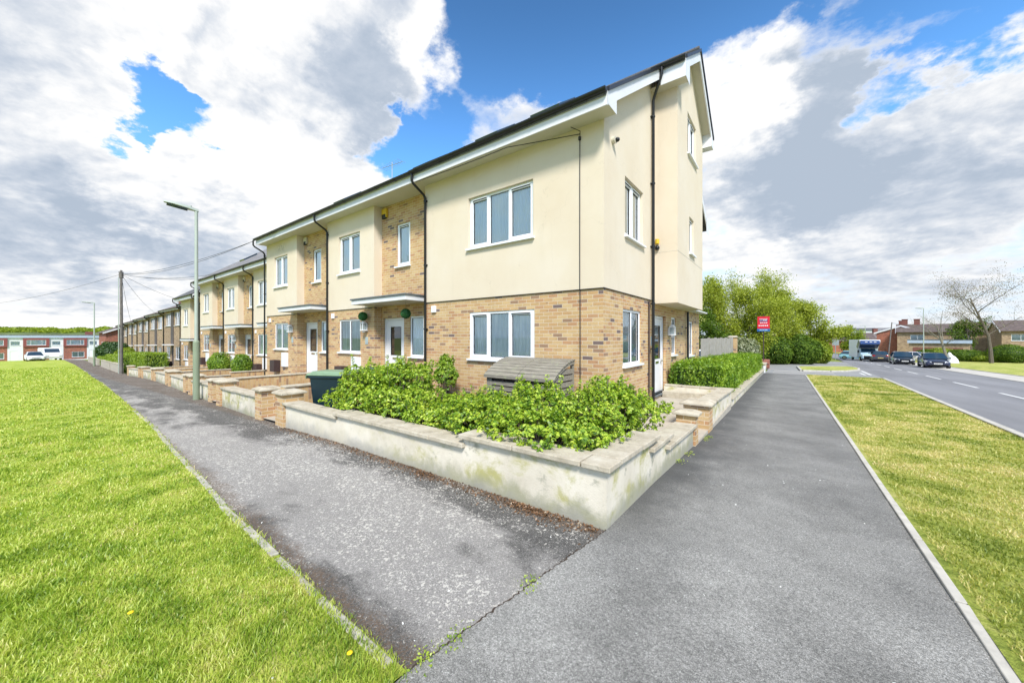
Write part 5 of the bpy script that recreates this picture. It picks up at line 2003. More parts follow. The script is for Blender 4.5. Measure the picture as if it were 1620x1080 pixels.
TREES = [
    (-7.8, 38, 6.6, 2.2, 'leaf_spring', 'pale spring tree nearest the house wall, its trunk behind the fence', 3400, 0.10, 'upright', 0.09),
    (-6.7, 46, 8.2, 2.7, 'leaf_spring', 'pale thin spring tree, second from the house in the belt', 3200, 0.11, 'upright', 0.10),
    (-5.0, 43, 7.6, 2.6, 'leaf_new', 'yellow-green bushy tree behind the brick fence pillar', 6500, 0.12, 'upright', 0.12),
    (-4.6, 52, 9.6, 2.9, 'leaf_spring', 'tallest airy spring tree, left of the red sign board', 3400, 0.12, 'upright', 0.12),
    (-2.5, 50, 9.3, 3.0, 'leaf_spring', 'tall airy spring tree directly above the red sign board', 3400, 0.12, 'upright', 0.12),
    (-3.6, 44, 6.8, 2.5, 'leaf_new', 'dense mid-height tree behind the red sign board', 7000, 0.12, 'oval', 0.12),
    (-0.7, 53, 9.6, 2.8, 'leaf_spring', 'thin half-bare spring tree right of the sign board', 1800, 0.09, 'upright', 0.11),
    (-1.2, 47, 7.3, 2.5, 'leaf_new', 'bushy yellow-green tree right of the sign board', 8500, 0.12, 'oval', 0.12),
    (0.5, 50, 7.8, 2.3, 'leaf_new', 'pointed yellow-green tree near the right end of the belt', 11000, 0.12, 'cone', 0.12),
    (1.9, 54, 6.9, 2.3, 'leaf_new', 'rounded tree at the right end of the belt, leaning over the road', 9000, 0.12, 'oval', 0.12),
    (-10.5, 46, 7.6, 2.6, 'leaf_mid', 'ivy-clad tree mostly behind the house', 6000, 0.13, 'oval', 0.16),
    (-5.8, 40, 4.6, 1.8, 'leaf_ivy', 'low dark ivy-clad tree behind the fence pillar', 6000, 0.11, 'oval', 0.10),
]
for i, (x, y, h, sp, mat, lab, nl, lf, shp, tr) in enumerate(TREES):
    tree(x, y, G(x, y), h * 0.92, sp, mat, lab, n_leaf=int(nl * 1.7), leaf=lf, trunk_r=tr, bark='bark_pale' if mat == 'leaf_spring' else 'bark', seed=10 + i, clear=0.12, shape=shp, group='trees in the belt beside the side road', open_=0.75)
for i, (x, y, rx, rz, mat, lab) in enumerate(((-1.6, 47, 2.1, 1.6, 'leaf_ivy', 'dark undergrowth bush below the belt trees, left part'), (0.8, 49, 2.0, 1.7, 'leaf_ivy', 'dark undergrowth bush below the belt trees, middle part'),
                                           (2.2, 53.5, 1.6, 1.55, 'leaf_mid', 'green bush at the foot of the rightmost belt tree'), (-4.2, 45, 2.4, 1.5, 'leaf_ivy', 'dark bush behind the grey shrub and sign post'),
                                           (-6.6, 41, 2.4, 1.5, 'leaf_ivy', 'dark bush just beyond the end of the wooden fence'))):
    round_bush(x, y, G(x, y) - 0.3, rx, rz, mat, lab, n=9000, leaf=0.12, group='undergrowth bushes in the tree belt')

# right side trees
x, y = at(0.905, 66)
tree(x, y, G(x, y), 4.6, 2.3, 'leaf_mid', 'small round spring tree beside the road sign, beyond the bend', n_leaf=7000, leaf=0.15, seed=41, clear=0.25, open_=0.7)
x, y = at(1.190, 58)
tree(x, y, G(x, y), 6.4, 3.6, 'leaf_bud', 'bare-branched spreading street tree behind the nearest dark car', n_leaf=900, leaf=0.06, seed=43, clear=0.42, trunk_r=0.24, bark='bark_pale', open_=0.6)
x, y = at(1.31, 52)
tree(x, y, G(x, y), 10.5, 4.6, 'leaf_bud', 'large budding tree at the far right with purple-brown twigs', n_leaf=6000, leaf=0.09, seed=47, clear=0.35, trunk_r=0.24, open_=0.7)
x, y = at(1.26, 66)
tree(x, y, G(x, y), 6.0, 3.0, 'leaf_ivy', 'dark green garden tree between the hedge and right picture edge', n_leaf=9000, leaf=0.16, seed=49, clear=0.1, trunk_r=0.2)
for i, (a, t_, rx, rz, mat, lab) in enumerate(((1.128, 64, 1.3, 1.05, 'leaf_ivy', 'squared dark bush left of the street tree trunk'), (1.17, 66, 2.2, 1.15, 'leaf_mid', 'bright rounded hedge bush behind the nearest dark car'),
                                         (1.235, 60, 2.2, 1.1, 'leaf_ivy', 'dark bush behind the white covered thing'), (1.30, 58, 2.0, 0.85, 'leaf_mid', 'bright low bush at the right edge of the far grass'), (1.36, 56, 2.4, 1.5, 'leaf_ivy', 'tall dark bush farthest right'))):
    x, y = at(a, t_)
    round_bush(x, y, G(x, y) - 0.2, rx, rz, mat, lab, n=5000, leaf=0.12, group='garden bushes across the road')

# ------------------------------------------------------------------ grass
def blades(name, P, h, w, mat, zf):
    n = len(P)
    an = rng.uniform(0, 2 * math.pi, n)
    bend = rng.uniform(0.15, 1.0, n) * h
    ba = rng.uniform(0, 2 * math.pi, n)
    sx_, sy_ = np.cos(an) * w / 2, np.sin(an) * w / 2
    z0 = zf
    bx_, by2 = np.cos(ba) * bend, np.sin(ba) * bend
    a = np.stack([P[:, 0] - sx_, P[:, 1] - sy_, z0], 1)
    b = np.stack([P[:, 0] + sx_, P[:, 1] + sy_, z0], 1)
    c = np.stack([P[:, 0] + sx_ * 0.8 + bx_ * 0.35, P[:, 1] + sy_ * 0.8 + by2 * 0.35, z0 + h * 0.6], 1)
    d = np.stack([P[:, 0] - sx_ * 0.8 + bx_ * 0.35, P[:, 1] - sy_ * 0.8 + by2 * 0.35, z0 + h * 0.6], 1)
    e = np.stack([P[:, 0] + bx_, P[:, 1] + by2, z0 + h * 0.95], 1)
    V = np.stack([a, b, c, d, e], 1).reshape(-1, 3)
    i = np.arange(n)[:, None] * 5
    F1 = np.concatenate([i + 0, i + 1, i + 2], 1)
    F2 = np.concatenate([i + 0, i + 2, i + 3], 1)
    F3 = np.concatenate([i + 3, i + 2, i + 4], 1)
    return tag(np_obj(name, V, np.concatenate([F1, F2, F3]), mat), kind='stuff')


def npnoise(x, y, s):
    return 0.5 + 0.25 * (np.sin(x * s + 1.3 * np.sin(y * s * 0.7)) + np.sin(y * s * 1.3 + 1.7 * np.sin(x * s * 0.6 + 2)))


lawn_x = np.array([p[0] for p in sorted(LAWN_E)])
lawn_y = np.array([p[1] for p in sorted(LAWN_E)])
gxx = np.array([p[0] for p in sorted(GX)])
gyy = np.array([p[1] for p in sorted(GX)])


def lawn_pts(n, d0, d1, pw):
    r_ = d0 * (d1 / d0) ** (rng.uniform(0, 1, n) ** pw)
    an = rng.uniform(R(118), R(212), n)     # heading from +X
    x = r_ * np.cos(an)
    y = r_ * np.sin(an)
    e = np.interp(x, lawn_x, lawn_y) + rng.uniform(-0.06, 0.03, n)
    ok = (x < -1.5 + rng.uniform(-0.06, 0.10, n)) & (y < e) & (y > -14)
    return x[ok], y[ok]


x, y = lawn_pts(680000, 1.55, 60, 1.18)
dist = np.hypot(x, y)
dry = np.exp(-((x + 1.75) ** 2 / 0.25 + (y - 0.85) ** 2 / 0.15))
keep = rng.uniform(0, 1, len(x)) > dry * 0.75
x, y, dist = x[keep], y[keep], dist[keep]
eedge = np.minimum(1, np.maximum(0, (np.interp(x, lawn_x, lawn_y) - y) / 0.25))
z = np.interp(x, gxx, gyy) + 0.010 + eedge * (0.012 + 0.012 * np.sin(x * 2.1 + 1) * np.sin(y * 2.7) + 0.008 * np.sin(x * 5.3 + y * 3.1))
cl = npnoise(x, y, 3.1) * 0.5 + npnoise(x + 4, y - 2, 8.7) * 0.5
h = (0.018 + 0.027 * cl ** 1.6) * rng.uniform(0.6, 1.3, len(x)) * (1 + 0.03 * dist)
w = 0.0024 + 0.0011 * dist
print('lawn blades', len(x))
dryness = np.clip(0.15 + 0.9 * np.exp(-((np.interp(x, lawn_x, lawn_y) - y) / 0.22)) - 0.1, 0, 1)
isdry = rng.uniform(0, 1, len(x)) < dryness * 0.42 + 0.05
P = np.stack([x, y], 1)
blades('grass', P[~isdry], h[~isdry], w[~isdry], 'grass_blade', z[~isdry])
blades('dry_grass', P[isdry], h[isdry] * 0.75, w[isdry], 'verge_blade', z[isdry])
n = 150000
yy = 1.2 * (30 / 1.2) ** rng.uniform(0.1, 1, n)
xx = rng.uniform(0.9, 4.2, n)
ok = (xx < 2.83 + 0.045 * yy) & (yy < 28.2)
xx, yy = xx[ok], yy[ok]
z = -1.6 - 0.027 * np.maximum(yy - 2.9, 0) + 0.018
h = rng.uniform(0.012, 0.03, len(xx)) * (1 + 0.02 * yy)
blades('verge_grass', np.stack([xx, yy], 1), h, 0.004 + 0.0010 * yy, 'verge_blade', z)

# dead leaves and grit along the wall foot, weeds at the seam
n = 1900
x = -1.25 - rng.uniform(0, 1, n) ** 1.3 * 6.2
y = 2.885 - np.abs(rng.normal(size=n)) * 0.10
pile = rng.uniform(0, 1, n) < 0.30
x = np.where(pile, rng.choice([-3.4, -2.05, -1.85], n) + rng.normal(size=n) * 0.13, x)
y = np.where(pile, 2.85 - np.abs(rng.normal(size=n)) * 0.07, y)
z = np.interp(x, gxx, gyy) + 0.006 + rng.uniform(0, 0.018, n) * pile
V, Fv = leaf_cloud(0, np.stack([x, y, z], 1), 0.015, jitter=0.5, up=1.5)
tag(np_obj('leaf_litter', V, Fv, 'leaf_litter'), kind='stuff')
# pale petals and grit scattered over both paths
n = 260
x = rng.uniform(-9, 0.7, n)
y = rng.uniform(1.2, 9, n)
ok = ((x < -1.45) & (y < 2.85)) | ((x > -1.1) & (x < 0.75))
x, y = x[ok], y[ok]
V, Fv = leaf_cloud(0, np.stack([x, y, np.interp(x, gxx, gyy) - 0.027 * np.maximum(y - 2.9, 0) + 0.010], 1), 0.010, jitter=0.1, up=3)
tag(np_obj('petals', V, Fv, 'daisy_white'), kind='stuff')
# weeds in the seam between the two tarmacs and at the wall foot
wp = [(-1.33, 1.95), (-1.40, 1.35), (-1.43, 1.18), (-1.14, 5.2), (-1.12, 5.65), (-1.08, 6.75), (-1.06, 6.95)]
cc = np.array([[a + rng.normal() * 0.03, b + rng.normal() * 0.05, G(a, b) + rng.uniform(0.008, 0.05)] for a, b in wp for _ in range(60)])
V, Fv = leaf_cloud(0, cc, 0.011, jitter=0.8, up=0.6)
tag(np_obj('weeds', V, Fv, 'grass_blade'), kind='stuff')
# seam crack line of dark grit
mb = MB()
pr = None
for i in range(110):
    f = i / 109
    xx_ = -1.20 - 0.25 * f + random.uniform(-0.010, 0.010)
    yy_ = 2.88 - 1.80 * f
    wv = random.uniform(0.001, 0.007)
    if pr: mb.quad((pr[0] - pr[2], pr[1], -1.590), (pr[0] + pr[2], pr[1], -1.590), (xx_ + wv, yy_, -1.590), (xx_ - wv, yy_, -1.590))
    pr = (xx_, yy_, wv)
tag(obj('seam', mb, 'soil'), kind='structure')
# dandelions and daisies
DAN = [(-1.72, 0.95), (-2.95, 0.35)]
for i, (a, b_) in enumerate(DAN):
    r_ = empty('dandelion', (a, b_, -1.58), 0, ['yellow dandelion flower in dry grass near the kerb end', 'yellow dandelion flower deeper in the lawn'][i], 'flower', 'dandelions in the lawn')
    k = MB()
    k.tube([(a, b_, -1.6), (a + 0.01, b_, -1.545)], 0.002, 5)
    obj('stem', k, 'leaf_clipped', r_)
    k = MB()
    k.ball((a + 0.01, b_, -1.54), 0.014, 10, 6, 0.4)
    obj('flower_head', k, 'dandelion_yellow', r_)
n = 34
x = -1.7 - rng.uniform(0, 1, n) ** 2 * 9
y = 1.0 - rng.uniform(0, 1, n) * 2.5
ok = y < np.interp(x, lawn_x, lawn_y)
V, Fv = leaf_cloud(0, np.repeat(np.stack([x[ok], y[ok], np.interp(x[ok], gxx, gyy) + 0.04], 1), 3, axis=0), 0.009, jitter=0.2, up=2, aspect=1.0)
tag(np_obj('daisies', V, Fv, 'daisy_white'), kind='stuff')

# ------------------------------------------------------------------ wheelie bins


def wheelie_bin(x, y, z, rz, lidmat, lab):
    r_ = empty('wheelie_bin', (x, y, z), rz, lab, 'wheelie bin', 'wheelie bins behind the front wall')
    mb = MB()
    b_ = [(-0.22, -0.24), (0.22, -0.24), (0.22, 0.24), (-0.22, 0.24)]
    t_ = [(-0.28, -0.32), (0.28, -0.32), (0.28, 0.34), (-0.28, 0.34)]
    mb.hexa([(p[0], p[1], 0.05) for p in b_] + [(p[0], p[1], 0.96) for p in t_])
    mb.hexa([(p[0] * 1.07, p[1] * 1.06, 0.93) for p in t_] + [(p[0] * 1.07, p[1] * 1.06, 0.985) for p in t_])
    mb.box(-0.20, 0.20, 0.34, 0.40, 0.90, 0.98)
    obj('body', mb, 'bin_green', r_, bevel=0.018)
    k = MB()
    c0 = [(-0.31, -0.37), (0.31, -0.37), (0.31, 0.38), (-0.31, 0.38)]
    k.hexa([(p[0], p[1], 0.99) for p in c0] + [(p[0] * 0.97, p[1] * 0.97, 1.03) for p in c0])
    k.hexa([(p[0] * 0.86, p[1] * 0.88, 1.03) for p in c0] + [(p[0] * 0.74, p[1] * 0.8, 1.065) for p in c0])
    k.box(-0.31, 0.31, -0.385, -0.372, 0.93, 1.0)
    lid = obj('lid', k, lidmat, r_, bevel=0.012)
    k = MB()
    k.tube([(-0.24, 0.43, 0.98), (0.24, 0.43, 0.98)], 0.022, 8)
    for a in (-0.22, 0, 0.22):
        k.box(a - 0.02, a + 0.02, 0.34, 0.44, 0.96, 1.02)
    obj('handle', k, 'black_plastic', r_, smooth='auto')
    for s in (-1, 1):
        k = MB()
        k.tube([(s * 0.22, 0.22, 0.10), (s * 0.27, 0.22, 0.10)], 0.10, 16)
        obj('wheel', k, 'rubber', r_, smooth='auto')
    return r_


wheelie_bin(-7.32, 3.72, -1.74, R(-62), 'bin_lid_green', 'dark green wheelie bin with pale green lid behind the front wall')
wheelie_bin(-7.75, 5.0, -1.78, R(-60), 'bin_lid_blue', 'dark wheelie bin with blue-grey lid, behind the green-lidded one')

# ------------------------------------------------------------------ slatted bin store
sx0, sx1, sy0, sy1 = -4.97, -3.38, 5.72, 6.52
zb, zf_, zr_ = -1.62, -0.76, -0.47
root = empty('bin_store', ((sx0 + sx1) / 2, 6.1, zb), 0, 'weathered wooden slatted bin store with curved roof against the brick wall', 'bin store')


def arc(y):
    f = (y - sy0) / (sy1 - sy0)
    return zf_ + (zr_ - zf_) * math.sin(f * math.pi / 2) ** 0.9


mb = MB()
for s0_, s1_ in ((sx0 - 0.04, (sx0 + sx1) / 2 - 0.006), ((sx0 + sx1) / 2 + 0.006, sx1 + 0.04)):
    N = 9
    for i in range(N):
        ya = sy0 - 0.05 + (sy1 - sy0 + 0.05) * i / N
        yb_ = sy0 - 0.05 + (sy1 - sy0 + 0.05) * (i + 0.74) / N
        za, zc_ = arc(max(ya, sy0)), arc(max(yb_, sy0))
        if ya < sy0: za -= 0.05
        a = [(s0_, ya, za + 0.012), (s1_, ya, za + 0.012), (s1_, yb_, zc_ + 0.012), (s0_, yb_, zc_ + 0.012)]
        mb.hexa(a + [(p[0], p[1], p[2] + 0.02) for p in a])
ro = obj('slatted_lid', mb, 'weathered_wood', root)
k = MB()
for s0_ in (sx0 - 0.02, sx1 - 0.01):
    N = 10
    for i in range(N):
        ya, yb_ = sy0 - 0.02 + (sy1 - sy0) * i / N, sy0 - 0.02 + (sy1 - sy0) * (i + 1) / N
        za, zc_ = arc(max(ya, sy0)), arc(max(yb_, sy0))
        c = [(s0_, ya, za - 0.06), (s0_ + 0.03, ya, za - 0.06), (s0_ + 0.03, yb_, zc_ - 0.06), (s0_, yb_, zc_ - 0.06)]
        k.hexa(c + [(p[0], p[1], p[2] + 0.07) for p in c])
k.box(sx0 - 0.03, sx1 + 0.03, sy0 - 0.06, sy0 - 0.035, zf_ - 0.06, zf_ + 0.0)
k.box(sx0, sx0 + 0.06, sy0, sy0 + 0.05, zb, zf_)
k.box(sx1 - 0.06, sx1, sy0, sy0 + 0.05, zb, zf_)
k.box(sx1 - 0.06, sx1, sy1 - 0.05, sy1, zb, zr_ - 0.03)
k.box(sx0, sx0 + 0.06, sy1 - 0.05, sy1, zb, zr_ - 0.03)
obj('frame', k, 'weathered_wood', root)
k = MB()
k2 = MB()
z = zb + 0.05
while z < zr_ - 0.10:
    ye = sy0 + 0.05
    # side slats are cut to the curve
    while arc(ye) < z + 0.13 and ye < sy1 - 0.1: ye += 0.02
    k.box(sx1 - 0.025, sx1 - 0.007, ye, sy1 - 0.05, z, z + 0.095)
    k2.box(sx0 + 0.008, sx0 + 0.026, ye, sy1 - 0.05, z, z + 0.095)
    z += 0.122
obj('side_slats', k, 'weathered_wood', root)
obj('side_slats', k2, 'weathered_wood', root)
xm = (sx0 + sx1) / 2
for (a, b_) in ((sx0 + 0.07, xm - 0.01), (xm + 0.01, sx1 - 0.07)):
    k = MB()
    k.box(a, a + 0.06, sy0 - 0.002, sy0 + 0.018, zb + 0.03, zf_ - 0.07)
    k.box(b_ - 0.06, b_, sy0 - 0.002, sy0 + 0.018, zb + 0.03, zf_ - 0.07)
    z = zb + 0.05
    while z < zf_ - 0.12:
        k.box(a + 0.06, b_ - 0.06, sy0 + 0.002, sy0 + 0.016, z, z + 0.075)
        z += 0.10
    d_ = obj('door', k, 'weathered_wood', root)
    k = MB()
    m_ = (a + b_) / 2
    k.box(m_ - 0.02, m_ + 0.02, sy0 - 0.012, sy0 - 0.002, zf_ - 0.13, zf_ - 0.08)
    obj('catch', k, 'meter_brown', d_)
k = MB()
k.box(sx0 + 0.06, sx1 - 0.06, sy0 + 0.03, sy0 + 0.035, zb, zf_ - 0.03)
k.box(sx1 - 0.045, sx1 - 0.040, sy0 + 0.03, sy1 - 0.02, zb, zf_)
for i_q in range(8):
    ya, yb_ = sy0 + (sy1 - sy0) * i_q / 8, sy0 + (sy1 - sy0) * (i_q + 1) / 8
    k.quad((sx0 + 0.03, ya, arc(ya) - 0.03), (sx1 - 0.03, ya, arc(ya) - 0.03), (sx1 - 0.03, yb_, arc(yb_) - 0.03), (sx0 + 0.03, yb_, arc(yb_) - 0.03))
obj('lining', k, 'dark_wood', root)

# ------------------------------------------------------------------ fence, pillar, far drive walls
for i, (y0, y1) in enumerate(((16.15, 17.95), (18.0, 19.8), (19.85, 21.65), (21.7, 23.5), (23.55, 25.35), (25.4, 26.4))):
    xf = -2.78
    r_ = empty('fence_panel', (xf, y0, G(-2, y0)), 0, 'weathered grey board fence panel, ' + ['first from the house corner', 'second from the house corner', 'third from the house corner', 'fourth from the house corner', 'fifth from the house corner', 'short one against the brick pillar'][i], 'fence panel', 'grey board fence panels behind the hedge')
    k = MB()
    y = y0
    j = 0
    while y < y1 - 0.06:
        w_ = 0.12
        o_ = 0.012 * (j % 2)
        k.box(xf + o_, xf + o_ + 0.018, y, min(y + w_ + 0.01, y1), G(-2, y0) + 0.02, -0.06 + random.uniform(-0.008, 0.008))
        y += w_ * 0.97
        j += 1
    obj('boards', k, 'fence_wood', r_)
    k = MB()
    k.box(xf - 0.04, xf + 0.05, y1, y1 + 0.045, G(-2, y1) - 0.1, -0.02)
    obj('post', k, 'fence_wood', r_)
r_ = empty('brick_pillar', (-2.8, 26.7, G(-2.8, 26.7)), 0, 'tall buff brick gate pillar at the end of the grey fence', 'pillar')
k = MB()
k.box(-3.0, -2.55, 26.5, 26.95, -2.6, 0.0)
obj('shaft', k, 'buff_brick', r_)
k = MB()
k.hexa([(-3.06, 26.44, 0.0), (-2.49, 26.44, 0.0), (-2.49, 27.01, 0.0), (-3.06, 27.01, 0.0), (-2.95, 26.55, 0.08), (-2.6, 26.55, 0.08), (-2.6, 26.9, 0.08), (-2.95, 26.9, 0.08)])
obj('cap', k, 'coping_stone', r_)
r_ = empty('drive_wall', (-1.5, 33.5, G(-1.5, 33.5)), 0, 'short white wall with stone top and brown brick end across the drive', 'garden wall')
k = MB()
k.box(-3.2, -1.35, 32.4, 34.6, -2.8, -2.02)
obj('rendered_wall', k, 'wall_render', r_)
k = MB()
k.box(-3.25, -1.30, 32.35, 34.65, -2.018, -1.96)
obj('coping', k, 'coping_stone', r_)
k = MB()
k.box(-1.75, -1.2, 34.7, 36.6, -2.8, -1.82)
obj('brick_end', k, 'red_brick', r_)

# estate agent's board
bx, by_ = -1.55, 35.0
gz_ = G(bx, by_)
r_ = empty('agent_board', (bx, by_, gz_), 0, 'red and blue estate agent board on a dark post beside the footpath', 'sign board')
k = MB()
k.box(bx - 0.035, bx + 0.035, by_ - 0.03, by_ + 0.03, gz_, 1.75)
obj('post', k, 'dark_wood', r_)
k = MB()
k.box(bx - 0.40, bx + 0.40, by_ - 0.075, by_ - 0.035, 0.66, 1.62)
p_ = obj('red_panel', k, 'board_red', r_)
k = MB()
yq = by_ - 0.080
k.box(bx - 0.27, bx + 0.25, yq, yq + 0.004, 1.41, 1.44)
for a, b2, z0, z1 in ((-0.24, -0.05, 1.29, 1.315), (-0.03, 0.07, 1.28, 1.34), (0.085, 0.22, 1.28, 1.34), (-0.23, -0.14, 1.09, 1.15), (-0.12, -0.03, 1.09, 1.15), (0.0, 0.12, 1.09, 1.14), (0.14, 0.24, 1.09, 1.15),
                      (-0.32, -0.24, 0.86, 0.94), (-0.20, -0.12, 0.86, 0.94), (-0.08, 0.03, 0.86, 0.94), (0.07, 0.16, 0.86, 0.94), (0.20, 0.29, 0.86, 0.94)):
    k.box(bx + a, bx + b2, yq - 0.006, yq - 0.002, z0, z1)
obj('lettering', k, 'board_white', p_)
k = MB()
k.box(bx - 0.26, bx + 0.26, yq, yq + 0.003, 1.20, 1.38)
obj('navy_band', k, 'board_navy', p_)
k = MB()
k.box(bx - 0.42, bx + 0.42, by_ - 0.075, by_ - 0.035, 0.44, 0.655)
p_ = obj('blue_panel', k, 'board_blue', r_)
k = MB()
for a, b2 in ((-0.26, -0.16), (-0.14, -0.05), (-0.03, 0.06), (0.09, 0.26)):
    k.box(bx + a, bx + b2, yq, yq + 0.003, 0.53, 0.585)
obj('lettering', k, 'van_pale_blue', p_)

# ------------------------------------------------------------------ street lamps, poles, wires


def street_lamp(x, y, h, lab, ang, head=0.62, r0=0.062, r1=0.042, tall=1.75):
    zb_ = G(x, y)
    r_ = empty('street_lamp', (x, y, zb_), 0, lab, 'street lamp', 'slim green-grey street lamps')
    k = MB()
    k.tube([(x, y, zb_ - 0.1), (x, y, zb_ + tall)], r0 + 0.022, 14)
    k.tube([(x, y, zb_ + tall), (x, y, zb_ + tall + 0.05)], [r0 + 0.022, r1 + 0.008], 14)
    obj('base_sleeve', k, 'lamp_sage', r_, smooth='auto')
    k = MB()
    k.tube([(x, y, zb_ + tall + 0.04), (x, y, zb_ + h)], [r1 + 0.006, r1], 12)
    obj('column', k, 'lamp_pale', r_, smooth='auto')
    d = Vector((math.cos(R(ang)), math.sin(R(ang)), 0.0))
    q = Vector((-d.y, d.x, 0))
    o_ = Vector((x, y, zb_ + h))
    k = MB()
    prof = [(-0.07, 0.045, 0.06), (0.10, 0.05, 0.07), (0.25, 0.10, 0.075), (0.7, 0.12, 0.06), (1.0, 0.05, 0.03)]
    rings = []
    for f, hw, th in prof:
        c = o_ + d * (f * head) + Vector((0, 0, 0.10 * f))
        rings.append([c - q * hw, c - q * hw * 0.7 + Vector((0, 0, th)), c + q * hw * 0.7 + Vector((0, 0, th)), c + q * hw, c + q * hw * 0.75 - Vector((0, 0, th * 0.25)), c - q * hw * 0.75 - Vector((0, 0, th * 0.25))])
    vs = [tuple(v) for rg in rings for v in rg]
    fs = [(i * 6 + j, i * 6 + (j + 1) % 6, (i + 1) * 6 + (j + 1) % 6, (i + 1) * 6 + j) for i in range(len(rings) - 1) for j in range(6)]
    fs += [tuple(range(6)), tuple((len(rings) - 1) * 6 + j for j in range(6))]
    k.add(vs, fs)
    hd = obj('lamp_head', k, 'lamp_pale', r_, smooth='auto')
    k = MB()
    a = o_ + d * head * 0.28 + Vector((0, 0, 0.0))
    b_ = o_ + d * head * 0.92 + Vector((0, 0, 0.055))
    k.hexa([tuple(a - q * 0.07 - Vector((0, 0, .03))), tuple(b_ - q * 0.06 - Vector((0, 0, .03))), tuple(b_ + q * 0.06 - Vector((0, 0, .03))), tuple(a + q * 0.07 - Vector((0, 0, .03))),
            tuple(a - q * 0.09), tuple(b_ - q * 0.08), tuple(b_ + q * 0.08), tuple(a + q * 0.09)])
    obj('lens', k, 'car_glass', hd)
    k = MB()
    c = o_ + d * head * 0.18
    k.tube([(c.x, c.y, c.z + 0.06), (c.x, c.y, c.z + 0.13)], 0.03, 10)
    obj('photocell', k, 'lamp_pale', hd)
    return r_


street_lamp(-14.36, 3.1, 5.72, 'sage green street lamp nearest the camera, standing on the worn path', -97, 0.72)
street_lamp(-60.9, 4.45, 6.9, 'distant street lamp at far left beside clipped hedges', -97, 0.95, 0.07, 0.05)
x, y = at(1.1245, 55)
street_lamp(x, y, 8.0, 'tall street lamp across the road behind the nearest dark car', 200, 1.0, 0.07, 0.05)
x, y = at(0.965, 118)
street_lamp(x, y, 7.7, 'most distant street lamp, above the motorhome roof', 200, 1.6, 0.12, 0.09)

TPX, TPY = -41.03, 4.38
zb_ = G(TPX, TPY)
r_ = empty('telegraph_pole', (TPX, TPY, zb_), 0, 'grey wooden telegraph pole with climbing steps at the end of the wall row', 'telegraph pole')
k = MB()
k.tube([(TPX, TPY, zb_ - 0.2), (TPX + 0.03, TPY, zb_ + 4), (TPX - 0.1, TPY, 5.15)], [0.11, 0.09, 0.07], 14)
obj('shaft', k, 'pole_wood', r_, smooth='auto')
k = MB()
for i in range(9):
    z = zb_ + 3.2 + i * 0.5
    s = 1 if i % 2 else -1
    k.tube([(TPX + s * 0.1, TPY - s * 0.06, z), (TPX + s * 0.24, TPY - s * 0.16, z)], 0.012, 5)
obj('climbing_steps', k, 'lamp_pale', r_)
k = MB()
k.tube([(TPX - 0.1, TPY, 4.55), (TPX - 0.1, TPY, 4.95)], 0.13, 12)
k.tube([(TPX - 0.1, TPY, 4.98), (TPX - 0.1, TPY, 5.02)], 0.15, 12)
obj('junction_ring', k, 'pole_wood', r_)
k = MB()
k.tube([(TPX + 0.02, TPY - 0.15, zb_), (TPX - 0.05, TPY - 0.14, 4.6)], 0.025, 6)
obj('cable_guard', k, 'lamp_pale', r_)
WIRES = [((-19.2, 6.2, 4.35), 0.35, 'wire from the telegraph pole to the left end of the near block'), ((-15.5, 6.2, 4.4), 0.6, 'higher wire from the telegraph pole to the near block eaves'),
         ((-31, 7.2, 3.9), 0.2, 'short wire from the telegraph pole to the second block'), ((-27, 7.2, 3.9), 0.35, 'wire from the telegraph pole to the middle of the second block'),
         ((-58, 9.1, 2.6), 0.4, 'wire from the telegraph pole to the old terrace'), ((-75, 9.1, 1.8), 0.6, 'long wire from the telegraph pole to the far end of the old terrace'),
         ((-95, -8, 4.5), 1.0, 'long wire running left from the telegraph pole across the grass'), ((-38, 7.2, 2.9), 0.15, 'steep wire down to the lowest new house')]
for (e, sag, lab) in WIRES:
    a = Vector((TPX - 0.1, TPY, 4.85))
    b_ = Vector(e)
    pts = [tuple(a.lerp(b_, i / 12) - Vector((0, 0, sag * 4 * (i / 12) * (1 - i / 12)))) for i in range(13)]
    k = MB()
    k.tube(pts, 0.011, 4)
    tag(obj('overhead_wire', k, 'wire'), lab, 'overhead wire', 'telephone wires from the pole')
# leaning pole on the right
x, y = at(1.026, 49.5)
x2, y2 = at(1.038, 49.5)
zb_ = G(x, y)
r_ = empty('leaning_pole', (x, y, zb_), 0, 'slim leaning wooden pole behind the parked dark cars', 'telegraph pole')
k = MB()
k.tube([(x, y, zb_ - 0.2), (x2, y2, 1.98)], [0.075, 0.055], 10)
obj('shaft', k, 'pole_wood', r_)
k = MB()
k.tube([(x2, y2, 1.9), (x2 + 7, y2 + 14, 1.0), (x2 + 15, y2 + 30, 0.6)], 0.014, 4)
obj('wire', k, 'wire', r_)
# road sign seen from behind
x, y = at(0.884, 58)
zb_ = G(x, y)
r_ = empty('road_sign', (x, y, zb_), 0, 'square grey-backed road sign on a post beyond the bend', 'road sign')
k = MB()
k.tube([(x, y, zb_), (x, y, zb_ + 3.1)], 0.045, 8)
obj('post', k, 'sign_back', r_)
k = MB()
k.box(x - 0.40, x + 0.40, y - 0.06, y - 0.045, zb_ + 2.3, zb_ + 3.15)
obj('plate', k, 'sign_back', r_)

# TV aerials on the second block


def aerial(x, y, z, lab):
    k = MB()
    k.tube([(x, y, z - 0.6), (x, y, z + 1.2)], 0.016, 5)
    k.tube([(x - 0.6, y, z + 1.15), (x + 0.6, y, z + 1.05)], 0.010, 4)
    for i in range(8):
        xx_ = x - 0.55 + i * 0.155
        k.tube([(xx_, y - 0.18, z + 1.1), (xx_, y + 0.18, z + 1.1)], 0.006, 4)
    tag(obj('tv_aerial', k, 'lamp_pale', origin=(x, y, z)), lab, 'tv aerial', 'television aerials on roofs')


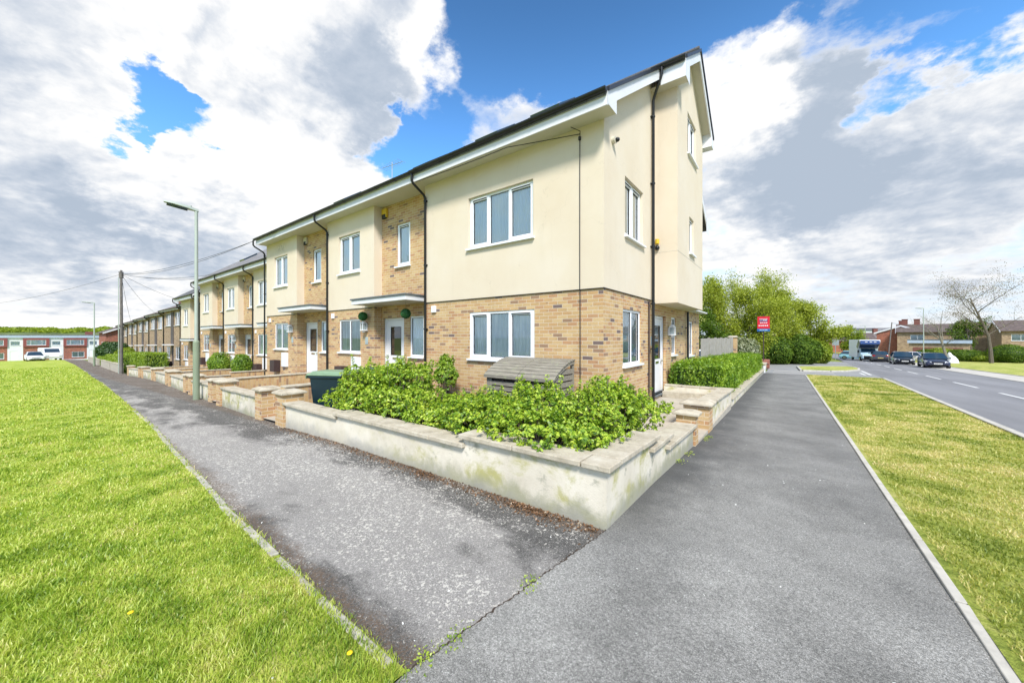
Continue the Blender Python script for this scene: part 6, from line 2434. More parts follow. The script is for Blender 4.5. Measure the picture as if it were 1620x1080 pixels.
aerial(-24.5, 11.0, 6.3, 'spindly television aerial on the pale roof of the second block')
aerial(-11.5, 8.0, 5.15, 'small television aerial just above the gutter of the near block')

# ------------------------------------------------------------------ old terrace beyond
OLD = [(-40.6, -49.0), (-49.0, -57.4), (-57.4, -65.8), (-65.8, -74.2), (-74.2, -82.6), (-82.6, -90.8)]
OLAB = ['old brown two storey terraced house half hidden behind the last new house', 'old brown terraced house with a dark tile-hung panel over its grey door', 'old brown terraced house, third from the right of its row',
        'old brown terraced house, third from the left of its row', 'old brown terraced house, second from the left of its row', 'leftmost house of the old brown terrace']
for i, ((R_, L_), lab) in enumerate(zip(OLD, OLAB)):
    Yo = 9.5
    gz_ = G((L_ + R_) / 2, Yo)
    ze = 3.1 - i * 0.27 + 0.15
    r_ = empty('old_house', ((L_ + R_) / 2, Yo, gz_), 0, lab, 'house', 'old brown brick terrace')
    F_ = F_front(Yo)
    W4 = (R_ - L_) / 2
    holes = []
    for j in range(2):
        c = L_ + W4 * (j + 0.5)
        holes.append((c - 1.15, c + 1.15, ze - 1.75, ze - 0.35))
        holes.append((c - 0.9, c + 0.9, gz_ + 0.85, gz_ + 2.15) if not (j == 1 and i % 1 == 0 and False) else (c, c, 0, 0))
    dr_ = (L_ + W4 - 0.5, L_ + W4 + 0.45, gz_ + 0.15, gz_ + 2.2)
    k = MB()
    wall_panel(k, F_, L_, R_, gz_ - 0.6, ze, holes + [dr_], 0.08)
    k.quad((R_, Yo, gz_ - .6), (R_, Yo + 8, gz_ - .6), (R_, Yo + 8, ze), (R_, Yo, ze))
    k.add([(L_, Yo, gz_ - .6), (L_, Yo + 8, gz_ - .6), (L_, Yo + 8, ze), (L_, Yo + 4, ze + 2.0), (L_, Yo, ze)], [(0, 1, 2, 3, 4)])
    obj('brick_wall', k, 'yellow_brick', r_)
    for j, hq in enumerate(holes):
        window(r_, F_, *hq, [(1, False), (1, False)] if j % 2 else [(1, False), (1, False)], inset=0.05, fabric_='net_dark' if (i + j) % 2 else 'net_curtain', vents=False, handle=False, sill_out=0.10)
    k = MB()
    k.fbox(F_, dr_[0], dr_[1], -0.08, -0.04, dr_[2], dr_[3])
    obj('door', k, ['door_white', 'panel_dark', 'plate_grey'][i % 3], r_)
    k = MB()
    k.fbox(F_, dr_[0] - 0.2, dr_[1] + 0.2, 0.02, 0.75, dr_[3] + 0.1, dr_[3] + 0.2)
    obj('porch_roof', k, 'fascia_white', r_)
    k = MB()
    k.fbox(F_, dr_[0] - 0.1, dr_[1] + 0.1, 0.003, 0.06, dr_[3] + 0.25, ze - 0.3)
    obj('hung_tile_panel', k, 'hung_tile', r_)
    k = MB()
    k.box(L_, R_, Yo - 0.4, Yo - 0.37, ze - 0.18, ze + 0.02)
    obj('fascia', k, 'fascia_white', r_)
    k = MB()
    k.box(L_, R_, Yo - 0.37, Yo, ze - 0.03, ze - 0.01)
    obj('soffit', k, 'soffit_cream', r_)
    k = MB()
    for s in (0, 1):
        ye = Yo - 0.5 if s == 0 else Yo + 8.5
        a = [(L_, ye, ze), (R_, ye, ze), (R_, Yo + 4, ze + 2.1), (L_, Yo + 4, ze + 2.1)]
        k.hexa([(p[0], p[1], p[2] - 0.09) for p in a] + a)
    obj('roof', k, 'roof_brown', r_)
    gutter(r_, F_front(Yo - 0.4), L_, R_, 0.07, ze - 0.0)
    downpipe(r_, L_ + 0.1, Yo - 0.45, Yo - 0.06, ze - 0.05, gz_, r=0.05)
    k = MB()
    k.box((L_ + R_) / 2 - 0.4, (L_ + R_) / 2 + 0.4, Yo + 3.7, Yo + 4.3, ze + 1.8, ze + 2.9)
    if i in (3,): obj('chimney', k, 'chimney_brick', r_)
# grey block walls beyond the telegraph pole
for (a, b_, lab) in ((-41.6, -48.6, 'low grey block wall immediately left of the telegraph pole'), (-49.4, -58.5, 'low grey block wall between the hedges, nearer the far lamp'), (-63.5, -80, 'low brown stone wall beyond the far left lamp')):
    r_ = empty('block_wall', ((a + b_) / 2, interp(WALL_E, (a + b_) / 2), gx((a + b_) / 2)), 0, lab, 'garden wall', 'low grey walls before the old terrace')
    k = MB()
    wall_box(k, (b_, interp(WALL_E, b_)), (a, interp(WALL_E, a)), 0.22, gx(b_) - 0.3, gx(a) - 0.3, gx(b_) + 0.62, gx(a) + 0.62)
    obj('blockwork', k, 'concrete_slab', r_)
    k = MB()
    coping_run(k, (b_, interp(WALL_E, b_)), (a, interp(WALL_E, a)), 0.22, 0.03, gx(b_) + 0.622, gx(a) + 0.622, step=0.9)
    obj('coping', k, 'coping_stone', r_)
r_ = empty('picket_fence', (-41, 7.0, gx(-41)), 0, 'short dark picket fence before the grey door of the old terrace', 'fence')
k = MB()
for i in range(13):
    k.box(-43 + i * 0.28, -43 + i * 0.28 + 0.12, 7.0, 7.03, gx(-41) - 0.3, -1.95 + 0.0)
k.box(-43, -39.4, 7.03, 7.06, -2.25, -2.15)
k.box(-43, -39.4, 7.03, 7.06, -2.65, -2.55)
obj('pickets', k, 'dark_wood', r_)

# red gable house at the far end of the old terrace
gz_ = G(-100, 9)
r_ = empty('red_gable_house', (-99, 11, gz_), 0, 'red brick gable-ended house left of the old brown terrace', 'house')
k = MB()
for xx_ in (-94.0, -104.0):
    k.add([(xx_, 8.2, gz_ - 0.6), (xx_, 15.8, gz_ - 0.6), (xx_, 15.8, 0.9), (xx_, 12, 2.6), (xx_, 8.2, 0.9)], [(0, 1, 2, 3, 4)])
k.quad((-104, 8.2, gz_ - .6), (-94, 8.2, gz_ - .6), (-94, 8.2, 0.9), (-104, 8.2, 0.9))
obj('brick_wall', k, 'red_brick', r_)
k = MB()
for s in (-1, 1):
    ye = 12 + s * 4.2
    a = [(-104.4, ye, 0.78), (-93.6, ye, 0.78), (-93.6, 12, 2.70), (-104.4, 12, 2.70)]
    k.hexa([(p[0], p[1], p[2] - 0.09) for p in a] + a)
obj('roof', k, 'roof_brown', r_)
k = MB()
for s in (-1, 1):
    ye = 12 + s * 4.2
    k.hexa([(-93.62, ye, 0.55), (-93.55, ye, 0.55), (-93.55, 12, 2.45), (-93.62, 12, 2.45), (-93.62, ye, 0.75), (-93.55, ye, 0.75), (-93.55, 12, 2.66), (-93.62, 12, 2.66)])
obj('barge_board', k, 'fascia_white', r_)
window(r_, F_front(8.2), -100, -98, -2.2, -0.9, [(1, False)], fabric_='net_dark', vents=False, handle=False, inset=-0.02)

# far row of houses facing the lawn end
XR = -127.0
FR = F_side(XR)
RLAB = ['distant red-panelled house half hidden by the brick gable, right end of the row', 'distant red-panelled house directly right of the white van', 'distant red-panelled house behind the white van',
        'distant red-panelled house left of the white van', 'distant red-panelled house, third from the left picture edge', 'distant red-panelled house, second from the left picture edge', 'distant red-panelled house at the left picture edge', 'leftmost distant red-panelled house']
for i, lab in enumerate(RLAB):
    y0 = 10.1 - 5.3 * i
    y1 = y0 + 5.3
    gz_ = -5.0
    r_ = empty('distant_house', (XR, (y0 + y1) / 2, gz_), 0, lab, 'house', 'distant flat-fronted row at the lawn end')
    zt = 0.45
    hu = (y0 + 0.45, y0 + 2.95, -1.70, -0.62)
    hl = (y0 + 1.2, y0 + 3.0, -4.45, -3.25)
    hp = (y0 + 3.75, y0 + 4.95, -1.75, -0.9)
    dr_ = (y0 + 3.7, y0 + 4.6, gz_, -2.95)
    k = MB()
    wall_panel(k, FR, y0, y1, gz_ - 0.5, zt - 0.5, [(y0 + 0.01, y0 + 3.39, -4.9, -0.15), hp, dr_], 0.02)
    obj('wall', k, 'fascia_white', r_)
    k = MB()
    wall_panel(k, F_side(XR + 0.22), y0, y0 + 3.4, -2.05, -0.15, [hu], 0.08)
    k.quad((XR, y0, -2.05), (XR + 0.22, y0, -2.05), (XR + 0.22, y0, -0.15), (XR, y0, -0.15))
    k.quad((XR, y0 + 3.4, -2.05), (XR + 0.22, y0 + 3.4, -2.05), (XR + 0.22, y0 + 3.4, -0.15), (XR, y0 + 3.4, -0.15))
    obj('tile_panel', k, 'panel_red', r_)
    k = MB()
    wall_panel(k, F_side(XR - 0.01), y0, y0 + 3.4, -5.5, -2.04, [hl], 0.08)
    obj('brick_wall', k, 'red_brick', r_)
    k = MB()
    k.fbox(FR, y0, y1, 0.0, 0.28, zt - 0.62, zt - 0.05)
    obj('fascia_band', k, 'fascia_blue', r_)
    k = MB()
    k.box(XR - 8, XR + 0.36, y0, y1, zt - 0.05, zt + 0.06)
    obj('roof', k, 'roof_light', r_)
    window(r_, F_side(XR + 0.22), *hu, [(0.5, False), (1.6, False), (0.5, False)], inset=0.03, fabric_='net_curtain', vents=False, handle=False)
    window(r_, FR, *hl, [(1, False), (1, False)], inset=0.03, fabric_='net_dark', vents=False, handle=False)
    window(r_, FR, *hp, [(1, False)], inset=0.03, fabric_='net_curtain', vents=False, handle=False)
    k = MB()
    k.fbox(FR, dr_[0], dr_[1], -0.08, -0.04, dr_[2], dr_[3])
    obj('door', k, 'door_white', r_)
    if i == 1:
        k = MB()
        k.box(XR - 5, XR - 4.2, 8.2, 9.4, zt, zt + 0.8)
        obj('chimney', k, 'chimney_brick', r_)

# ------------------------------------------------------------------ hills and far woods
for nm, dist, ang0, ang1, h0, sd_ in (('hills', 420, 150, 205, 6.6, 1.0), ('far_hills', 700, 20, 130, 5, 2.0)):
    mb = MB()
    N = 160
    for i in range(N + 1):
        an = R(ang0 + (ang1 - ang0) * i / N)
        hh = h0 * (0.72 + 0.18 * math.sin(i * 0.09 + sd_) + 0.08 * math.sin(i * 0.37) + 0.05 * math.sin(i * 1.3 + sd_) + random.uniform(-0.02, 0.02))
        for (dr, zf2) in ((-60, -0.6), (-30, 0.45), (0, 1.0), (60, 1.05), (140, -0.6)):
            d_ = dist + dr
            z_ = hh * zf2 if zf2 > 0 else -6
            mb.v.append((d_ * math.cos(an), d_ * math.sin(an), z_))
    for i in range(N):
        for j in range(4):
            a = i * 5 + j
            mb.f.append((a, a + 1, a + 6, a + 5))
    tag(obj(nm, mb, 'hills', smooth=True), kind='structure')
# a ragged wood along the hill crest
n = 26000
an = rng.uniform(R(150), R(205), n)
i_ = (np.degrees(an) - 150) / 55 * 160
hh = 6.6 * (0.72 + 0.18 * np.sin(i_ * 0.09 + 1) + 0.08 * np.sin(i_ * 0.37) + 0.05 * np.sin(i_ * 1.3 + 1))
f = rng.uniform(-0.9, 0.3, n)
dd = 420 + f * 30
zz_ = hh * (1 + np.minimum(f, 0) * 0.5) + rng.uniform(-0.5, 1.0, n) * (0.5 + 0.8 * np.abs(np.sin(an * 90)))
V, Fv = leaf_cloud(0, np.stack([dd * np.cos(an), dd * np.sin(an), zz_], 1), 1.3, jitter=1.0, up=0.3, aspect=1.2)
tag(np_obj('hill_wood', V, Fv, 'leaf_mid'), kind='stuff')

# ------------------------------------------------------------------ houses across the road


def gable_house(name, lab, ctr, rot, w, d, z0, zeave, zridge, wallm, roofm='roof_brown', front=(), gable_side=1, chim=(), frontm=None, group='houses across the road'):
    """ridge runs along local x (width w); front face at local -y (depth d). Gables at +-x"""
    r_ = empty(name, (ctr[0], ctr[1], z0), R(rot or 0.01), lab, 'house', group)
    He, Hr = zeave - z0, zridge - z0
    hw, hd = w / 2, d / 2
    F_ = lambda u, dd_, z: (u, -hd - dd_, z)
    k = MB()
    for s in (-1, 1):
        k.add([(s * hw, -hd, -0.6), (s * hw, hd, -0.6), (s * hw, hd, He), (s * hw, 0, Hr - 0.08), (s * hw, -hd, He)], [(0, 1, 2, 3, 4)])
    k.quad((-hw, hd, -.6), (hw, hd, -.6), (hw, hd, He), (-hw, hd, He))
    obj('gable_wall', k, wallm, r_)
    k = MB()
    wall_panel(k, F_, -hw, hw, -0.6, He, list(front), 0.08)
    obj('front_wall', k, frontm or wallm, r_)
    for hq in front:
        window(r_, F_, *hq, [(1, False), (1, False)], inset=0.04, fabric_='net_dark', vents=False, handle=False)
    k = MB()
    for s in (-1, 1):
        a = [(-hw - 0.25, s * (hd + 0.45), He - 0.12), (hw + 0.25, s * (hd + 0.45), He - 0.12), (hw + 0.25, 0, Hr), (-hw - 0.25, 0, Hr)]
        k.hexa([(p[0], p[1], p[2] - 0.1) for p in a] + a)
    ro_ = obj('roof', k, roofm, r_)
    k = MB()
    for s in (-1, 1):
        for e in (-1, 1):
            x_ = e * (hw + 0.27)
            y_ = s * (hd + 0.45)
            k.hexa([(x_ - 0.03, y_, He - 0.42), (x_ + 0.03, y_, He - 0.42), (x_ + 0.03, 0, Hr - 0.32), (x_ - 0.03, 0, Hr - 0.32), (x_ - 0.03, y_, He - 0.14), (x_ + 0.03, y_, He - 0.14), (x_ + 0.03, 0, Hr - 0.02), (x_ - 0.03, 0, Hr - 0.02)])
    obj('barge_board', k, 'fascia_white', r_)
    for c in chim:
        k = MB()
        k.box(c - 0.45, c + 0.45, -0.35, 0.35, Hr - 0.5, Hr + 1.0)
        k.box(c - 0.52, c + 0.52, -0.42, 0.42, Hr + 1.0, Hr + 1.12)
        obj('chimney', k, 'chimney_brick', ro_)
    return r_


# long house whose gable faces the road (px 1411-1530)
def rel(z0, lst): return [(a, b, c - z0, d - z0) for a, b, c, d in lst]


x, y = at(1.165, 76)
gable_house('far_house', 'brown-roofed house with red brick gable and twin chimneys, behind the dark cars', (x + 1.0, y + 2), -10, 13, 8.6, G(x, y), 1.2, 3.4 - 0.6, 'red_brick', 'roof_brown', chim=(-5.4, -3.6), frontm='yellow_brick', front=[(-4.6, -2.6, 1.0, 2.2), (1.2, 3.4, 1.0, 2.2), (-4.6, -2.6, 3.4, 4.5), (1.2, 3.4, 3.4, 4.5)])
x, y = at(1.075, 80)
gable_house('far_house', 'house with dark panels and white windows between the lamp and leaning pole', (x, y + 4), 80, 9, 7.5, G(x, y), 1.1, 2.6, 'red_brick', 'roof_brown', chim=(0,), frontm='panel_dark', front=[(-3.6, -1.0, 0.9, 2.2), (1.0, 3.6, 0.9, 2.2), (-3.6, -1.0, 3.4, 4.5), (1.0, 3.6, 3.4, 4.5)])
x, y = at(0.955, 100)
gable_house('far_house', 'orange brick gable house directly left of the motorhome', (x + 5.5, y + 4.5), 18, 13, 6.0, G(x, y), -0.05 + 0.2, 1.2, 'red_brick', 'roof_brown', chim=(-2.5,), front=[(-5, -3, 0.9, 2.1), (0, 2, 0.9, 2.1)])
x, y = at(1.02, 104)
gable_house('far_house', 'long brown-roofed house rising behind the motorhome', (x + 2, y + 3), 5, 14, 7, G(x, y), 0.0, 1.15, 'yellow_brick', 'roof_brown', front=[(-5, -3, 0.9, 2.1), (0, 2, 0.9, 2.1), (3.5, 5.5, 0.9, 2.1)])
x, y = at(0.915, 92)
gable_house('far_house', 'low brown-roofed house behind the road sign and small tree', (x - 1, y + 8), 12, 14, 7, G(x, y), -0.9, 0.6, 'red_brick', 'roof_brown', chim=(2,), front=[(-5, -3, 0.9, 2.0), (3.5, 5.5, 0.9, 2.0)])
x, y = at(0.86, 130)
gable_house('far_house', 'farthest pale bungalow at the road bend beside the tree belt', (x, y), 10, 12, 7, G(x, y) - 0.2, -1.3, 0.3, 'fascia_white', 'roof_grey', front=[(-5, -3, 0.9, 2.0), (3, 5, 0.9, 2.0)])
x, y = at(0.94, 190)
gable_house('far_house', 'distant pale block rising over the rooftops, left one', (x, y), 0, 14, 10, -4, 3.6, 4.6, 'fascia_white', 'roof_grey', front=[(-5, -3, 4, 5.4), (3, 5, 4, 5.4)])
x, y = at(1.0, 200)
gable_house('far_house', 'distant pale block with pink roof, above the motorhome', (x + 4, y), 0, 16, 10, -4, 3.4, 5.0, 'fascia_white', 'roof_light', front=[(-5, -3, 4, 5.4), (3, 5, 4, 5.4)])
x, y = at(1.42, 60)
gable_house('far_house', 'brown-roofed house at the far right edge behind tall dark bushes', (x + 4, y + 6), -5, 12, 8, G(x, y), 1.2, 3.0, 'yellow_brick', 'roof_brown', chim=(1,), front=[(-5, -3, 0.9, 2.1), (0, 2, 0.9, 2.1), (-5, -3, 3.4, 4.5)])
# yellowish garage block with pale blue fascia
x, y = at(1.165, 66)
r_ = empty('garage_block', (x, y, G(x, y)), R(-12), 'yellow brick garage block with pale blue fascia behind the nearest dark car', 'garage', 'houses across the road')
k = MB()
k.box(-3.6, 3.6, 0, 6, -0.4, 2.9)
obj('brick_wall', k, 'yellow_brick', r_)
k = MB()
k.box(-3.8, 3.8, -0.3, 6.2, 2.9, 3.5)
obj('fascia_band', k, 'fascia_blue', r_)
k = MB()
k.box(-3.85, 3.85, -0.35, 6.25, 3.5, 3.58)
obj('roof', k, 'roof_grey', r_)
for i in range(2):
    k = MB()
    k.box(-3.1 + i * 3.3, -0.5 + i * 3.3, -0.03, 0.02, 0, 2.1)
    obj('garage_door', k, 'chimney_brick', r_)

# ------------------------------------------------------------------ vehicles (local: nose towards -y, centred, wheels on z=0)


def loft(sections):
    """sections: list of rings (lists of points) with equal count"""
    n = len(sections[0])
    vs = [p for s in sections for p in s]
    fs = []
    for i in range(len(sections) - 1):
        for j in range(n - 1):
            fs.append((i * n + j, i * n + j + 1, (i + 1) * n + j + 1, (i + 1) * n + j))
    fs.append(tuple(range(n)))
    fs.append(tuple((len(sections) - 1) * n + j for j in range(n)))
    m_ = MB()
    m_.add(vs, fs)
    return m_


def car(x, y, rot, paint, lab, L_=4.3, W_=1.72, H=1.42, kind='hatch', front_to_camera=True, group='parked cars across the road', platey='number_plate', cat='car', name='parked_car'):
    r_ = empty(name, (x, y, G(x, y) + 0.012), R(rot), lab, cat, group)
    hw = W_ / 2
    # lower body: stations along y (nose at -L/2)
    bon = 0.74 if kind != 'suv' else 0.98
    wst = 0.90 if kind != 'suv' else 1.08
    st = [(-0.50, 0.55, 0.34, 0.80), (-0.485, 0.66, 0.24, 0.90), (-0.44, bon - 0.06, 0.20, 0.97), (-0.36, bon, 0.19, 1.0), (-0.20, bon + 0.10, 0.18, 1.0), (-0.15, wst - 0.01, 0.18, 1.0), (0.0, wst, 0.18, 1.0), (0.30, wst + 0.03, 0.19, 1.0), (0.40, wst + 0.02, 0.22, 0.98), (0.47, wst - 0.05, 0.26, 0.94), (0.50, wst - 0.25, 0.36, 0.86)]
    secs = []
    for f, zt, zb__, wf in st:
        yy_ = f * L_
        w = hw * wf
        secs.append([(-w * 0.90, yy_, zb__), (-w, yy_, zb__ + 0.12), (-w * 1.0, yy_, zb__ + (zt - zb__) * 0.55), (-w * 0.965, yy_, zt - 0.06), (-w * 0.88, yy_, zt), (-w * 0.45, yy_, zt + 0.035), (0, yy_, zt + 0.045),
                     (w * 0.45, yy_, zt + 0.035), (w * 0.88, yy_, zt), (w * 0.965, yy_, zt - 0.06), (w, yy_, zb__ + (zt - zb__) * 0.55), (w, yy_, zb__ + 0.12), (w * 0.90, yy_, zb__), ])
    b_ = loft(secs)
    body = obj('body', b_, paint, r_, smooth='auto')
    # greenhouse
    if kind == 'saloon': gs = [(-0.21, 0, 0.94), (-0.07, 1, 0.80), (0.05, 1.02, 0.79), (0.18, 0.97, 0.78), (0.33, 0, 0.88)]
    elif kind == 'suv': gs = [(-0.23, 0, 0.96), (-0.13, 1, 0.82), (0.10, 1.02, 0.82), (0.38, 0.98, 0.80), (0.47, 0, 0.90)]
    else: gs = [(-0.24, 0, 0.95), (-0.08, 1, 0.80), (0.08, 1.02, 0.80), (0.34, 0.94, 0.78), (0.46, 0, 0.90)]
    gh = H - wst
    secs = []
    for f, hz, wf in gs:
        yy_ = f * L_
        zt = wst + gh * hz if hz else wst - 0.0
        w0_, w1_ = hw * 0.95, hw * wf * 0.92
        if hz == 0: w1_ = w0_ * 0.96
        secs.append([(-w0_, yy_, wst - 0.03), (-w1_, yy_, zt - 0.05 * hz), (-w1_ * 0.85, yy_, zt), (0, yy_, zt + 0.02), (w1_ * 0.85, yy_, zt), (w1_, yy_, zt - 0.05 * hz), (w0_, yy_, wst - 0.03)])
    g_ = loft(secs)
    obj('windows', g_, 'car_glass', r_, smooth='auto')
    # roof skin and pillars
    k = MB()
    rs = []
    for f, hz, wf in gs[1:-1]:
        yy_ = f * L_
        zt = wst + gh * hz
        w1_ = hw * wf * 0.93
        rs.append([(-w1_ * 1.01, yy_, zt - 0.055), (-w1_ * 0.86, yy_, zt + 0.006), (0, yy_, zt + 0.028), (w1_ * 0.86, yy_, zt + 0.006), (w1_ * 1.01, yy_, zt - 0.055)])
    lf = loft(rs)
    k.add(lf.v, lf.f)

    def side_pt(f, s, up):
        # point on glass side between sill and roof edge
        for (fa, ha, wa), (fb, hb, wb) in zip(gs, gs[1:]):
            if fa <= f <= fb:
                q = (f - fa) / (fb - fa)
                hz = ha + (hb - ha) * q
                wf = wa + (wb - wa) * q
                return (s * hw * (0.95 + (wf * 0.93 - 0.95) * up) * 1.005, f * L_, (wst - 0.03) + (gh * hz) * up)
        return (0, 0, 0)
    for s in (-1, 1):
        for f0, f1 in ((gs[0][0] + 0.01, gs[1][0]), (0.05, 0.05), (gs[-2][0], gs[-1][0] - 0.02)):
            a = side_pt(f0, s, 0.05)
            b2 = side_pt(f1, s, 0.97)
            k.tube([a, b2], 0.032, 6)
    obj('roof_panel', k, paint, r_, smooth='auto')
    # wheels
    wr = 0.31 if kind != 'suv' else 0.37
    for sx_ in (-1, 1):
        for fy in (-0.32, 0.30):
            k = MB()
            k.tube([(sx_ * (hw - 0.19), fy * L_, wr), (sx_ * (hw + 0.01), fy * L_, wr)], wr, 20)
            wl = obj('wheel', k, 'rubber', r_, smooth='auto')
            k = MB()
            k.tube([(sx_ * (hw - 0.02), fy * L_, wr), (sx_ * (hw + 0.022), fy * L_, wr)], wr * 0.66, 16)
            obj('rim', k, 'chrome', wl, smooth='auto')
    yn = -L_ / 2
    zl = bon - 0.15
    for s in (-1, 1):
        k = MB()
        a = s * hw * 0.50
        b2 = s * hw * 0.90
        k.hexa([(a, yn - 0.015, zl - 0.05), (b2, yn + 0.12, zl - 0.04), (b2, yn + 0.25, zl - 0.04), (a, yn + 0.15, zl - 0.05), (a, yn + 0.0, zl + 0.07), (b2, yn + 0.14, zl + 0.09), (b2, yn + 0.27, zl + 0.08), (a, yn + 0.15, zl + 0.07)])
        obj('headlight', k, 'headlight', r_)
        k = MB()
        k.box(s * hw * 0.6, s * hw * 0.93, L_ / 2 - 0.09, L_ / 2 + 0.005, wst - 0.24, wst - 0.08)
        obj('tail_light', k, 'tail_lamp', r_)
        k = MB()
        k.box(s * (hw + 0.0), s * (hw + 0.17), -0.21 * L_, -0.21 * L_ + 0.09, wst - 0.0, wst + 0.11)
        obj('door_mirror', k, paint, r_, bevel=0.02)
    k = MB()
    k.box(-hw * 0.46, hw * 0.46, yn - 0.012, yn + 0.1, zl - 0.04, zl + 0.05)
    k.box(-hw * 0.6, hw * 0.6, yn - 0.008, yn + 0.1, 0.30, 0.40)
    obj('grille', k, 'black_plastic', r_)
    for e, nm_ in ((-1, 'number_plate'), (1, 'number_plate')):
        k = MB()
        yy_ = yn - 0.022 if e < 0 else L_ / 2 + 0.004
        zc2 = 0.46 if e < 0 else 0.62
        k.box(-0.26, 0.26, yy_, yy_ + 0.018, zc2 - 0.055, zc2 + 0.055)
        pl = obj(nm_, k, 'number_plate' if e < 0 else 'number_plate_yellow', r_)
        k = MB()
        for q in (-0.20, -0.13, -0.06, 0.03, 0.10, 0.17):
            ya_ = yy_ - 0.003 if e < 0 else yy_ + 0.018
            k.box(q, q + 0.04, ya_, ya_ + 0.003, zc2 - 0.028, zc2 + 0.028)
        obj('plate_characters', k, 'plate_mark', pl)
    k = MB()
    k.box(-hw * 0.86, hw * 0.86, -L_ * 0.44, L_ * 0.44, 0.14, 0.26)
    obj('underbody', k, 'rubber', r_)
    return r_


car(11.15, 52.6, -3, 'paint_navy', 'nearest dark blue parked saloon facing the camera, at the right edge of the road', kind='hatch', L_=3.9, W_=1.66, H=1.40)
car(10.55, 61.4, -2, 'paint_black', 'black parked hatchback with silvery bonnet, second car from the right', kind='hatch', L_=4.0, W_=1.68, H=1.46)
car(10.1, 71.5, 176, 'paint_dark', 'dark parked estate car seen from behind, tucked in front of the motorhome', kind='suv', L_=4.3, W_=1.72, H=1.50)
x, y = at(0.935, 62)
car(x, y, 80, 'paint_sky', 'pale blue hatchback side-on, left of the motorhome', kind='hatch', L_=3.9, W_=1.66, H=1.45)
x, y = at(1.105, 58)
car(x, y, 60, 'paint_pink', 'pale pink-white car parked on a drive behind the black hatchback', kind='hatch', L_=3.9, W_=1.66, H=1.45)
x, y = at(0.868, 110)
car(x, y, 70, 'paint_white', 'small white car far off at the bend beside the tree belt', kind='hatch', L_=4.0)
car(-4.3, 30.6, 90, 'paint_white', 'white car on the drive, only its roof showing above the hedge', kind='hatch', L_=4.0, H=1.4)
x, y = at(-1.305, 57)
car(x, y, 95, 'paint_white', 'white car nose at the far left, in front of the van', kind='hatch', L_=4.0, group='vehicles at the lawn end')

# motorhome / box lorry with overcab
x, y = 9.35, 77.5
r_ = empty('motorhome', (x, y, G(x, y) + 0.012), R(4), 'white high-sided motorhome with dark blue overcab front, parked facing the camera', 'motorhome')
k = MB()
k.prism([(-1.12, -1.2, 0.45), (-1.12, 3.9, 0.45), (-1.12, 3.9, 3.15), (-1.12, -3.0, 3.20), (-1.12, -3.1, 2.9), (-1.12, -1.9, 1.85), (-1.12, -1.5, 1.0)], (2.24, 0, 0))
obj('box_body', k, 'paint_white', r_, bevel=0.06)
k = MB()
k.hexa([(-1.05, -3.13, 2.55), (1.05, -3.13, 2.55), (1.05, -2.6, 2.5), (-1.05, -2.6, 2.5), (-1.05, -3.10, 3.10), (1.05, -3.10, 3.10), (1.05, -2.6, 3.12), (-1.05, -2.6, 3.12)])
o = obj('overcab_panel', k, 'van_blue', r_, bevel=0.03)
k = MB()
for a in (-0.55, -0.05, 0.4):
    k.box(a, a + 0.28, -3.15, -3.135, 2.83, 2.92)
obj('lettering', k, 'paint_white', o)
k = MB()
k.hexa([(-1.0, -2.05, 1.95), (1.0, -2.05, 1.95), (1.0, -1.9, 1.9), (-1.0, -1.9, 1.9), (-1.05, -3.12, 2.54), (1.05, -3.12, 2.54), (1.05, -2.6, 2.5), (-1.05, -2.6, 2.5)])
obj('overcab_underside', k, 'van_navy', r_)
k = MB()
k.prism([(-1.125, -3.0, 3.1), (-1.125, -2.2, 3.1), (-1.125, -1.2, 2.1), (-1.125, -1.9, 1.9), (-1.125, -3.08, 2.85)], (-0.012, 0, 0))
obj('side_stripe', k, 'van_navy', r_)
cs = []
for (yy_, zt, w) in ((-3.35, 0.85, 0.82), (-3.25, 1.02, 0.90), (-2.6, 1.22, 0.95), (-2.45, 1.28, 0.96), (-1.85, 1.98, 0.88), (-1.1, 2.0, 0.92)):
    cs.append([(-w * .95, yy_, 0.35), (-w, yy_, 0.6), (-w, yy_, min(1.15, zt - 0.08)), (-w * 0.86, yy_, zt), (0, yy_, zt + 0.04), (w * 0.86, yy_, zt), (w, yy_, min(1.15, zt - 0.08)), (w, yy_, 0.6), (w * .95, yy_, 0.35)])
obj('cab', loft(cs), 'van_pale_blue', r_, smooth='auto')
k = MB()
k.hexa([(-0.84, -2.47, 1.33), (0.84, -2.47, 1.33), (0.84, -2.40, 1.33), (-0.84, -2.40, 1.33), (-0.76, -1.93, 1.93), (0.76, -1.93, 1.93), (0.76, -1.86, 1.93), (-0.76, -1.86, 1.93)])
obj('windscreen', k, 'car_glass', r_)
k = MB()
k.box(-0.7, 0.7, -3.38, -3.3, 0.42, 0.85)
obj('grille', k, 'black_plastic', r_)
k = MB()
k.box(-0.88, 0.88, -3.42, -3.3, 0.30, 0.45)
obj('bumper', k, 'black_plastic', r_)
for s in (-1, 1):
    k = MB()
    k.box(s * 0.58, s * 0.84, -3.36, -3.28, 0.78, 0.98)
    obj('headlight', k, 'headlight', r_)
    k = MB()
    k.box(s * 1.02, s * 1.20, -2.25, -2.15, 1.25, 1.65)
    obj('door_mirror', k, 'black_plastic', r_)
    for fy in (-2.6, 2.4):
        k = MB()
        k.tube([(s * 0.80, fy, 0.35), (s * 1.02, fy, 0.35)], 0.35, 18)
        wl = obj('wheel', k, 'rubber', r_, smooth='auto')
        k = MB()
        k.tube([(s * 0.98, fy, 0.35), (s * 1.035, fy, 0.35)], 0.2, 14)
        obj('rim', k, 'chrome', wl, smooth='auto')

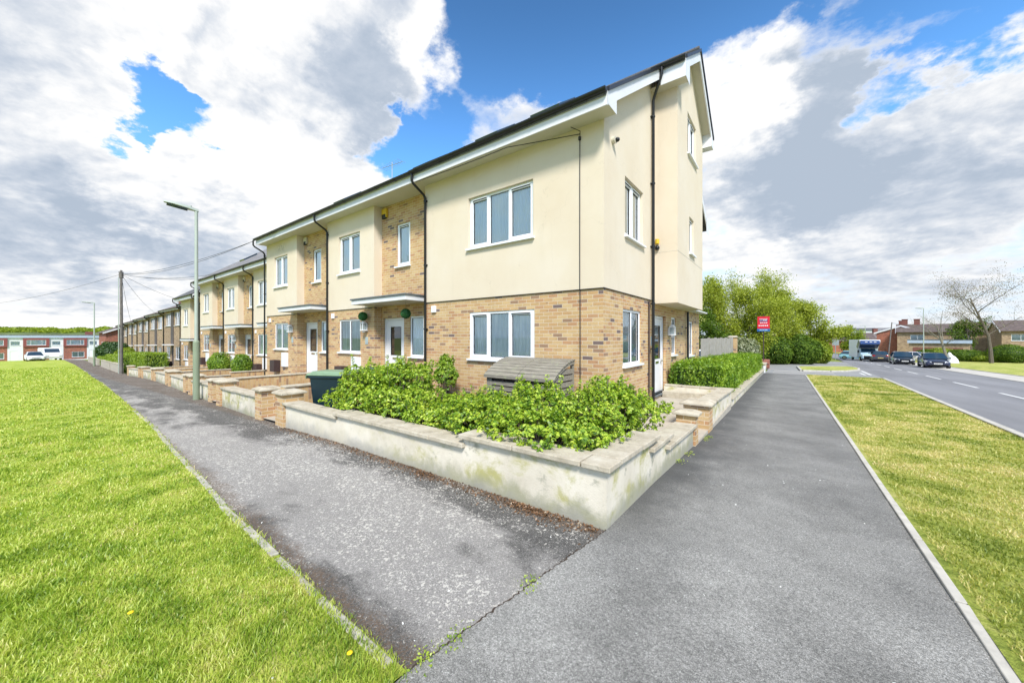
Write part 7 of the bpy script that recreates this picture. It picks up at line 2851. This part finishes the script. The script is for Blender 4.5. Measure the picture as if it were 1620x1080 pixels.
# white van at the far left
x, y = at(-1.262, 61)
r_ = empty('white_van', (x, y, G(x, y)), R(97), 'white panel van parked at the far end of the lawn', 'van', 'vehicles at the lawn end')
k = MB()
k.prism([(-0.95, -2.5, 0.35), (-0.95, 2.5, 0.35), (-0.95, 2.55, 1.9), (-0.95, 2.3, 2.05), (-0.95, -0.8, 2.05), (-0.95, -1.6, 1.35), (-0.95, -2.4, 1.1), (-0.95, -2.55, 0.7)], (1.9, 0, 0))
obj('body', k, 'paint_white', r_, bevel=0.06)
k = MB()
k.hexa([(-0.80, -1.66, 1.34), (0.80, -1.66, 1.34), (0.80, -1.5, 1.34), (-0.80, -1.5, 1.34), (-0.76, -0.98, 1.95), (0.76, -0.98, 1.95), (0.76, -0.85, 1.95), (-0.76, -0.85, 1.95)])
obj('windscreen', k, 'car_glass', r_)
for s in (-1, 1):
    k = MB()
    k.hexa([(s * 0.94, -1.4, 1.3), (s * 0.96, -1.4, 1.3), (s * 0.96, -0.5, 1.3), (s * 0.94, -0.5, 1.3), (s * 0.94, -0.85, 1.8), (s * 0.96, -0.85, 1.8), (s * 0.96, -0.5, 1.8), (s * 0.94, -0.5, 1.8)])
    obj('side_window', k, 'car_glass', r_)
    for fy in (-1.6, 1.7):
        k = MB()
        k.tube([(s * 0.76, fy, 0.33), (s * 0.965, fy, 0.33)], 0.33, 18)
        wl = obj('wheel', k, 'rubber', r_, smooth='auto')
        k = MB()
        k.tube([(s * 0.93, fy, 0.33), (s * 0.975, fy, 0.33)], 0.2, 14)
        obj('rim', k, 'chrome', wl, smooth='auto')
    k = MB()
    k.box(s * 0.55, s * 0.88, -2.58, -2.5, 0.75, 0.95)
    obj('headlight', k, 'headlight', r_)

# white covered object on the far grass
x, y = at(1.203, 50)
zb_ = G(x, y)
r_ = empty('covered_statue', (x, y, zb_), 0, 'small white hunched garden ornament on the grass behind the nearest dark car', 'ornament')
secs = []
for f, rx, off in ((0, 0.62, 0), (0.2, 0.60, 0.0), (0.5, 0.48, 0.05), (0.9, 0.36, -0.08), (1.15, 0.22, -0.22), (1.35, 0.16, -0.25), (1.48, 0.05, -0.25)):
    secs.append([(x + off + rx * math.cos(a) * (1 + 0.06 * math.sin(3 * a)), y + rx * 0.8 * math.sin(a), zb_ + f) for a in [2 * math.pi * q / 14 for q in range(15)]])
obj('body', loft(secs), 'canvas_white', r_, smooth=True)
k = MB()
k.box(x - 0.65, x + 0.65, y - 0.5, y + 0.5, zb_ - 0.02, zb_ + 0.06)
obj('base', k, 'kerb_concrete', r_)
